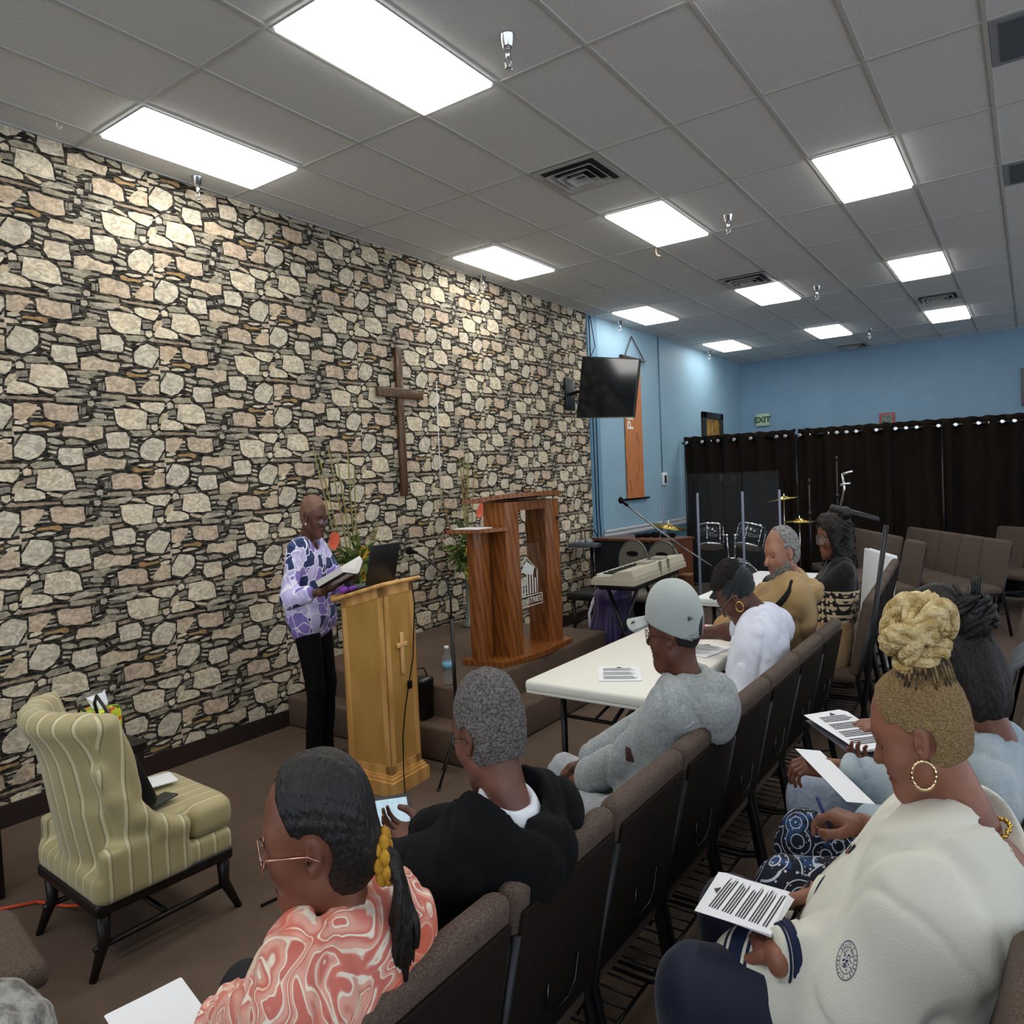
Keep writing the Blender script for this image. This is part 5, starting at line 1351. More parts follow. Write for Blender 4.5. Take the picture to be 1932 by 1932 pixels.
# ---- 1 standing reader -------------------------------------------------
p = Person('bald woman in purple and navy patterned blouse reading a book behind the maple lectern', (-3.50, 2.86, 0), 18, .945,
           head=(-3.455, 2.86, 1.492), hyaw=12, hpitch=16, sh=.165, pel=(-.02, 0, .90))
p.arm('r', (-3.27, 2.745, 1.075), (-.3, -.6, -.8), fdir=(.75, .6, .25), palm=(-.1, .1, 1), hand=dict(side=1, curl=.35, thumb=.2))
p.arm('l', (-3.27, 2.93, 1.12), (-.4, .8, -.6), fdir=(.8, -.3, .3), palm=(-.1, .1, 1), hand=dict(side=-1, curl=.4))
p.K = {'l': vec(0.03, .09, .48), 'r': vec(0.05, -.10, .48)}; p.A = {'l': vec(-.02, .10, .09), 'r': vec(-.0, -.11, .09)}; p.lr = (.088, .062, .048)
def standing_skin():
    V, F = head_solid(jaw=.95); mid0 = lips_mid(V[F].mean(1), F)
    bd = p.torso(-.012)
    for k in 'lr': bd += p.armp(k, -.008)
    bd += p.legp(-.012)
    Vb, Fb = solid(bd, .035, .014)
    parts = [(p.hx(V), F), (Vb, Fb)] + p.parts; mid = np.zeros(sum(len(f) for _, f in parts), int); mid[:len(F)] = mid0
    p.body = solid_obj('body', parts, [m_skin('deep_brown', '#4b2e23', '#6b4534'), LIPS_D], p.t, xf=p.xf, mid=lambda C, F_: mid)
standing_skin()
hair_cap(p, mat('shaved_scalp', '#6d4d3e', .6, c2='#7d5c4a', ns=50), t=.0016, vox=.0045)
p.face_bits('#2a1c16')
p.glasses(mat('plum_frame', '#4a2230', .3), w=.027, h=.016)
b = MB(); b.ball((-.0, -.083, -.042), (.006, .006, .008)); b.ball((-.0, .083, -.042), (.006, .006, .008)); p.hmb('earrings', b, mat('pearl', '#e8e4dc', .2))
def m_blouse():
    g = NG('patchwork_blouse', .75, sheen=.1)
    v0 = g.mapping(scale=(1, 1, .8), rot=(0, .6, .5)); ns = g.n('TexNoise', {'Vector': v0, 'Scale': 5.0}).outputs['Color']
    vv = g.n('VectorMath', {0: v0, 1: ns}, operation='ADD').outputs[0]
    vo = g.n('TexVoronoi', {'Vector': v0, 'Scale': 15.0, 'Randomness': .7}, distance='CHEBYCHEV').outputs
    e = g.n('TexVoronoi', {'Vector': v0, 'Scale': 15.0, 'Randomness': .7}, feature='F2', distance='CHEBYCHEV').outputs
    ed = g.math('SUBTRACT', e['Distance'], vo['Distance'])
    sp = g.n('SeparateColor', {0: vo['Color']}).outputs
    c = g.mix(g.math('GREATER_THAN', sp[0], .45), '#1c2a55', '#8f74c0'); c = g.mix(g.math('GREATER_THAN', sp[1], .72), c, '#c9bfe6')
    c = g.mix(g.math('MULTIPLY', g.ramp(g.noise(14, 3, dist=2)[0], .45, .7), .45), c, '#5b78ad')
    c = g.mix(g.math('LESS_THAN', ed, .05), c, '#e4e2f0'); g.color(c); return g.m
BL = m_blouse()
pr = p.torso(.020, flare=.02) + p.armp('l', .018, to=.78) + p.armp('r', .018, to=.78)
p.cloth('blouse', pr, BL, sub=[s_cap(p.N + vec(.03, 0, .0), p.N + vec(.05, 0, .12), .068)], fold=.007)
p.cloth('trousers', p.legp(.012) + [s_cap(p.A['l'], p.A['l'] + vec(.01, 0, -.04), .062), s_cap(p.A['r'], p.A['r'] + vec(.01, 0, -.04), .062)], mat('black_trousers', '#07070a', .85, spec=.2), fold=.004, k=.02, vox=.012)
b = MB()
for k in 'lr':
    a = p.A[k]; b.rbox((a[0] - .07, a[1] - .045, .003), (a[0] + .17, a[1] + .045, .07), .03)
p.lmb('shoes', b, BLACK)
t = thing('open_book', 'open thick book with white pages held by the standing reader', 'book', (-3.2, 2.85, 1.12))
Mk = frame_M((-3.19, 2.84, 1.13), (.80, .25, .42), (-.30, .90, .16))
b = MB()
for sgn in (-1, 1):
    vs = []; n = 9
    for i in range(n):
        u = i / (n - 1); y = sgn * u * .125; z = .018 * math.sin(min(1, u * 1.15) * PI) + .052 * u * u + .012
        for x in (-.09, .09): vs.append(Mk @ Vector((x, y, z + .012)))
        for x in (-.09, .09): vs.append(Mk @ Vector((x, y, -.004 + .045 * u * u)))
    fs = []
    for i in range(n - 1):
        a, c = i * 4, (i + 1) * 4
        fs += [(a, a + 1, c + 1, c), (a + 2, c + 2, c + 3, a + 3), (a, c, c + 2, a + 2), (a + 1, a + 3, c + 3, c + 1)]
    fs += [(4 * n - 4, 4 * n - 3, 4 * n - 1, 4 * n - 2)]
    b.add(vs, fs)
b.build('pages', mat('book_pages', '#e6e3dc', .7), t)
b = MB(); b.add([Mk @ Vector(v) for v in [(-.095, -.128, .042), (.095, -.128, .042), (.095, 0, -.012), (-.095, 0, -.012), (.095, .128, .042), (-.095, .128, .042)]], [(0, 1, 2, 3), (3, 2, 4, 5)])
o = b.build('cover', mat('book_cover', '#1a1516', .5), t); md = o.modifiers.new('s', 'SOLIDIFY'); md.thickness = .005

# ---- 2 woman in the orange swirl shirt ---------------------------------
p = Person('woman with black ponytail, glasses and orange swirl-patterned shirt seen from behind at front left', (-1.04, .80, 0), 186, .93,
           head=(-.905, .722, 1.118), hyaw=-141, hpitch=6, hroll=-3, bulk=1.22)
p.arm('r', (-1.27, 1.05, .62), (0, .5, -.8), fdir=(-1, -.3, -.1), palm=(0, 0, -1), hand=dict(side=-1, curl=.4))
p.arm('l', (-1.28, .72, .62), (-.1, -.5, -.9), fdir=(-1, .3, -.1), palm=(0, 0, -1), hand=dict(side=1, curl=.4))
p.legs_sit({'l': (-1.42, .68, .54), 'r': (-1.42, .92, .54)}, {'l': (-1.42, .68, .1), 'r': (-1.42, .92, .1)})
p.skin(m_skin('warm_brown', '#6b4132', '#85553f'), LIPS_D, full=1.08, open_eyes=True, vox=.0032)
p.eyes(); p.face_bits('#1a120e', lash=False)
p.glasses(mat('rose_gold', '#c99a88', .2, .9), w=.034, h=.026, z=-.002, r=.0015, x=.108)
def long_top(P, D):
    x, y, z = P[..., 0], P[..., 1], P[..., 2]
    D = D + .0010 * np.sin((np.arctan2(y, z + .02) * 34 + x * 40))
    face = (x - (.056 - .5 * np.maximum(0, .085 - z))) * .8
    face = np.where(z < .035, (x - (-.028 + .9 * np.maximum(0, z + .02))) * .8, face)
    ear = .040 - np.sqrt((x + .004) ** 2 + (z + .006) ** 2)
    return np.maximum(np.maximum(D, face), np.maximum(-.085 - z - .5 * (x + .1), np.where(np.abs(y) > .06, ear * .9, -1)))
pr = [s_ell((-.018, 0, .036), (.107, .084, .100)), s_ell((.024, 0, .038), (.072, .071, .080)), s_ell((-.045, 0, -.02), (.078, .074, .085)), s_ell((-.092, -.0, -.035), (.038, .042, .036))]
p.hmesh('hair', pr, HAIRB, .03, .0045, post=long_top)
b = MB()
for k in range(9):
    a = 2 * PI * k / 9
    for dx in (0, -.014): b.ball((-.122 + dx, .031 * math.cos(a + dx * 30), -.055 + .034 * math.sin(a + dx * 30)), (.0115, .0135, .0135), 10)
p.hmb('scrunchie', b, mat('mustard_knit', '#c8952b', .8, c2='#a87718', ns=60))
b = MB(); rn = random.Random(5)
for k in range(34):
    a = rn.uniform(0, 2 * PI); q = rn.uniform(.2, 1); ca, sa = math.cos(a) * q, math.sin(a) * q
    strand_tube(b, [(-.125, .018 * ca, -.055 + .018 * sa), (-.155, .034 * ca, -.085 + .02 * sa), (-.158 + .01 * sa, .04 * ca + .006, -.13 + .02 * sa), (-.15 + .03 * sa, .036 * ca + .014, -.175), (-.135 + .04 * sa, .03 * ca + .02, -.205 - .04 * rn.random())], .0085, 5)
p.hmb('ponytail', b, HAIRB)
b = MB()
for k in range(5):
    y = -.05 - .004 * k; strand_tube(b, [(.05, y * .7, .103), (.085, y - .004, .08), (.094, y - .010, .03), (.088, y - .012, -.02)], .0011, 5)
p.hmb('fringe', b, HAIRB)
def m_swirl():
    g = NG('swirl_print', .7, sheen=.1)
    n = g.n('TexNoise', {'Vector': g.tc.outputs['Object'], 'Scale': 7.5, 'Detail': 1.5, 'Distortion': 1.6}).outputs
    s = g.math('SINE', g.math('MULTIPLY', n['Fac'], 44.0)); n2 = g.noise(7, 2, dist=1.5)[0]
    c = g.mix(g.ramp(s, -.7, .8), '#cf7263', '#e2a592'); c = g.mix(g.ramp(g.math('SINE', g.math('MULTIPLY', n['Fac'], 61.0)), .72, .95), c, '#efe3cf')
    c = g.mix(g.ramp(n2, .58, .68), c, '#e3d8b8'); c = g.mix(g.math('MULTIPLY', g.ramp(n2, .42, .30), .7), c, '#d9603f'); g.color(c); g.bump(g.noise(30, 3)[0], .3, .01); return g.m
SW = m_swirl()
pr = p.torso(.030, flare=.01) + p.armp('l', .032, to=.55) + p.armp('r', .032, to=.55) + [s_torus(p.N + vec(.005, 0, -.012), .068, .018), s_torus(p.N + vec(.0, 0, .012), .064, .014)]
p.cloth('shirt', pr, SW, sub=[s_cap(p.N + vec(.01, 0, -.01), p.N + vec(.03, 0, .12), .056)], fold=.010, ff=13, vox=.009)
p.cloth('trousers', p.legp(.01), mat('dark_slacks', '#15151a', .8), fold=.004, vox=.016)
M = T(-1.36, .66, .632) @ rz(-1.15)
papers('handout', 'white printed sheet on the lap of the woman in the orange shirt', frame_M((-1.36, .80, .60), (-.15, -1, 0), (-1, .15, .10)), .15, .15, 2)

# ---- 3 man in the black hoodie -----------------------------------------
p = Person('grey-haired man in black hoodie with white collar seen from behind, holding a tablet', (-1.05, 1.235, 0), 172, .98,
           head=(-.945, 1.215, 1.122), hyaw=165, hpitch=14, bulk=1.12, sh=.178)
p.arm('r', (-1.36, 1.42, .70), (.1, .6, -.8), fdir=(-.9, -.2, .1), palm=(0, -.3, 1), hand=dict(side=1, curl=.5))
p.arm('l', (-1.36, 1.16, .68), (.1, -.6, -.8), fdir=(-.9, .3, .1), palm=(0, .2, 1), hand=dict(side=-1, curl=.5))
p.legs_sit({'l': (-1.44, 1.10, .55), 'r': (-1.44, 1.34, .55)}, {'l': (-1.45, 1.10, .1), 'r': (-1.45, 1.34, .1)})
p.skin(m_skin('brown_b', '#5f3e33', '#7a5142'), LIPS_D, full=1.05)
hair_cap(p, grey_hair('salt_pepper', '#7d7875', '#4e4a48'), t=.007, rough=.0025, f=150, front=.052, nape=-.058, vox=.0036, line=1.6)
b = MB(); b.ball((-.02, .0, .118), (.035, .03, .012)); 
p.glasses(mat('dark_frame', '#2b2523', .3), w=.028, h=.020)
BH = m_cloth('black_fleece', '#050608', '#0a0b0e', 30, .95, sheen=0)
pr = p.torso(.034) + p.armp('l', .030, to=.92) + p.armp('r', .030, to=.92)
Mh = Matrix.Rotation(-.5, 3, 'Y')
pr += [s_torus(p.N + vec(-.02, 0, -.018), .098, .030, Mh), s_ell(p.N + vec(-.115, 0, -.065), (.055, .13, .075))]
p.cloth('hoodie', pr, BH, sub=[s_cap(p.N + vec(.0, 0, -.02), p.N + vec(.0, 0, .14), .098)], fold=.008, vox=.009)
p.cloth('collar', [s_torus(p.N + vec(-.006, 0, .036), .068, .011, Matrix.Rotation(-.30, 3, 'Y')), s_torus(p.N + vec(-.008, 0, .022), .074, .012, Matrix.Rotation(-.30, 3, 'Y')), s_torus(p.N + vec(-.014, 0, .006), .080, .012, Matrix.Rotation(-.32, 3, 'Y')), s_torus(p.N + vec(-.018, 0, -.012), .078, .011, Matrix.Rotation(-.35, 3, 'Y')), s_cap(p.N + vec(-.05, 0, -.05), p.N + vec(-.05, 0, -.02), .05)],
        mat('white_shirt', '#dfe3ea', .8), fold=.001, vox=.005, k=.012)
p.cloth('trousers', p.legp(.012), mat('dark_slacks', '#15151a', .8), fold=.004, vox=.016)
t = thing('tablet', 'tablet with lit page in black cover held by the man in the black hoodie', 'tablet', (-1.5, 1.5, .7))
Mt = frame_M((-1.50, 1.40, .64), (.42, .55, -.02), (-.50, .45, .46))
b = MB(); b.rbox((-.005, -.005, -.006), (.115, .165, .0), .004, M=Mt); b.build('body', BLACK, t)
b = MB(); b.box((.006, .008, .0003), (.104, .152, .001), M=Mt); b.build('screen', mat('tablet_screen', '#9fb2bd', .2, emit='#b9d2df', es=.55, c2='#7f98a6', ns=40, stretch=(.3, 3, 3)), t)
b = MB(); b.rbox((-.125, -.01, -.014), (-.004, .17, -.007), .003, M=Mt @ Matrix.Rotation(.25, 4, 'Y')); b.build('cover', mat('folio_black', '#141517', .7), t)

# ---- 4 man in the grey hoodie and cap ----------------------------------
p = Person('man in pale grey hoodie and white baseball cap seated at the cream table', (-1.02, 2.13, 0), 178, .97,
           head=(-.925, 2.157, 1.150), hyaw=-176, hpitch=4, bulk=1.0, sh=.165)
p.arm('r', (-1.27, 2.18, .665), (.5, .3, -1), fdir=(-.7, -.6, -.2), palm=(0, -.2, -1), hand=dict(side=-1, curl=.55, spread=.05))
p.arm('l', (-1.235, 2.10, .64), (.5, -.25, -1), fdir=(-.85, .45, -.1), palm=(.1, .3, -1), hand=dict(side=1, curl=.65, spread=.05))
p.legs_sit({'l': (-1.37, 1.96, .555), 'r': (-1.42, 2.26, .56)}, {'l': (-1.40, 1.98, .1), 'r': (-1.42, 2.26, .1)})
p.skin(m_skin('brown_c', '#553429', '#6d4534'), LIPS_D, full=.98)
p.face_bits('#1a120e')
p.glasses(mat('plum_frame2', '#3c2026', .3), w=.028, h=.020)
GH = m_cloth('grey_fleece', '#a9aeae', '#8f9595', 120, .95, b=.4)
pr = p.torso(.036) + p.armp('l', .026, to=.94) + p.armp('r', .026, to=.94)
pr += [s_torus(p.N + vec(-.012, 0, -.006), .090, .030, Matrix.Rotation(-.45, 3, 'Y')), s_ell(p.N + vec(-.128, 0, -.040), (.082, .118, .098)), s_cap(p.N + vec(-.14, -.04, -.11), p.N + vec(-.14, .04, -.11), .035)]
p.cloth('hoodie', pr, GH, sub=[s_cap(p.N + vec(.01, 0, -.05), p.N + vec(.02, 0, .14), .072)], fold=.007, vox=.0085)
b = MB()
S_, E_, N_ = p.sh['l'], p.El, p.N
strand_tube(b, [N_ + vec(-.02, .10, -.02), S_ + vec(-.01, .05, .045), S_ * .75 + E_ * .25 + vec(-.03, .07, .02), S_ * .5 + E_ * .5 + vec(-.075, .02, 0)], .0035)
strand_tube(b, [N_ + vec(-.09, .10, -.06), S_ + vec(-.075, .03, -.02), S_ * .5 + E_ * .5 + vec(-.085, .02, 0)], .0035)
p.lmb('seam', b, GH)
b = MB(); q = S_ * .25 + E_ * .75; b.rbox((q[0] - .018, q[1] + .060, q[2] - .022), (q[0] + .018, q[1] + .075, q[2] + .022), .004); p.lmb('sleeve_patch', b, mat('leather_patch', '#4a2c24', .6))
p.cloth('undershirt_collar', [s_torus(p.N + vec(-.004, 0, .012), .062, .011, Matrix.Rotation(-.3, 3, 'Y'))], BLACK, fold=0, vox=.006)
p.cloth('sweatpants', p.legp(.016), m_cloth('grey_sweats', '#a4a7ab', '#94979c', 40), fold=.006, vox=.012)
CAP = m_cloth('cap_grey', '#b3b9b5', '#a2a9a5', 6, .85)
def cap_cut(P, D):
    x, y, z = P[..., 0], P[..., 1], P[..., 2]
    bottom = (.020 - .30 * (x + .02)) * 0 + (-z + .022 - .22 * (-x) * 0) 
    plane = (.028 - .28 * x * 1.0) - z       # lower at the back
    plane = (.012 + .35 * x) - z
    hole = np.where(x < -.06, .030 - np.sqrt(y ** 2 + (z - .020) ** 2), -1)
    return np.maximum(np.maximum(D, plane), hole)
p.hmesh('cap_crown', [s_ell((-.014, 0, .046), (.113, .089, .122)), s_ell((.03, 0, .065), (.075, .078, .092))], CAP, .03, .0042, post=cap_cut, sub=[s_ell((-.016, 0, .022), (.100, .077, .100))])
p.hmesh('hair_under_cap', [s_ell((-.016, 0, .026), (.1015, .0785, .094))], HAIRB, .01, .006, post=lambda P, D: np.maximum(D, np.maximum(P[..., 0] + .03, -.045 - P[..., 2])))
b = MB(); vs = []; n = 15
for i in range(n):
    a = -1.15 + 2.3 * i / (n - 1); y = .080 * math.sin(a) / math.sin(1.15)
    x0 = .070 + .025 * math.cos(a * 1.2); x1 = x0 + .098 * max(.05, math.cos(a * .95)) ** .45
    dz = -.020 * (y / .08) ** 2
    vs += [(x0, y, .060 + dz), (x1, y * .93, .050 + dz * 1.4), (x1, y * .93, .044 + dz * 1.4), (x0, y, .052 + dz)]
b.add(vs, [(i * 4 + k, i * 4 + (k + 1) % 4, i * 4 + 4 + (k + 1) % 4, i * 4 + 4 + k) for i in range(n - 1) for k in range(4)], 0, True)
p.hmb('cap_brim', b, CAP)
b = MB(); b.ball((-.014, 0, .152), (.008, .008, .004)); p.hmb('cap_button', b, CAP)
b = MB(); text_mesh('I LOVE', .017, frame_M((.150, .050, .0455), (-.25, .97, .0), (-1, -.2, .3)) @ Matrix.Rotation(PI, 4, 'Z'), b); text_mesh('JESUS', .015, frame_M((-.098, .058, .052), (-.55, -.8, 0), (.25, -.1, 1)), b); p.hmb('cap_lettering', b, mat('cap_ink', '#2a3a35', .7))
b = MB(); b.tube([(.094 + .0 * a, .030 * math.cos(a), .102 + .026 * math.sin(a)) for a in [2 * PI * i / 16 for i in range(17)]], .0025, 6, cap=False); p.hmb('cap_badge', b, BLACK)

# ---- 5 woman bent over the table ---------------------------------------
p = Person('woman in white T-shirt with dark head wrap bent writing over the cream table', (-1.03, 3.06, 0), 180, .97,
           head=(-1.09, 3.24, 1.100), hyaw=-172, hpitch=42, hroll=0, bulk=1.08, sh=.165)
p.N = p.head + vec(-.15, -.01, -.10)
for k, sg in (('l', 1), ('r', -1)): p.sh[k] = p.N + vec(-.05, sg * .165, -.06)
p.arm('r', (-1.40, 3.42, .86), (.3, .4, -.8), fdir=(-.85, -.4, -.35), palm=(-.2, 0, -1), hand=dict(side=-1, curl=.55, pinch=.4))
p.arm('l', (-1.22, 2.95, .60), (.6, -.5, -.9), fdir=(-.8, .5, -.2), palm=(0, 0, -1), hand=dict(side=1, curl=.4))
p.legs_sit({'l': (-1.42, 2.90, .55), 'r': (-1.42, 3.12, .55)}, {'l': (-1.40, 2.9, .1), 'r': (-1.40, 3.1, .1)})
p.skin(m_skin('deep_brown2', '#4b2e24', '#633e30'), LIPS_D, full=1.0)
p.face_bits('#120d0b')
p.glasses(SILV, w=.026, h=.018)
def afro(P, D): return D + .006 * nz(P, 95, 3) + .004 * nz(P, 190, 1)
p.hmesh('hair', [s_ell((-.02, 0, .085), (.092, .088, .075)), s_ell((.03, 0, .10), (.05, .06, .045))], mat('afro_black', '#0e0b0c', .95, c2='#231a18', ns=120, bump=1.0, bs=200), .03, .0042, post=afro)
p.hmesh('head_wrap', [s_ell((-.018, 0, .035), (.109, .087, .075)), s_ell((-.055, 0, -.0), (.070, .080, .062)), s_ell((.085, .0, .085), (.035, .045, .03))], m_cloth('wrap_charcoal', '#2b3032', '#1f2425', 14), .03, .0045,
        post=lambda P, D: np.maximum(np.maximum(D + .003 * np.sin(P[..., 2] * 190 + P[..., 0] * 60), P[..., 2] - .09 + .25 * (P[..., 0]) * 0), np.maximum((P[..., 0] - .07) * np.where(P[..., 2] < .055, 1, -1) * 1.0 - np.where(P[..., 2] < .055, 0, 9), (-.055 - P[..., 2]) - .8 * np.minimum(0, -(P[..., 0] + .04)) * 1.0)))
b = MB(); 
for g in (-1, 1): b.tube([(.0 + .020 * math.cos(a), g * .086, -.055 + .022 * math.sin(a)) for a in [2 * PI * i / 18 for i in range(19)]], .0028, 6, cap=False)
p.hmb('hoop_earrings', b, GOLD)
WT = mat('white_tshirt', '#d9dce8', .8, c2='#d2d5e2', ns=5, bump=.1, bs=80)
pr = p.torso(.030, flare=.012) + p.armp('l', .024, to=.28) + p.armp('r', .024, to=.36)
p.cloth('tshirt', pr, WT, sub=[s_cap(p.N + vec(.03, 0, -.03), p.N + vec(.09, 0, .10), .068)], fold=.009, ff=14, vox=.0095)
b = MB(); w = p.Wl * .93 + p.El * .07
p.cloth('trousers', p.legp(.02), mat('grey_weave', '#55544f', .9, c2='#3d3c39', ns=160), fold=.004, vox=.015)
b = MB(); q = p.pel + vec(.02, .215, .08)
for dz in (0,): 
    for dx in (0, .045): b.rbox((q[0] + dx, q[1] - .045, q[2] - .09), (q[0] + dx + .022, q[1] + .0, q[2] + .06), .004)
p.lmb('side_stripe', b, mat('cream_stripe', '#d8d2c4', .8))
b = MB(); b.tube([p.El + (p.Wl - p.El) * .5 + vec(.0, .045 * math.cos(a), .045 * math.sin(a)) for a in [2 * PI * i / 16 for i in range(17)]], .005, 6, cap=False); p.lmb('bracelet', b, BLACK)
Mq = p.Hr; b = MB(); tip = Mq[1] + Mq[0] @ vec(.075, -.0, -.05); b.tube([tip + vec(.03, .0, -.03), tip + vec(-.05, .01, .085)], .0035, 8)
o = p.lmb('pen', b, mat('pen_clear', '#b9bec6', .2)); o.parent = None; tag(o, 'slim pale pen in the hand of the bent woman', 'pen')
# black bag with white letters beside her
t = thing('printed_bag', 'black bag with large white slanted letters hanging beside the bent woman', 'bag', (-1.1, 2.68, .3))
o = solid_obj('body', [solid([s_box((-1.13, 2.66, .62), (.13, .035, .135), .03)], .01, .012, post=lambda P, D: D + .006 * nz(P, 14, 5))], mat('bag_black', '#08080a', .7), t)
b = MB(); text_mesh('NKI', .17, frame_M((-1.10, 2.615, .64), (1, 0.05, 0), (-.25, 0, 1)), b, depth=.004); b.build('lettering', mat('bag_white', '#cfd2d4', .6), t)

# ---- 6 man in the tan hoodie -------------------------------------------
p = Person('grey-haired bearded man in tan hoodie with black sleeve stripe at the white table', (-1.12, 3.86, 0), 195, 1.0,
           head=(-1.03, 3.775, 1.232), hyaw=-129, hpitch=10, hroll=3, bulk=1.3, sh=.19)
p.arm('r', (-1.38, 4.22, .86), (.2, .6, -.8), fdir=(-.9, -.1, -.1), palm=(0, 0, -1), hand=dict(side=-1, curl=.5))
p.arm('l', (-1.36, 3.80, .80), (.5, -.6, -.7), fdir=(-.6, .7, .1), palm=(0, 0, -1), hand=dict(side=1, curl=.5))
p.legs_sit({'l': (-1.50, 3.84, .54), 'r': (-1.50, 4.08, .54)}, {'l': (-1.45, 3.84, .1), 'r': (-1.45, 4.08, .1)})
p.skin(m_skin('light_tan', '#8f6350', '#ab7c66'), mat('lips_tan', '#8b5a50', .5), full=1.12, nose=1.12, open_eyes=False, brow=1.2)
p.face_bits('#37302c', bw=.004)
hair_cap(p, grey_hair('silver_hair', '#a3a29e', '#6f6d69', 90), t=.006, rough=.002, f=140, front=.030, nape=-.058, line=1.6)
def beard(P, D):
    x, y, z = P[..., 0], P[..., 1], P[..., 2]
    D = D - .0045 + .0018 * nz(P, 160, 3)
    up = z - (-.040 - .0 * x); cheek = z - (-.052 + 1.1 * np.maximum(0, .05 - x)); mouth = .017 - np.sqrt((x - .095) ** 2 * .3 + (y * .55) ** 2 + (z + .060) ** 2 * 2.2)
    return np.maximum(np.maximum(D, np.maximum(cheek, .004 - x)), mouth)
p.hmesh('beard', [s_ell((.030, 0, -.040), (.0655, .0605 * 1.1, .0775)), s_ell((.062, 0, -.092), (.030, .030, .024)), s_cap((.058, 0, -.092), (-.005, .054, -.06), .0235), s_cap((.058, 0, -.092), (-.005, -.054, -.06), .0235), s_cap((.088, .022, -.048), (.092, 0, -.043), .0065), s_cap((.088, -.022, -.048), (.092, 0, -.043), .0065)],
        grey_hair('beard_grey', '#8d8a85', '#5f5a55', 120), .015, .004, post=beard)
TH = m_cloth('tan_jersey', '#a98c5f', '#9c7f53', 5, .85)
pr = p.torso(.036, flare=.02, belly=.03) + p.armp('l', .036, to=.95) + p.armp('r', .034, to=.95)
pr += [s_torus(p.N + vec(-.02, 0, .0), .100, .026, Matrix.Rotation(-.5, 3, 'Y')), s_torus(p.N + vec(-.03, 0, .018), .092, .020, Matrix.Rotation(-.55, 3, 'Y')), s_ell(p.N + vec(-.13, 0, -.02), (.060, .11, .055))]
p.cloth('hoodie', pr, TH, sub=[s_cap(p.N + vec(.02, 0, -.05), p.N + vec(.04, 0, .16), .078)], fold=.011, ff=15, vox=.010)
b = MB(); S_, E_ = p.sh['l'], p.El; W_ = p.Wl
strand_tube(b, [S_ + vec(.01, .02, .095), S_ + vec(.03, .066, .045), S_ * .6 + E_ * .4 + vec(.03, .082, 0), S_ * .25 + E_ * .75 + vec(.03, .080, -.0), E_ + vec(.035, .070, -.02)], .016)
p.lmb('sleeve_stripe', b, mat('stripe_black', '#0c0c0e', .9))
b = MB(); strand_tube(b, [p.N + vec(.09, .0, -.03), p.N + vec(.125, .0, -.15), p.N * .5 + p.pel * .5 + vec(.175, 0, 0)], .005); p.lmb('zip', b, mat('zip_brown', '#4a3c30', .5))
b = MB(); b.tube([p.Wl * .9 + p.El * .1 + vec(.040 * math.cos(a), .03, .040 * math.sin(a)) for a in [2 * PI * i / 16 for i in range(17)]], .005, 6, cap=False); p.lmb('bracelet', b, BLACK)
p.cloth('trousers', p.legp(.016), mat('black_trousers2', '#0c0c10', .85), fold=.004, vox=.016)

# ---- 7 woman with curly hair -------------------------------------------
p = Person('woman with long dark curly hair, glasses and black and tan patterned sweater', (-1.05, 4.74, 0), 197, .99,
           head=(-.985, 4.70, 1.232), hyaw=-140, hpitch=6, bulk=1.05, sh=.16)
p.arm('r', (-1.32, 4.98, .66), (.2, .6, -.8), fdir=(-.9, -.3, -.1), palm=(0, 0, -1), hand=dict(side=-1, curl=.5))
p.arm('l', (-1.33, 4.70, .66), (.5, -.6, -.7), fdir=(-.8, .5, .0), palm=(0, 0, -1), hand=dict(side=1, curl=.5))
p.legs_sit({'l': (-1.42, 4.68, .54), 'r': (-1.42, 4.92, .54)}, {'l': (-1.4, 4.66, .1), 'r': (-1.4, 4.9, .1)})
p.skin(m_skin('brown_d', '#65402f', '#7c513d'), LIPS_M, full=.95)
p.face_bits('#120d0b')
p.glasses(SILV, w=.031, h=.026, r=.0014)
CURL = mat('curly_black', '#0d0a0a', .6, c2='#1f1614', ns=90, bump=.8, bs=120)
def curls(P, D): return D + .010 * nz(P, 55, 2) + .006 * nz(P, 120, 6)
p.hmesh('hair', [s_ell((-.03, 0, .045), (.122, .118, .110)), s_cap((-.06, .07, .0), (-.05, .085, -.16), .05, .045), s_cap((-.06, -.07, .0), (-.05, -.085, -.16), .05, .045), s_ell((-.085, 0, -.08), (.06, .10, .12)), s_ell((.05, -.03, .09), (.04, .05, .035)), s_cap((.03, .075, .05), (.0, .09, -.12), .028, .03), s_cap((.03, -.075, .05), (.0, -.09, -.12), .028, .03)], CURL, .03, .006, post=curls, sub=[s_ell((.075, 0, -.015), (.062, .060, .10))], sk=.01)
b = MB(); rn = random.Random(11)
for k in range(110):
    a = rn.uniform(.6, 2 * PI - .6); x0, y0 = -.03 + .112 * math.cos(a), .112 * math.sin(a); z0 = rn.uniform(-.16, .10); rr = rn.uniform(.010, .016); h = rn.uniform(.04, .07); ph = rn.uniform(0, 6)
    b.tube([(x0 * (1.05) + rr * math.cos(ph + i * .9), y0 * 1.05 + rr * math.sin(ph + i * .9), z0 - h * i / 11) for i in range(12)], .0038, 5)
p.hmb('curls', b, CURL)
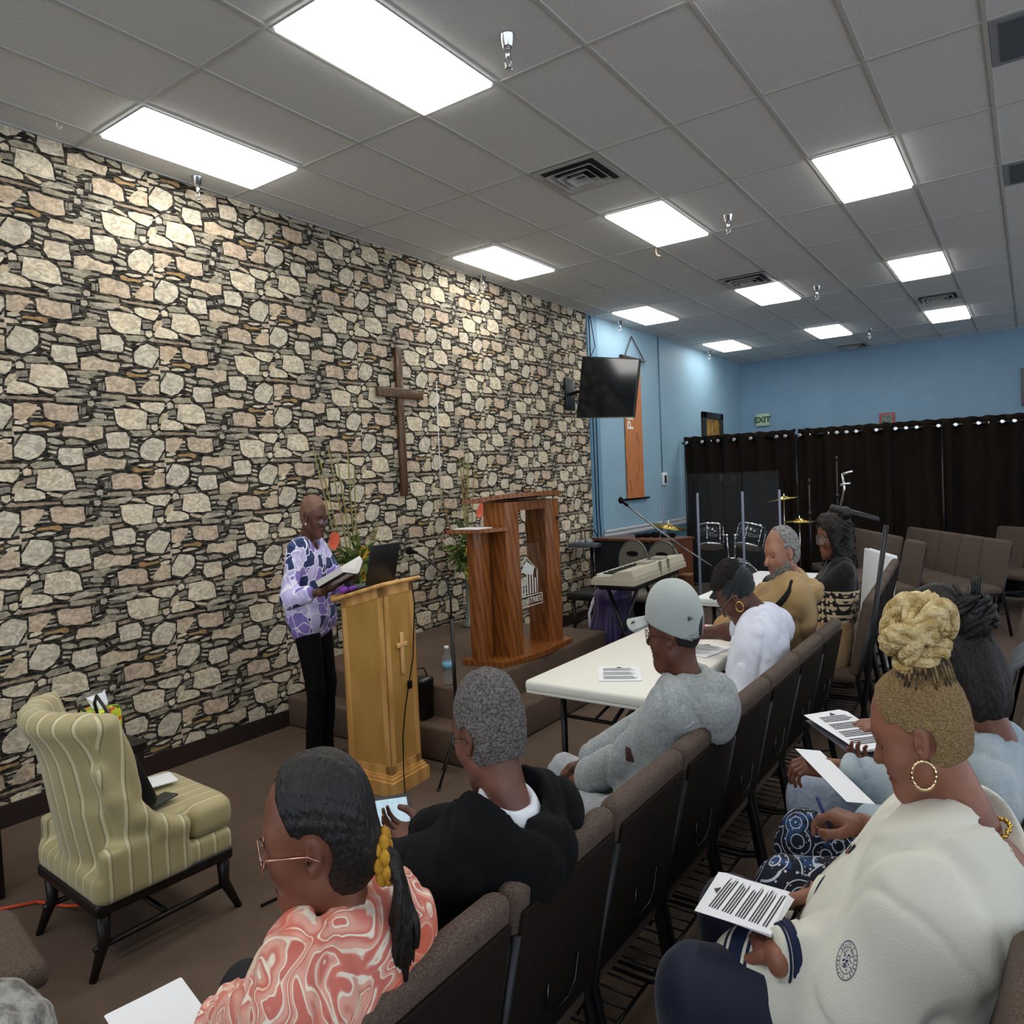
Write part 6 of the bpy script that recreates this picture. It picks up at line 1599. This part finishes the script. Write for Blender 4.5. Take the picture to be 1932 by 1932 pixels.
def m_knit():
    g = NG('patterned_knit', .9, sheen=.2)
    o = g.xyz(); z = o[2]; X = g.math('MULTIPLY', g.math('ADD', o[0], o[1]), 1.0); 
    bx = g.math('FRACT', g.math('MULTIPLY', g.math('SUBTRACT', o[1], g.math('MULTIPLY', o[0], .6)), 22.0)); bz = g.math('FRACT', g.math('MULTIPLY', z, 20.0))
    l1 = g.math('LESS_THAN', g.math('ABSOLUTE', g.math('SUBTRACT', bx, .3)), .13); l2 = g.math('LESS_THAN', g.math('ABSOLUTE', g.math('SUBTRACT', bz, .5)), .16)
    l3 = g.math('LESS_THAN', g.math('ABSOLUTE', g.math('SUBTRACT', bx, .75)), .12); m = g.math('MAXIMUM', g.math('MULTIPLY', l1, g.math('GREATER_THAN', bz, .18)), g.math('MULTIPLY', l2, g.math('LESS_THAN', bx, .7)))
    m = g.math('MAXIMUM', m, g.math('MULTIPLY', l3, g.math('LESS_THAN', bz, .7)))
    pat = g.mix(m, '#0f0c0b', '#cdb996')
    c = g.mix(g.math('GREATER_THAN', z, .925), pat, '#0c0a0b'); c = g.mix(g.math('LESS_THAN', z, .735), c, '#b0936a'); g.color(c); return g.m
pr = p.torso(.034, flare=.02) + p.armp('l', .034, to=.97) + p.armp('r', .034, to=.97) + [s_torus(p.N + vec(0, 0, .0), .062, .014)]
p.cloth('sweater', pr, m_knit(), sub=[s_cap(p.N + vec(.02, 0, -.02), p.N + vec(.04, 0, .12), .055)], fold=.008, ff=13, vox=.010)
p.cloth('trousers', p.legp(.016), mat('bw_print', '#0e0e10', .85, c2='#b8b4ac', ns=26, contrast=(.52, .56)), fold=.004, vox=.014)

# ---- 8 foreground woman in the white sweatshirt ------------------------
p = Person('woman with blonde braided bun and large hoop earring in off-white sweatshirt, writing on papers', (-.265, 1.60, 0), 184, .985,
           head=(-.185, 1.60, 1.128), hyaw=-177, hpitch=20, hroll=0, bulk=1.28, sh=.20)
p.N = p.head + vec(-.105, 0, -.205); 
for k, sg in (('l', 1), ('r', -1)): p.sh[k] = p.N + vec(-.0, sg * .185, -.075)
p.arm('l', (-.425, 1.43, .695), (.9, -.55, -.6), fdir=(-.55, .8, -.05), palm=(.1, 0, -1), hand=dict(side=1, curl=.55, spread=.05), l1=.30, l2=.26)
p.arm('r', (-.395, 1.625, .728), (.4, .7, -.6), fdir=(-.86, -.42, -.30), palm=(.35, -.3, -.9), hand=dict(side=-1, curl=.75, pinch=.55, thumb=.8), l1=.30, l2=.26)
p.legs_sit({'l': (-.59, 1.42, .555), 'r': (-.61, 1.72, .555)}, {'l': (-.62, 1.42, .1), 'r': (-.63, 1.72, .1)}, r=(.105, .085, .06))
SK8 = m_skin('rich_brown', '#7d5140', '#986550')
p.skin(SK8, mat('lips_rose', '#7f4a3f', .35), full=1.14, nose=1.0, jaw=1.0, vox=.003)
p.face_bits('#3a2118', bw=.003)
BUZZ = mat('blonde_buzz', '#a58a5c', .9, c2='#7a6040', ns=260, bump=1.0, bs=240, contrast=(.36, .64))
hair_cap(p, BUZZ, t=.005, rough=.0018, f=210, front=.066, nape=-.062, vox=.0034, line=1.05)
BLD = mat('blonde_braid', '#e6d29c', .55, c2='#b89a5e', ns=46, bump=1.0, bs=150, stretch=(1, 1, 1), contrast=(.35, .6))
b = MB()
loops = [[(-.05, -.055, .165), (.0, -.075, .20), (.05, -.045, .215), (.055, .01, .205), (.02, .05, .175)],
         [(.045, -.05, .16), (.065, .0, .185), (.05, .055, .20), (.0, .075, .20), (-.04, .05, .175)],
         [(-.065, -.03, .17), (-.035, -.01, .225), (.01, .0, .245), (.045, .02, .225), (.06, .035, .17)],
         [(.035, .065, .155), (-.015, .075, .195), (-.055, .04, .215), (-.075, -.01, .20), (-.06, -.055, .16)],
         [(-.055, .03, .175), (-.05, .0, .225), (-.03, -.045, .225), (.01, -.07, .195), (.04, -.06, .16)],
         [(.0, .045, .165), (.0, .03, .215), (.01, -.02, .228), (.03, -.06, .185)]]
for L in loops: strand_tube(b, [(x - .062, y, z - .012) for x, y, z in L], .022, 9, strands=4)
for L in (([(.052 * math.cos(a) - .055, .055 * math.sin(a), .134) for a in [2 * PI * i / 10 for i in range(11)]]),): strand_tube(b, L, .02, 6, strands=3)
p.hmb('braided_bun', b, BLD)
p.hmesh('bun_core', [s_ell((-.06, 0, .165), (.055, .055, .05))], BLD, .01, .008)
b = MB(); rn = random.Random(3)
for k in range(34):
    a = 2 * PI * k / 34 + rn.uniform(-.05, .05); r1 = .082; z1 = .104 - .02 * rn.random()
    x1, y1 = -.035 + r1 * .92 * math.cos(a), r1 * .80 * math.sin(a)
    b.tube([(-.05 + .04 * math.cos(a), .04 * math.sin(a), .138), (-.045 + .062 * math.cos(a), .062 * math.sin(a), .122), (x1, y1, z1 - .006 - .02 * (math.cos(a) < -.3))], [.005, .004, .0022], 5)
p.hmb('braid_roots', b, mat('braid_root', '#8d744a', .7, c2='#33271a', ns=90, contrast=(.4, .6)))
b = MB(); hc = (.007, .087, -.057); R_ = .025
nr = 60
b.tube([(hc[0] + R_ * math.cos(a), hc[1] + .006 * math.cos(a * 1), hc[2] + R_ * math.sin(a)) for a in [2 * PI * i / nr for i in range(nr + 1)]], [.0033 + .0007 * math.sin(i * 1.9) for i in range(nr + 1)], 8, cap=False)
b.tube([(hc[0] + R_ * math.cos(a), -hc[1], hc[2] + R_ * math.sin(a)) for a in [2 * PI * i / 30 for i in range(31)]], .0033, 6, cap=False)
p.hmb('hoop_earrings', b, mat('pale_gold', '#e0c79a', .2, 1.0))
b = MB(); nk = p.N
for i in range(46):
    a = 2 * PI * i / 46; c = nk + vec(.01 + .088 * math.cos(a), .090 * math.sin(a), .018 - .040 * math.cos(a)); b.ball(tuple(c), (.0075, .0075, .004) if i % 2 else (.004, .0075, .0065), 6)
p.lmb('chain_necklace', b, GOLD)
WS = mat('offwhite_fleece', '#dcdacb', .88, c2='#d3d1c4', ns=4, bump=.2, bs=260, sheen=.15)
pr = p.torso(.045, flare=.04, bust=.03, belly=.04, top=False) + p.armp('l', .036, to=.84, r=(.06, .058, .030, .030)) + p.armp('r', .034, to=.80, r=(.06, .055, .042, .034))
pr += [s_cap(p.sh['l'] + vec(0, -.02, -.01), p.sh['r'] + vec(0, .02, -.01), .066)]
pr += [s_cap(p.pel + vec(.10, .14, .0), p.pel + vec(.20, .13, .02), .12), s_cap(p.pel + vec(.1, -.1, .02), p.pel + vec(.2, -.1, .03), .10)]
neck_cut = [s_ell(p.N + vec(-.03, 0, .035), (.145, .150, .085)), s_cap(p.N + vec(-.20, 0, -.04), p.N + vec(-.13, 0, .06), .085)]
p.cloth('sweatshirt', pr, WS, sub=neck_cut, fold=.012, ff=8, seed=4, vox=.0082, k=.028, sk=.01)
# ribbed cuffs with navy stripes
for k in 'lr':
    E_, W_ = getattr(p, 'E' + k), getattr(p, 'W' + k); d = (W_ - E_); L = np.linalg.norm(d); d /= L
    def ring(t0, t1, r0, r1, m, nm):
        b = MB(); b.tube([tuple(E_ + d * L * (t0 + (t1 - t0) * i / 6)) for i in range(7)], [r0 + (r1 - r0) * i / 6 + .001 * math.sin(i * 3) for i in range(7)], 28, cap=True); p.lmb(nm, b, m)
    RB = mat('rib_cream', '#d5d3c2', .9); NV = mat('rib_navy', '#16203f', .85)
    ring(.74, 1.0, .064, .050, RB, 'cuff'); ring(.84, .91, .0655, .0600, NV, 'cuff_stripe'); ring(.93, .945, .0590, .0575, NV, 'cuff_stripe')
# hem band over the lap
A_, B_ = p.pel + vec(.235, .16, .02), p.pel + vec(.225, -.12, .03)
hem = [s_cap(A_ + vec(0, .0, -.0), A_ + vec(.03, 0, .0), .112), s_cap(p.pel + vec(.235, .02, .03), p.pel + vec(.26, .02, .03), .10)]
def m_hem():
    g = NG('hem_stripes', .9); x = g.math('ABSOLUTE', g.math('SUBTRACT', g.xyz()[0], -.508))
    a = g.math('LESS_THAN', x, .016); b_ = g.math('LESS_THAN', g.math('ABSOLUTE', g.math('SUBTRACT', x, .026)), .0035); g.color(g.mix(g.math('MAXIMUM', a, b_), '#d5d3c2', '#16203f')); return g.m
p.cloth('hem_band', [s_cap(p.pel + vec(.19, .125, .0), p.pel + vec(.285, .12, .01), .130)], m_hem(), fold=.003, vox=.009)
p.cloth('leggings', p.legp(.004), mat('navy_leggings', '#0e1430', .7, sheen=.2), fold=.002, vox=.012)
p.cloth('tank_strap', [s_cap(p.N + vec(-.07, .10, -.004), p.N + vec(.0, .11, -.012), .018), s_cap(p.N + vec(-.07, .10, -.004), p.N + vec(-.115, .04, -.03), .018), s_cap(p.N + vec(-.115, .04, -.03), p.N + vec(-.130, -.02, -.10), .02), s_cap(p.N + vec(.0, .11, -.012), p.N + vec(.06, .10, -.06), .018)], mat('navy_strap', '#10183a', .8), fold=0, vox=.007)
# bare neck and shoulders with the tattoo
def m_tattoo():
    g = NG('tattooed_skin', .5); n = g.noise(26, 5, dist=2.5)[0]; k = g.noise(8, 1)[0]
    m = g.math('MULTIPLY', g.ramp(n, .52, .56), g.ramp(k, .42, .5)); g.color(g.mix(g.math('MULTIPLY', m, .75), '#8b5a46', '#3a2a26')); return g.m
p.cloth('bare_shoulders', [s_cap(p.N + vec(-.02, -.13, -.060), p.N + vec(-.02, .13, -.060), .066), s_ell(p.N + vec(-.05, 0, -.06), (.085, .15, .080)), s_cap(p.N + vec(-.02, 0, -.04), p.N + vec(.03, 0, .07), .074, .062)], m_tattoo(), fold=0, vox=.009, k=.04)
bpy.data.objects['bare_shoulders']['label'] = 'bare brown shoulders with a dark tattoo'
# crest on the sleeve and emblem on the chest
def on_cloth(obj, origin, direction):
    dg = bpy.context.evaluated_depsgraph_get(); ok, loc, nor, _ = obj.ray_cast(Vector(origin), Vector(direction).normalized()); return loc, nor
bpy.context.view_layer.update()
sweat = [c for c in p.t.children if c.name.startswith('sweatshirt')][0]
def decal(px, py, w, h, fn, m, name, up=(0, 0, 1), roll=0.0):
    """ray from the room onto the cloth; the badge is laid on the surface there"""
    d = Vector([sum(RT[k][a] * ((px - 966) / 1390.7, (py - 966) / 1390.7, 1.0)[k] for k in range(3)) for a in range(3)])
    inv = sweat.matrix_world.inverted(); o = inv @ Vector((0, 0, 1.65)); loc, nor = on_cloth(sweat, o, inv.to_3x3() @ d)
    if loc is None: return
    loc = sweat.matrix_world @ loc; nor = (sweat.matrix_world.to_3x3() @ nor).normalized()
    x = Vector(up).cross(nor).normalized(); y = nor.cross(x); Mx = Matrix((x, y, nor)).transposed().to_4x4(); Mx = Mx @ rz(roll)
    b = MB(); fn(b); out = []
    for v in b.v:
        q = loc + Mx.to_3x3() @ Vector((v[0] * w, v[1] * h, 0)); r_ = inv @ (q + nor * .05); l2, n2, _i, _j = sweat.ray_cast(r_, inv.to_3x3() @ (-nor)), 0, 0, 0
        hit = l2; okk, L2 = hit[0], hit[1]
        q2 = (sweat.matrix_world @ L2 + nor * (.0012 + v[2])) if okk and (sweat.matrix_world @ L2 - q).length < .05 else q + nor * .002
        out.append(tuple(q2))
    b.v = out; b.build(name, m, p.t)
def crest(b):
    for R1 in (1.0, .94, .66, .61):
        pass
    for R1, R2 in ((1.0, .95), (.68, .64)):
        n = 40; vs = []
        for i in range(n): a = 2 * PI * i / n; vs += [(R1 * math.cos(a), R1 * math.sin(a), 0), (R2 * math.cos(a), R2 * math.sin(a), 0)]
        b.add(vs, [(2 * i, 2 * ((i + 1) % n), 2 * ((i + 1) % n) + 1, 2 * i + 1) for i in range(n)])
    rn = random.Random(8)
    for i in range(24):
        a = 2 * PI * i / 24; 
        if i % 8 == 3: continue
        for dr in (.74, .80, .86):
            if rn.random() < .75: b.add([((dr + u) * math.cos(a + v), (dr + u) * math.sin(a + v), 0) for u, v in ((0, -.07), (0, .05), (.04, .06), (.04, -.04))], [(0, 1, 2, 3)])
    for i in range(46):
        x, y = rn.uniform(-.42, .42), rn.uniform(-.5, .5)
        if x * x + y * y < .27: b.add([(x, y, 0), (x + .10, y + .02, 0), (x + .08, y + .09, 0), (x - .02, y + .07, 0)], [(0, 1, 2, 3)])
decal(1598, 1812, .019, .034, crest, mat('navy_embroidery', '#27304f', .8), 'sleeve_crest')
def flag_a(b): b.add([(-1, -.9, 0), (-.55, -.9, 0), (.15, .35, 0), (-.3, .35, 0)], [(0, 1, 2, 3)]); b.add([(.0, -.35, 0), (.4, -.35, 0), (1.0, .9, 0), (.5, .9, 0)], [(0, 1, 2, 3)])
decal(1604, 1602, .022, .026, flag_a, mat('emblem_navy', '#15182a', .8), 'chest_emblem', roll=-.15)
def flag_r(b): b.add([(-.5, -.2, 0), (.35, -.2, 0), (.2, .55, 0), (-.3, .4, 0)], [(0, 1, 2, 3)])
decal(1600, 1608, .013, .015, flag_r, mat('emblem_red', '#b5424a', .8), 'chest_emblem')
papers('handout', 'stapled printed papers on the lap of the woman in the white sweatshirt', frame_M((-.585, 1.435, .735), (.04, 1, .02), (-1, .0, .03)) @ T(-.0, -.155, 0), .165, .155, 5, 22)
b = MB(); M8, W8 = p.Hr; q = p.xf(np.array([W8 + M8 @ vec(.085, .0, -.055)]))[0]
b.tube([tuple(q + vec(-.012, -.012, -.022)), tuple(q + vec(.035, .035, .105))], .0036, 8); tag(b.build('pen', BLACK), 'black pen in the hand of the woman in the white sweatshirt', 'pen')
b = MB()
for u in (.0, .009):
    c0 = W8 + M8 @ vec(.098 + u, -.004, -.006); b.tube([c0 + M8 @ vec(0, .0105 * math.cos(a), .0105 * math.sin(a)) for a in [2 * PI * i / 14 for i in range(15)]], .0018, 6, cap=False)
p.lmb('rings', b, GOLD)

# ---- 9 woman in the denim jacket ---------------------------------------
p = Person('woman with black braids in a high bun and pale denim jacket beside the blonde-bun woman', (-.20, 2.06, 0), 176, .985,
           head=(-.135, 2.02, 1.120), hyaw=150, hpitch=22, bulk=1.1, sh=.17)
p.arm('r', (-.44, 2.02, .86), (.4, .6, -.7), fdir=(-.9, -.35, .1), palm=(.1, .2, -1), hand=dict(side=-1, curl=.6))
p.arm('l', (-.315, 1.745, .85), (.6, -.5, -.7), fdir=(-.95, .1, .15), palm=(.1, -.1, -1), hand=dict(side=1, curl=.85, pinch=.6))
p.legs_sit({'l': (-.50, 1.80, .60), 'r': (-.52, 2.06, .60)}, {'l': (-.54, 1.8, .1), 'r': (-.54, 2.04, .1)}, r=(.09, .075, .05))
p.skin(m_skin('brown_e', '#68402f', '#7f5440'), LIPS_M)
def braid_top(P, D):
    x, y, z = P[..., 0], P[..., 1], P[..., 2]; a = np.arctan2(y, -(x + .01) + 1e-6)
    D = D - .006 * np.abs(np.sin(a * 5)) + .002
    return np.maximum(np.maximum(D, (x - .06)), -.09 - z)
p.hmesh('hair', [s_ell((-.018, 0, .036), (.103, .081, .094)), s_ell((-.04, 0, -.02), (.080, .076, .085))], mat('braided_black', '#0f0c0c', .6, c2='#1a1514', ns=70, bump=1.0, bs=140, stretch=(1, 1, .3)), .03, .0045, post=braid_top)
b = MB(); rn = random.Random(21)
for k in range(22):
    a = rn.uniform(0, 2 * PI); b2 = rn.uniform(-.9, 1.2); c = vec(-.085, 0, .135)
    pts = []
    for i in range(6):
        th = a + i * .55; ph = b2 + i * .22; pts.append(tuple(c + vec(.058 * math.cos(th) * math.cos(ph), .058 * math.sin(th) * math.cos(ph), .050 * math.sin(ph))))
    strand_tube(b, pts, .0105, 5, strands=2)
for k in range(14):
    a = rn.uniform(0, 2 * PI); b.tube([(-.09 + .02 * math.cos(a), .02 * math.sin(a), .17), (-.09 + .045 * math.cos(a), .045 * math.sin(a), .205 + .02 * rn.random())], [.005, .003], 5)
p.hmb('braided_bun', b, mat('bun_black', '#0c0a0b', .6, c2='#1a1616', ns=60, bump=.8, bs=150))
p.hmesh('bun_core', [s_ell((-.085, 0, .13), (.052, .052, .05))], HAIRB, .01, .008)
def m_denim():
    g = NG('pale_denim', .85); k = g.noise(9, 4)[0]; n = g.noise(300, 2)[0]
    c = g.mix(g.ramp(k, .35, .65), '#8fa0ab', '#b3bdbf'); c = g.mix(g.math('MULTIPLY', g.ramp(n, .4, .6), .3), c, '#748795'); g.color(c); g.bump(n, .3, .003); return g.m
DEN = m_denim()
pr = p.torso(.032) + p.armp('l', .028, to=.85) + p.armp('r', .028, to=.85)
p.cloth('denim_jacket', pr, DEN, sub=[s_cap(p.N + vec(.01, 0, -.03), p.N + vec(.01, 0, .12), .065)], fold=.010, ff=15, vox=.010)
p.cloth('denim_collar', [s_torus(p.N + vec(-.02, 0, .002), .078, .013, Matrix.Rotation(-.4, 3, 'Y')), s_torus(p.N + vec(-.026, 0, -.015), .088, .012, Matrix.Rotation(-.4, 3, 'Y'))], mat('denim_dark', '#6d8296', .85, c2='#7d92a3', ns=40), fold=.001, vox=.006, k=.015)
def m_paisley():
    g = NG('paisley_print', .8)
    v = g.n('TexVoronoi', {'Vector': g.tc.outputs['Object'], 'Scale': 13.0}).outputs['Distance']; r = g.math('SINE', g.math('MULTIPLY', v, 62.0))
    d = g.n('TexVoronoi', {'Vector': g.tc.outputs['Object'], 'Scale': 75.0}).outputs['Distance']; dots = g.math('LESS_THAN', d, .24)
    m = g.math('MULTIPLY', g.math('GREATER_THAN', r, .55), g.math('GREATER_THAN', g.math('SINE', g.math('MULTIPLY', v, 31.0)), -.2)); m2 = g.math('MULTIPLY', dots, g.math('LESS_THAN', r, -.1))
    c = g.mix(g.ramp(g.noise(20, 2)[0], .55, .62), '#0c1224', '#25466f'); c = g.mix(m, c, '#c3c8d4'); c = g.mix(m2, c, '#c3c8d4'); g.color(c); return g.m
p.cloth('paisley_trousers', p.legp(.022), m_paisley(), fold=.006, vox=.011)
papers('handout', 'tilted white paper held up by the woman in the denim jacket', frame_M((-.36, 1.80, .875), (-.62, .78, .10), (.22, .40, -.05)), .27, .07, 1, 10)
b = MB(); M9, W9 = p.Hl; q = p.xf(np.array([W9 + M9 @ vec(.08, .0, -.03)]))[0]; b.tube([tuple(q + vec(.0, .0, -.02)), tuple(q + vec(-.03, -.012, .07))], .004, 8); tag(b.build('pen', mat('pen_blue', '#1d2357', .4)), 'dark blue pen in the hand of the woman in denim', 'pen')

# ---- 10 person with cornrows -------------------------------------------
p = Person('person with cornrow hair and olive top reading a packet beyond the denim jacket', (-.22, 2.50, 0), 180, .99,
           head=(-.240, 2.48, 1.155), hyaw=-176, hpitch=20, bulk=1.05, sh=.17)
p.arm('r', (-.37, 2.43, .86), (.4, .6, -.7), fdir=(-.85, -.4, -.05), palm=(-.2, .1, -1), hand=dict(side=-1, curl=.5, thumb=.3))
p.arm('l', (-.34, 2.19, .79), (.6, -.5, -.7), fdir=(-.8, .45, .2), palm=(.0, -.2, 1), hand=dict(side=-1, curl=.6, thumb=.3))
p.legs_sit({'l': (-.50, 2.16, .70), 'r': (-.56, 2.5, .58)}, {'l': (-.55, 2.3, .25), 'r': (-.58, 2.5, .1)}, r=(.095, .085, .055))
p.skin(m_skin('brown_f', '#74493a', '#8f6350'), LIPS_M)
p.face_bits('#1a120e')
def cornrow(P, D):
    x, y, z = P[..., 0], P[..., 1], P[..., 2]
    D = D - .005 * np.abs(np.sin((np.arctan2(y, z + .01)) * 7.5)) + .0015
    front = (x - (.062 - .35 * np.maximum(0, .09 - z))) * .8; front = np.where(z < .03, (x + .012 - .5 * z) * .8, front)
    ear = .034 - np.sqrt((x + .006) ** 2 + (z + .006) ** 2)
    return np.maximum(np.maximum(D, front), np.maximum(-.075 - z, np.where(np.abs(y) > .055, ear * .9, -1)))
p.hmesh('cornrows', [s_ell((-.016, 0, .034), (.104, .081, .095)), s_ell((.024, 0, .034), (.070, .069, .077)), s_ell((-.04, 0, -.015), (.076, .072, .08))], mat('cornrow_black', '#15110f', .6, c2='#2a211c', ns=80, bump=1.0, bs=150), .03, .004, post=cornrow)
OLV = m_cloth('olive_cotton', '#4a4f3e', '#3f4436', 12)
p.cloth('olive_top', p.torso(.034) + p.armp('l', .028, to=.5) + p.armp('r', .028, to=.5), OLV, sub=[s_cap(p.N + vec(.01, 0, -.03), p.N + vec(.01, 0, .12), .062)], fold=.009, vox=.011)
p.cloth('ripped_jeans', p.legp(.020), mat('light_jeans', '#aab2bf', .85, c2='#8f99aa', ns=12, bump=.4, bs=90), fold=.009, ff=17, vox=.011)
papers('handout', 'printed packet held up by the person with cornrows', frame_M((-.41, 2.24, .835), (.72, .69, .02), (-.69, .72, .10)), .13, .26, 5, 20)
b = MB(); Mf = frame_M((-.42, 2.23, .825), (.72, .69, .02), (-.69, .72, .10)); b.box((0, 0, -.006), (.14, .26, -.003), M=Mf @ Matrix.Rotation(-.0, 4, 'X')); tag(b.build('folder', mat('grey_folder', '#5d6068', .6)), 'dark grey folder under the packet held by the person with cornrows', 'folder')

# ---- 11 grey curly head at the lower left corner -----------------------
p = Person('person with short fuzzy grey hair at the bottom left corner, mostly out of the picture', (-.84, .19, 0), 180, .95,
           head=(-.775, .228, 1.080), hyaw=170, hpitch=10)
p.arm('r', (-1.1, .38, .62), (.2, .6, -.8)); p.arm('l', (-1.1, .12, .62), (.2, -.6, -.8))
p.legs_sit({'l': (-1.2, .12, .55), 'r': (-1.2, .34, .55)}, {'l': (-1.22, .12, .1), 'r': (-1.22, .34, .1)})
p.skin(m_skin('brown_g', '#6b4636', '#7f5644'), LIPS_M)
hair_cap(p, grey_hair('fuzzy_grey', '#b0aea6', '#77756f', 60), t=.016, rough=.006, f=95, front=.06, nape=-.06)
p.cloth('shirt', p.torso(.03) + p.armp('l', .024) + p.armp('r', .024), m_cloth('plain_navy', '#20263a'), fold=.006, vox=.014)
p.cloth('trousers', p.legp(.012), mat('dark_slacks', '#15151a', .8), fold=.003, vox=.018)
# ------------------------------------------------------------ flower arrangements on pedestals
def leafmat(n, c, c2): return mat(n, c, .55, c2=c2, ns=20)
GREEN = leafmat('leaf_green', '#6f8440', '#4d6430'); LIME = mat('lime_bloom', '#c2cc5a', .7, c2='#a5b044', ns=60, bump=.8, bs=80); STEMY = mat('dry_stem', '#8a8346', .7); REDF = mat('dark_red_bloom', '#7c1420', .5, c2='#4c0b14', ns=40)
ORNG = mat('coral_bloom', '#e0694a', .6); YEL = mat('yellow_bloom', '#c8961e', .6); PALEG = mat('pale_green', '#a9b394', .6)
def arrangement(x, y, z0, lab, seed, red, coral, lime, hang, tall, zv=.55):
    t = thing('flower_arrangement', lab, 'flowers', (x, y, z0)); rn = random.Random(seed)
    b = MB(); b.lathe([(.07, 0), (.075, .02), (.03, .05), (.028, zv - .1), (.06, zv - .06), (.09, zv), (.08, zv + .01), (0, zv)], 16, c=(x, y, z0)); b.build('pedestal_vase', mat('vase_glass', '#6e7a74', .2), t)
    b = MB()
    for dx, h in tall:
        strand_tube(b, [(x + rn.uniform(-.01, .01), y + dx * .3, z0 + zv), (x + rn.uniform(-.02, .02), y + dx * .7, z0 + zv + h * .5), (x + rn.uniform(-.03, .03), y + dx, z0 + zv + h)], .005, 5)
    b.build('tall_stems', STEMY, t)
    b = MB()
    for k in range(90):
        a = rn.uniform(0, 2 * PI); L = rn.uniform(.12, .34); el = rn.uniform(-.5, 1.3); d = Vector((math.cos(a) * math.cos(el) * .6, math.sin(a) * math.cos(el), math.sin(el))); c = Vector((x, y, z0 + zv + rn.uniform(0, .2)))
        s = d.cross(Vector((0, 0, 1))).normalized() * rn.uniform(.014, .032); m_ = c + d * L * .55 + Vector((0, 0, .02)); e = c + d * L - Vector((0, 0, .04 * rn.random()))
        b.add([c, m_ + s, e, m_ - s], [(0, 1, 2), (0, 2, 3)])
    b.build('leaves', GREEN, t)
    def bloom(lst, m, nm, kind):
        for q in lst:
            b = MB(); c = Vector((x + q[2], y + q[0], z0 + q[1]))
            if kind == 'spike':
                for k in range(16):
                    a = k * 2.4; h = k * .014; s = .042 * (1 - k / 20); b.add([c + Vector((0, 0, h)), c + Vector((math.cos(a) * s + .004, math.sin(a) * s, h + .016)), c + Vector((math.cos(a) * s * 1.2, math.sin(a) * s * 1.2, h + .032)), c + Vector((math.cos(a + .4) * s, math.sin(a + .4) * s, h + .014))], [(0, 1, 2, 3)])
            elif kind == 'ball':
                for k in range(26): u = rn.uniform(-1, 1); a = rn.uniform(0, 6.28); w = math.sqrt(1 - u * u); b.ball(tuple(c + Vector((w * math.cos(a), w * math.sin(a), u * 1.3)) * q[3] * .75), q[3] * .42, 6)
            elif kind == 'petal':
                for k in range(9):
                    a = 2 * PI * k / 9; s = .055; n = Vector((.2, math.cos(a), math.sin(a))); w = Vector((0, -math.sin(a), math.cos(a))) * .018
                    b.add([c, c + n * s * .6 + w, c + n * s, c + n * s * .6 - w], [(0, 1, 2, 3)])
                b.ball(tuple(c), .010, 8)
            else:
                for k in range(26): b.ball((c.x + rn.uniform(-.012, .012), c.y + rn.uniform(-.02, .02) * (1 - k / 40), c.z - k * .0115), rn.uniform(.009, .014), 6)
            b.build(nm, m, t)
    bloom(red, REDF, 'red_bloom', 'spike'); bloom(coral, ORNG, 'coral_bloom', 'petal'); bloom(lime, LIME, 'green_hydrangea', 'ball'); bloom(hang, LIME, 'hanging_amaranth', 'hang')
    bloom([(-.05, zv + .12, .05), (.03, zv + .05, .05), (.02, zv + .22, .03)], YEL, 'yellow_bloom', 'petal')
    b = MB()
    for k in range(30): b.ball((x + rn.uniform(0, .05), y + rn.uniform(-.14, -.02), z0 + zv + rn.uniform(.15, .5)), rn.uniform(.006, .012), 5)
    b.build('pale_berries', PALEG, t)
arrangement(-4.02, 3.72, .4, 'tall flower arrangement between the standing woman and the laptop', 3,
            [(-.16, 1.05, .0), (-.02, .74, .02), (-.03, .80, .0), (-.24, .5, 0)], [(-.24, .90, .02), (-.26, .87, .03)], [(.16, .42, .03, .035), (.17, .48, .0, .04), (.0, .58, .03, .03)], [], [(-.36, 1.0), (-.30, .95), (-.22, 1.0), (-.16, .93), (-.06, .98), (-.02, .85), (.14, .40), (.17, .38), (.20, .42)])
arrangement(-4.02, 4.98, .4, 'tall flower arrangement behind the oak pulpit', 9,
            [(-.02, 1.05, .0), (.01, 1.10, .0), (-.26, .80, .02), (-.28, .76, .0)], [(.16, .98, .02), (.22, 1.02, .0), (.16, .62, .0), (-.02, .62, .05)], [(-.06, .50, .05, .04), (-.02, .44, .05, .045), (.0, .52, .03, .03)], [(.05, .42, .03), (.07, .36, .02)], [(-.02, .95), (.02, 1.0), (.05, .9), (.09, .98), (.14, .85), (-.30, .70), (-.42, .34)])
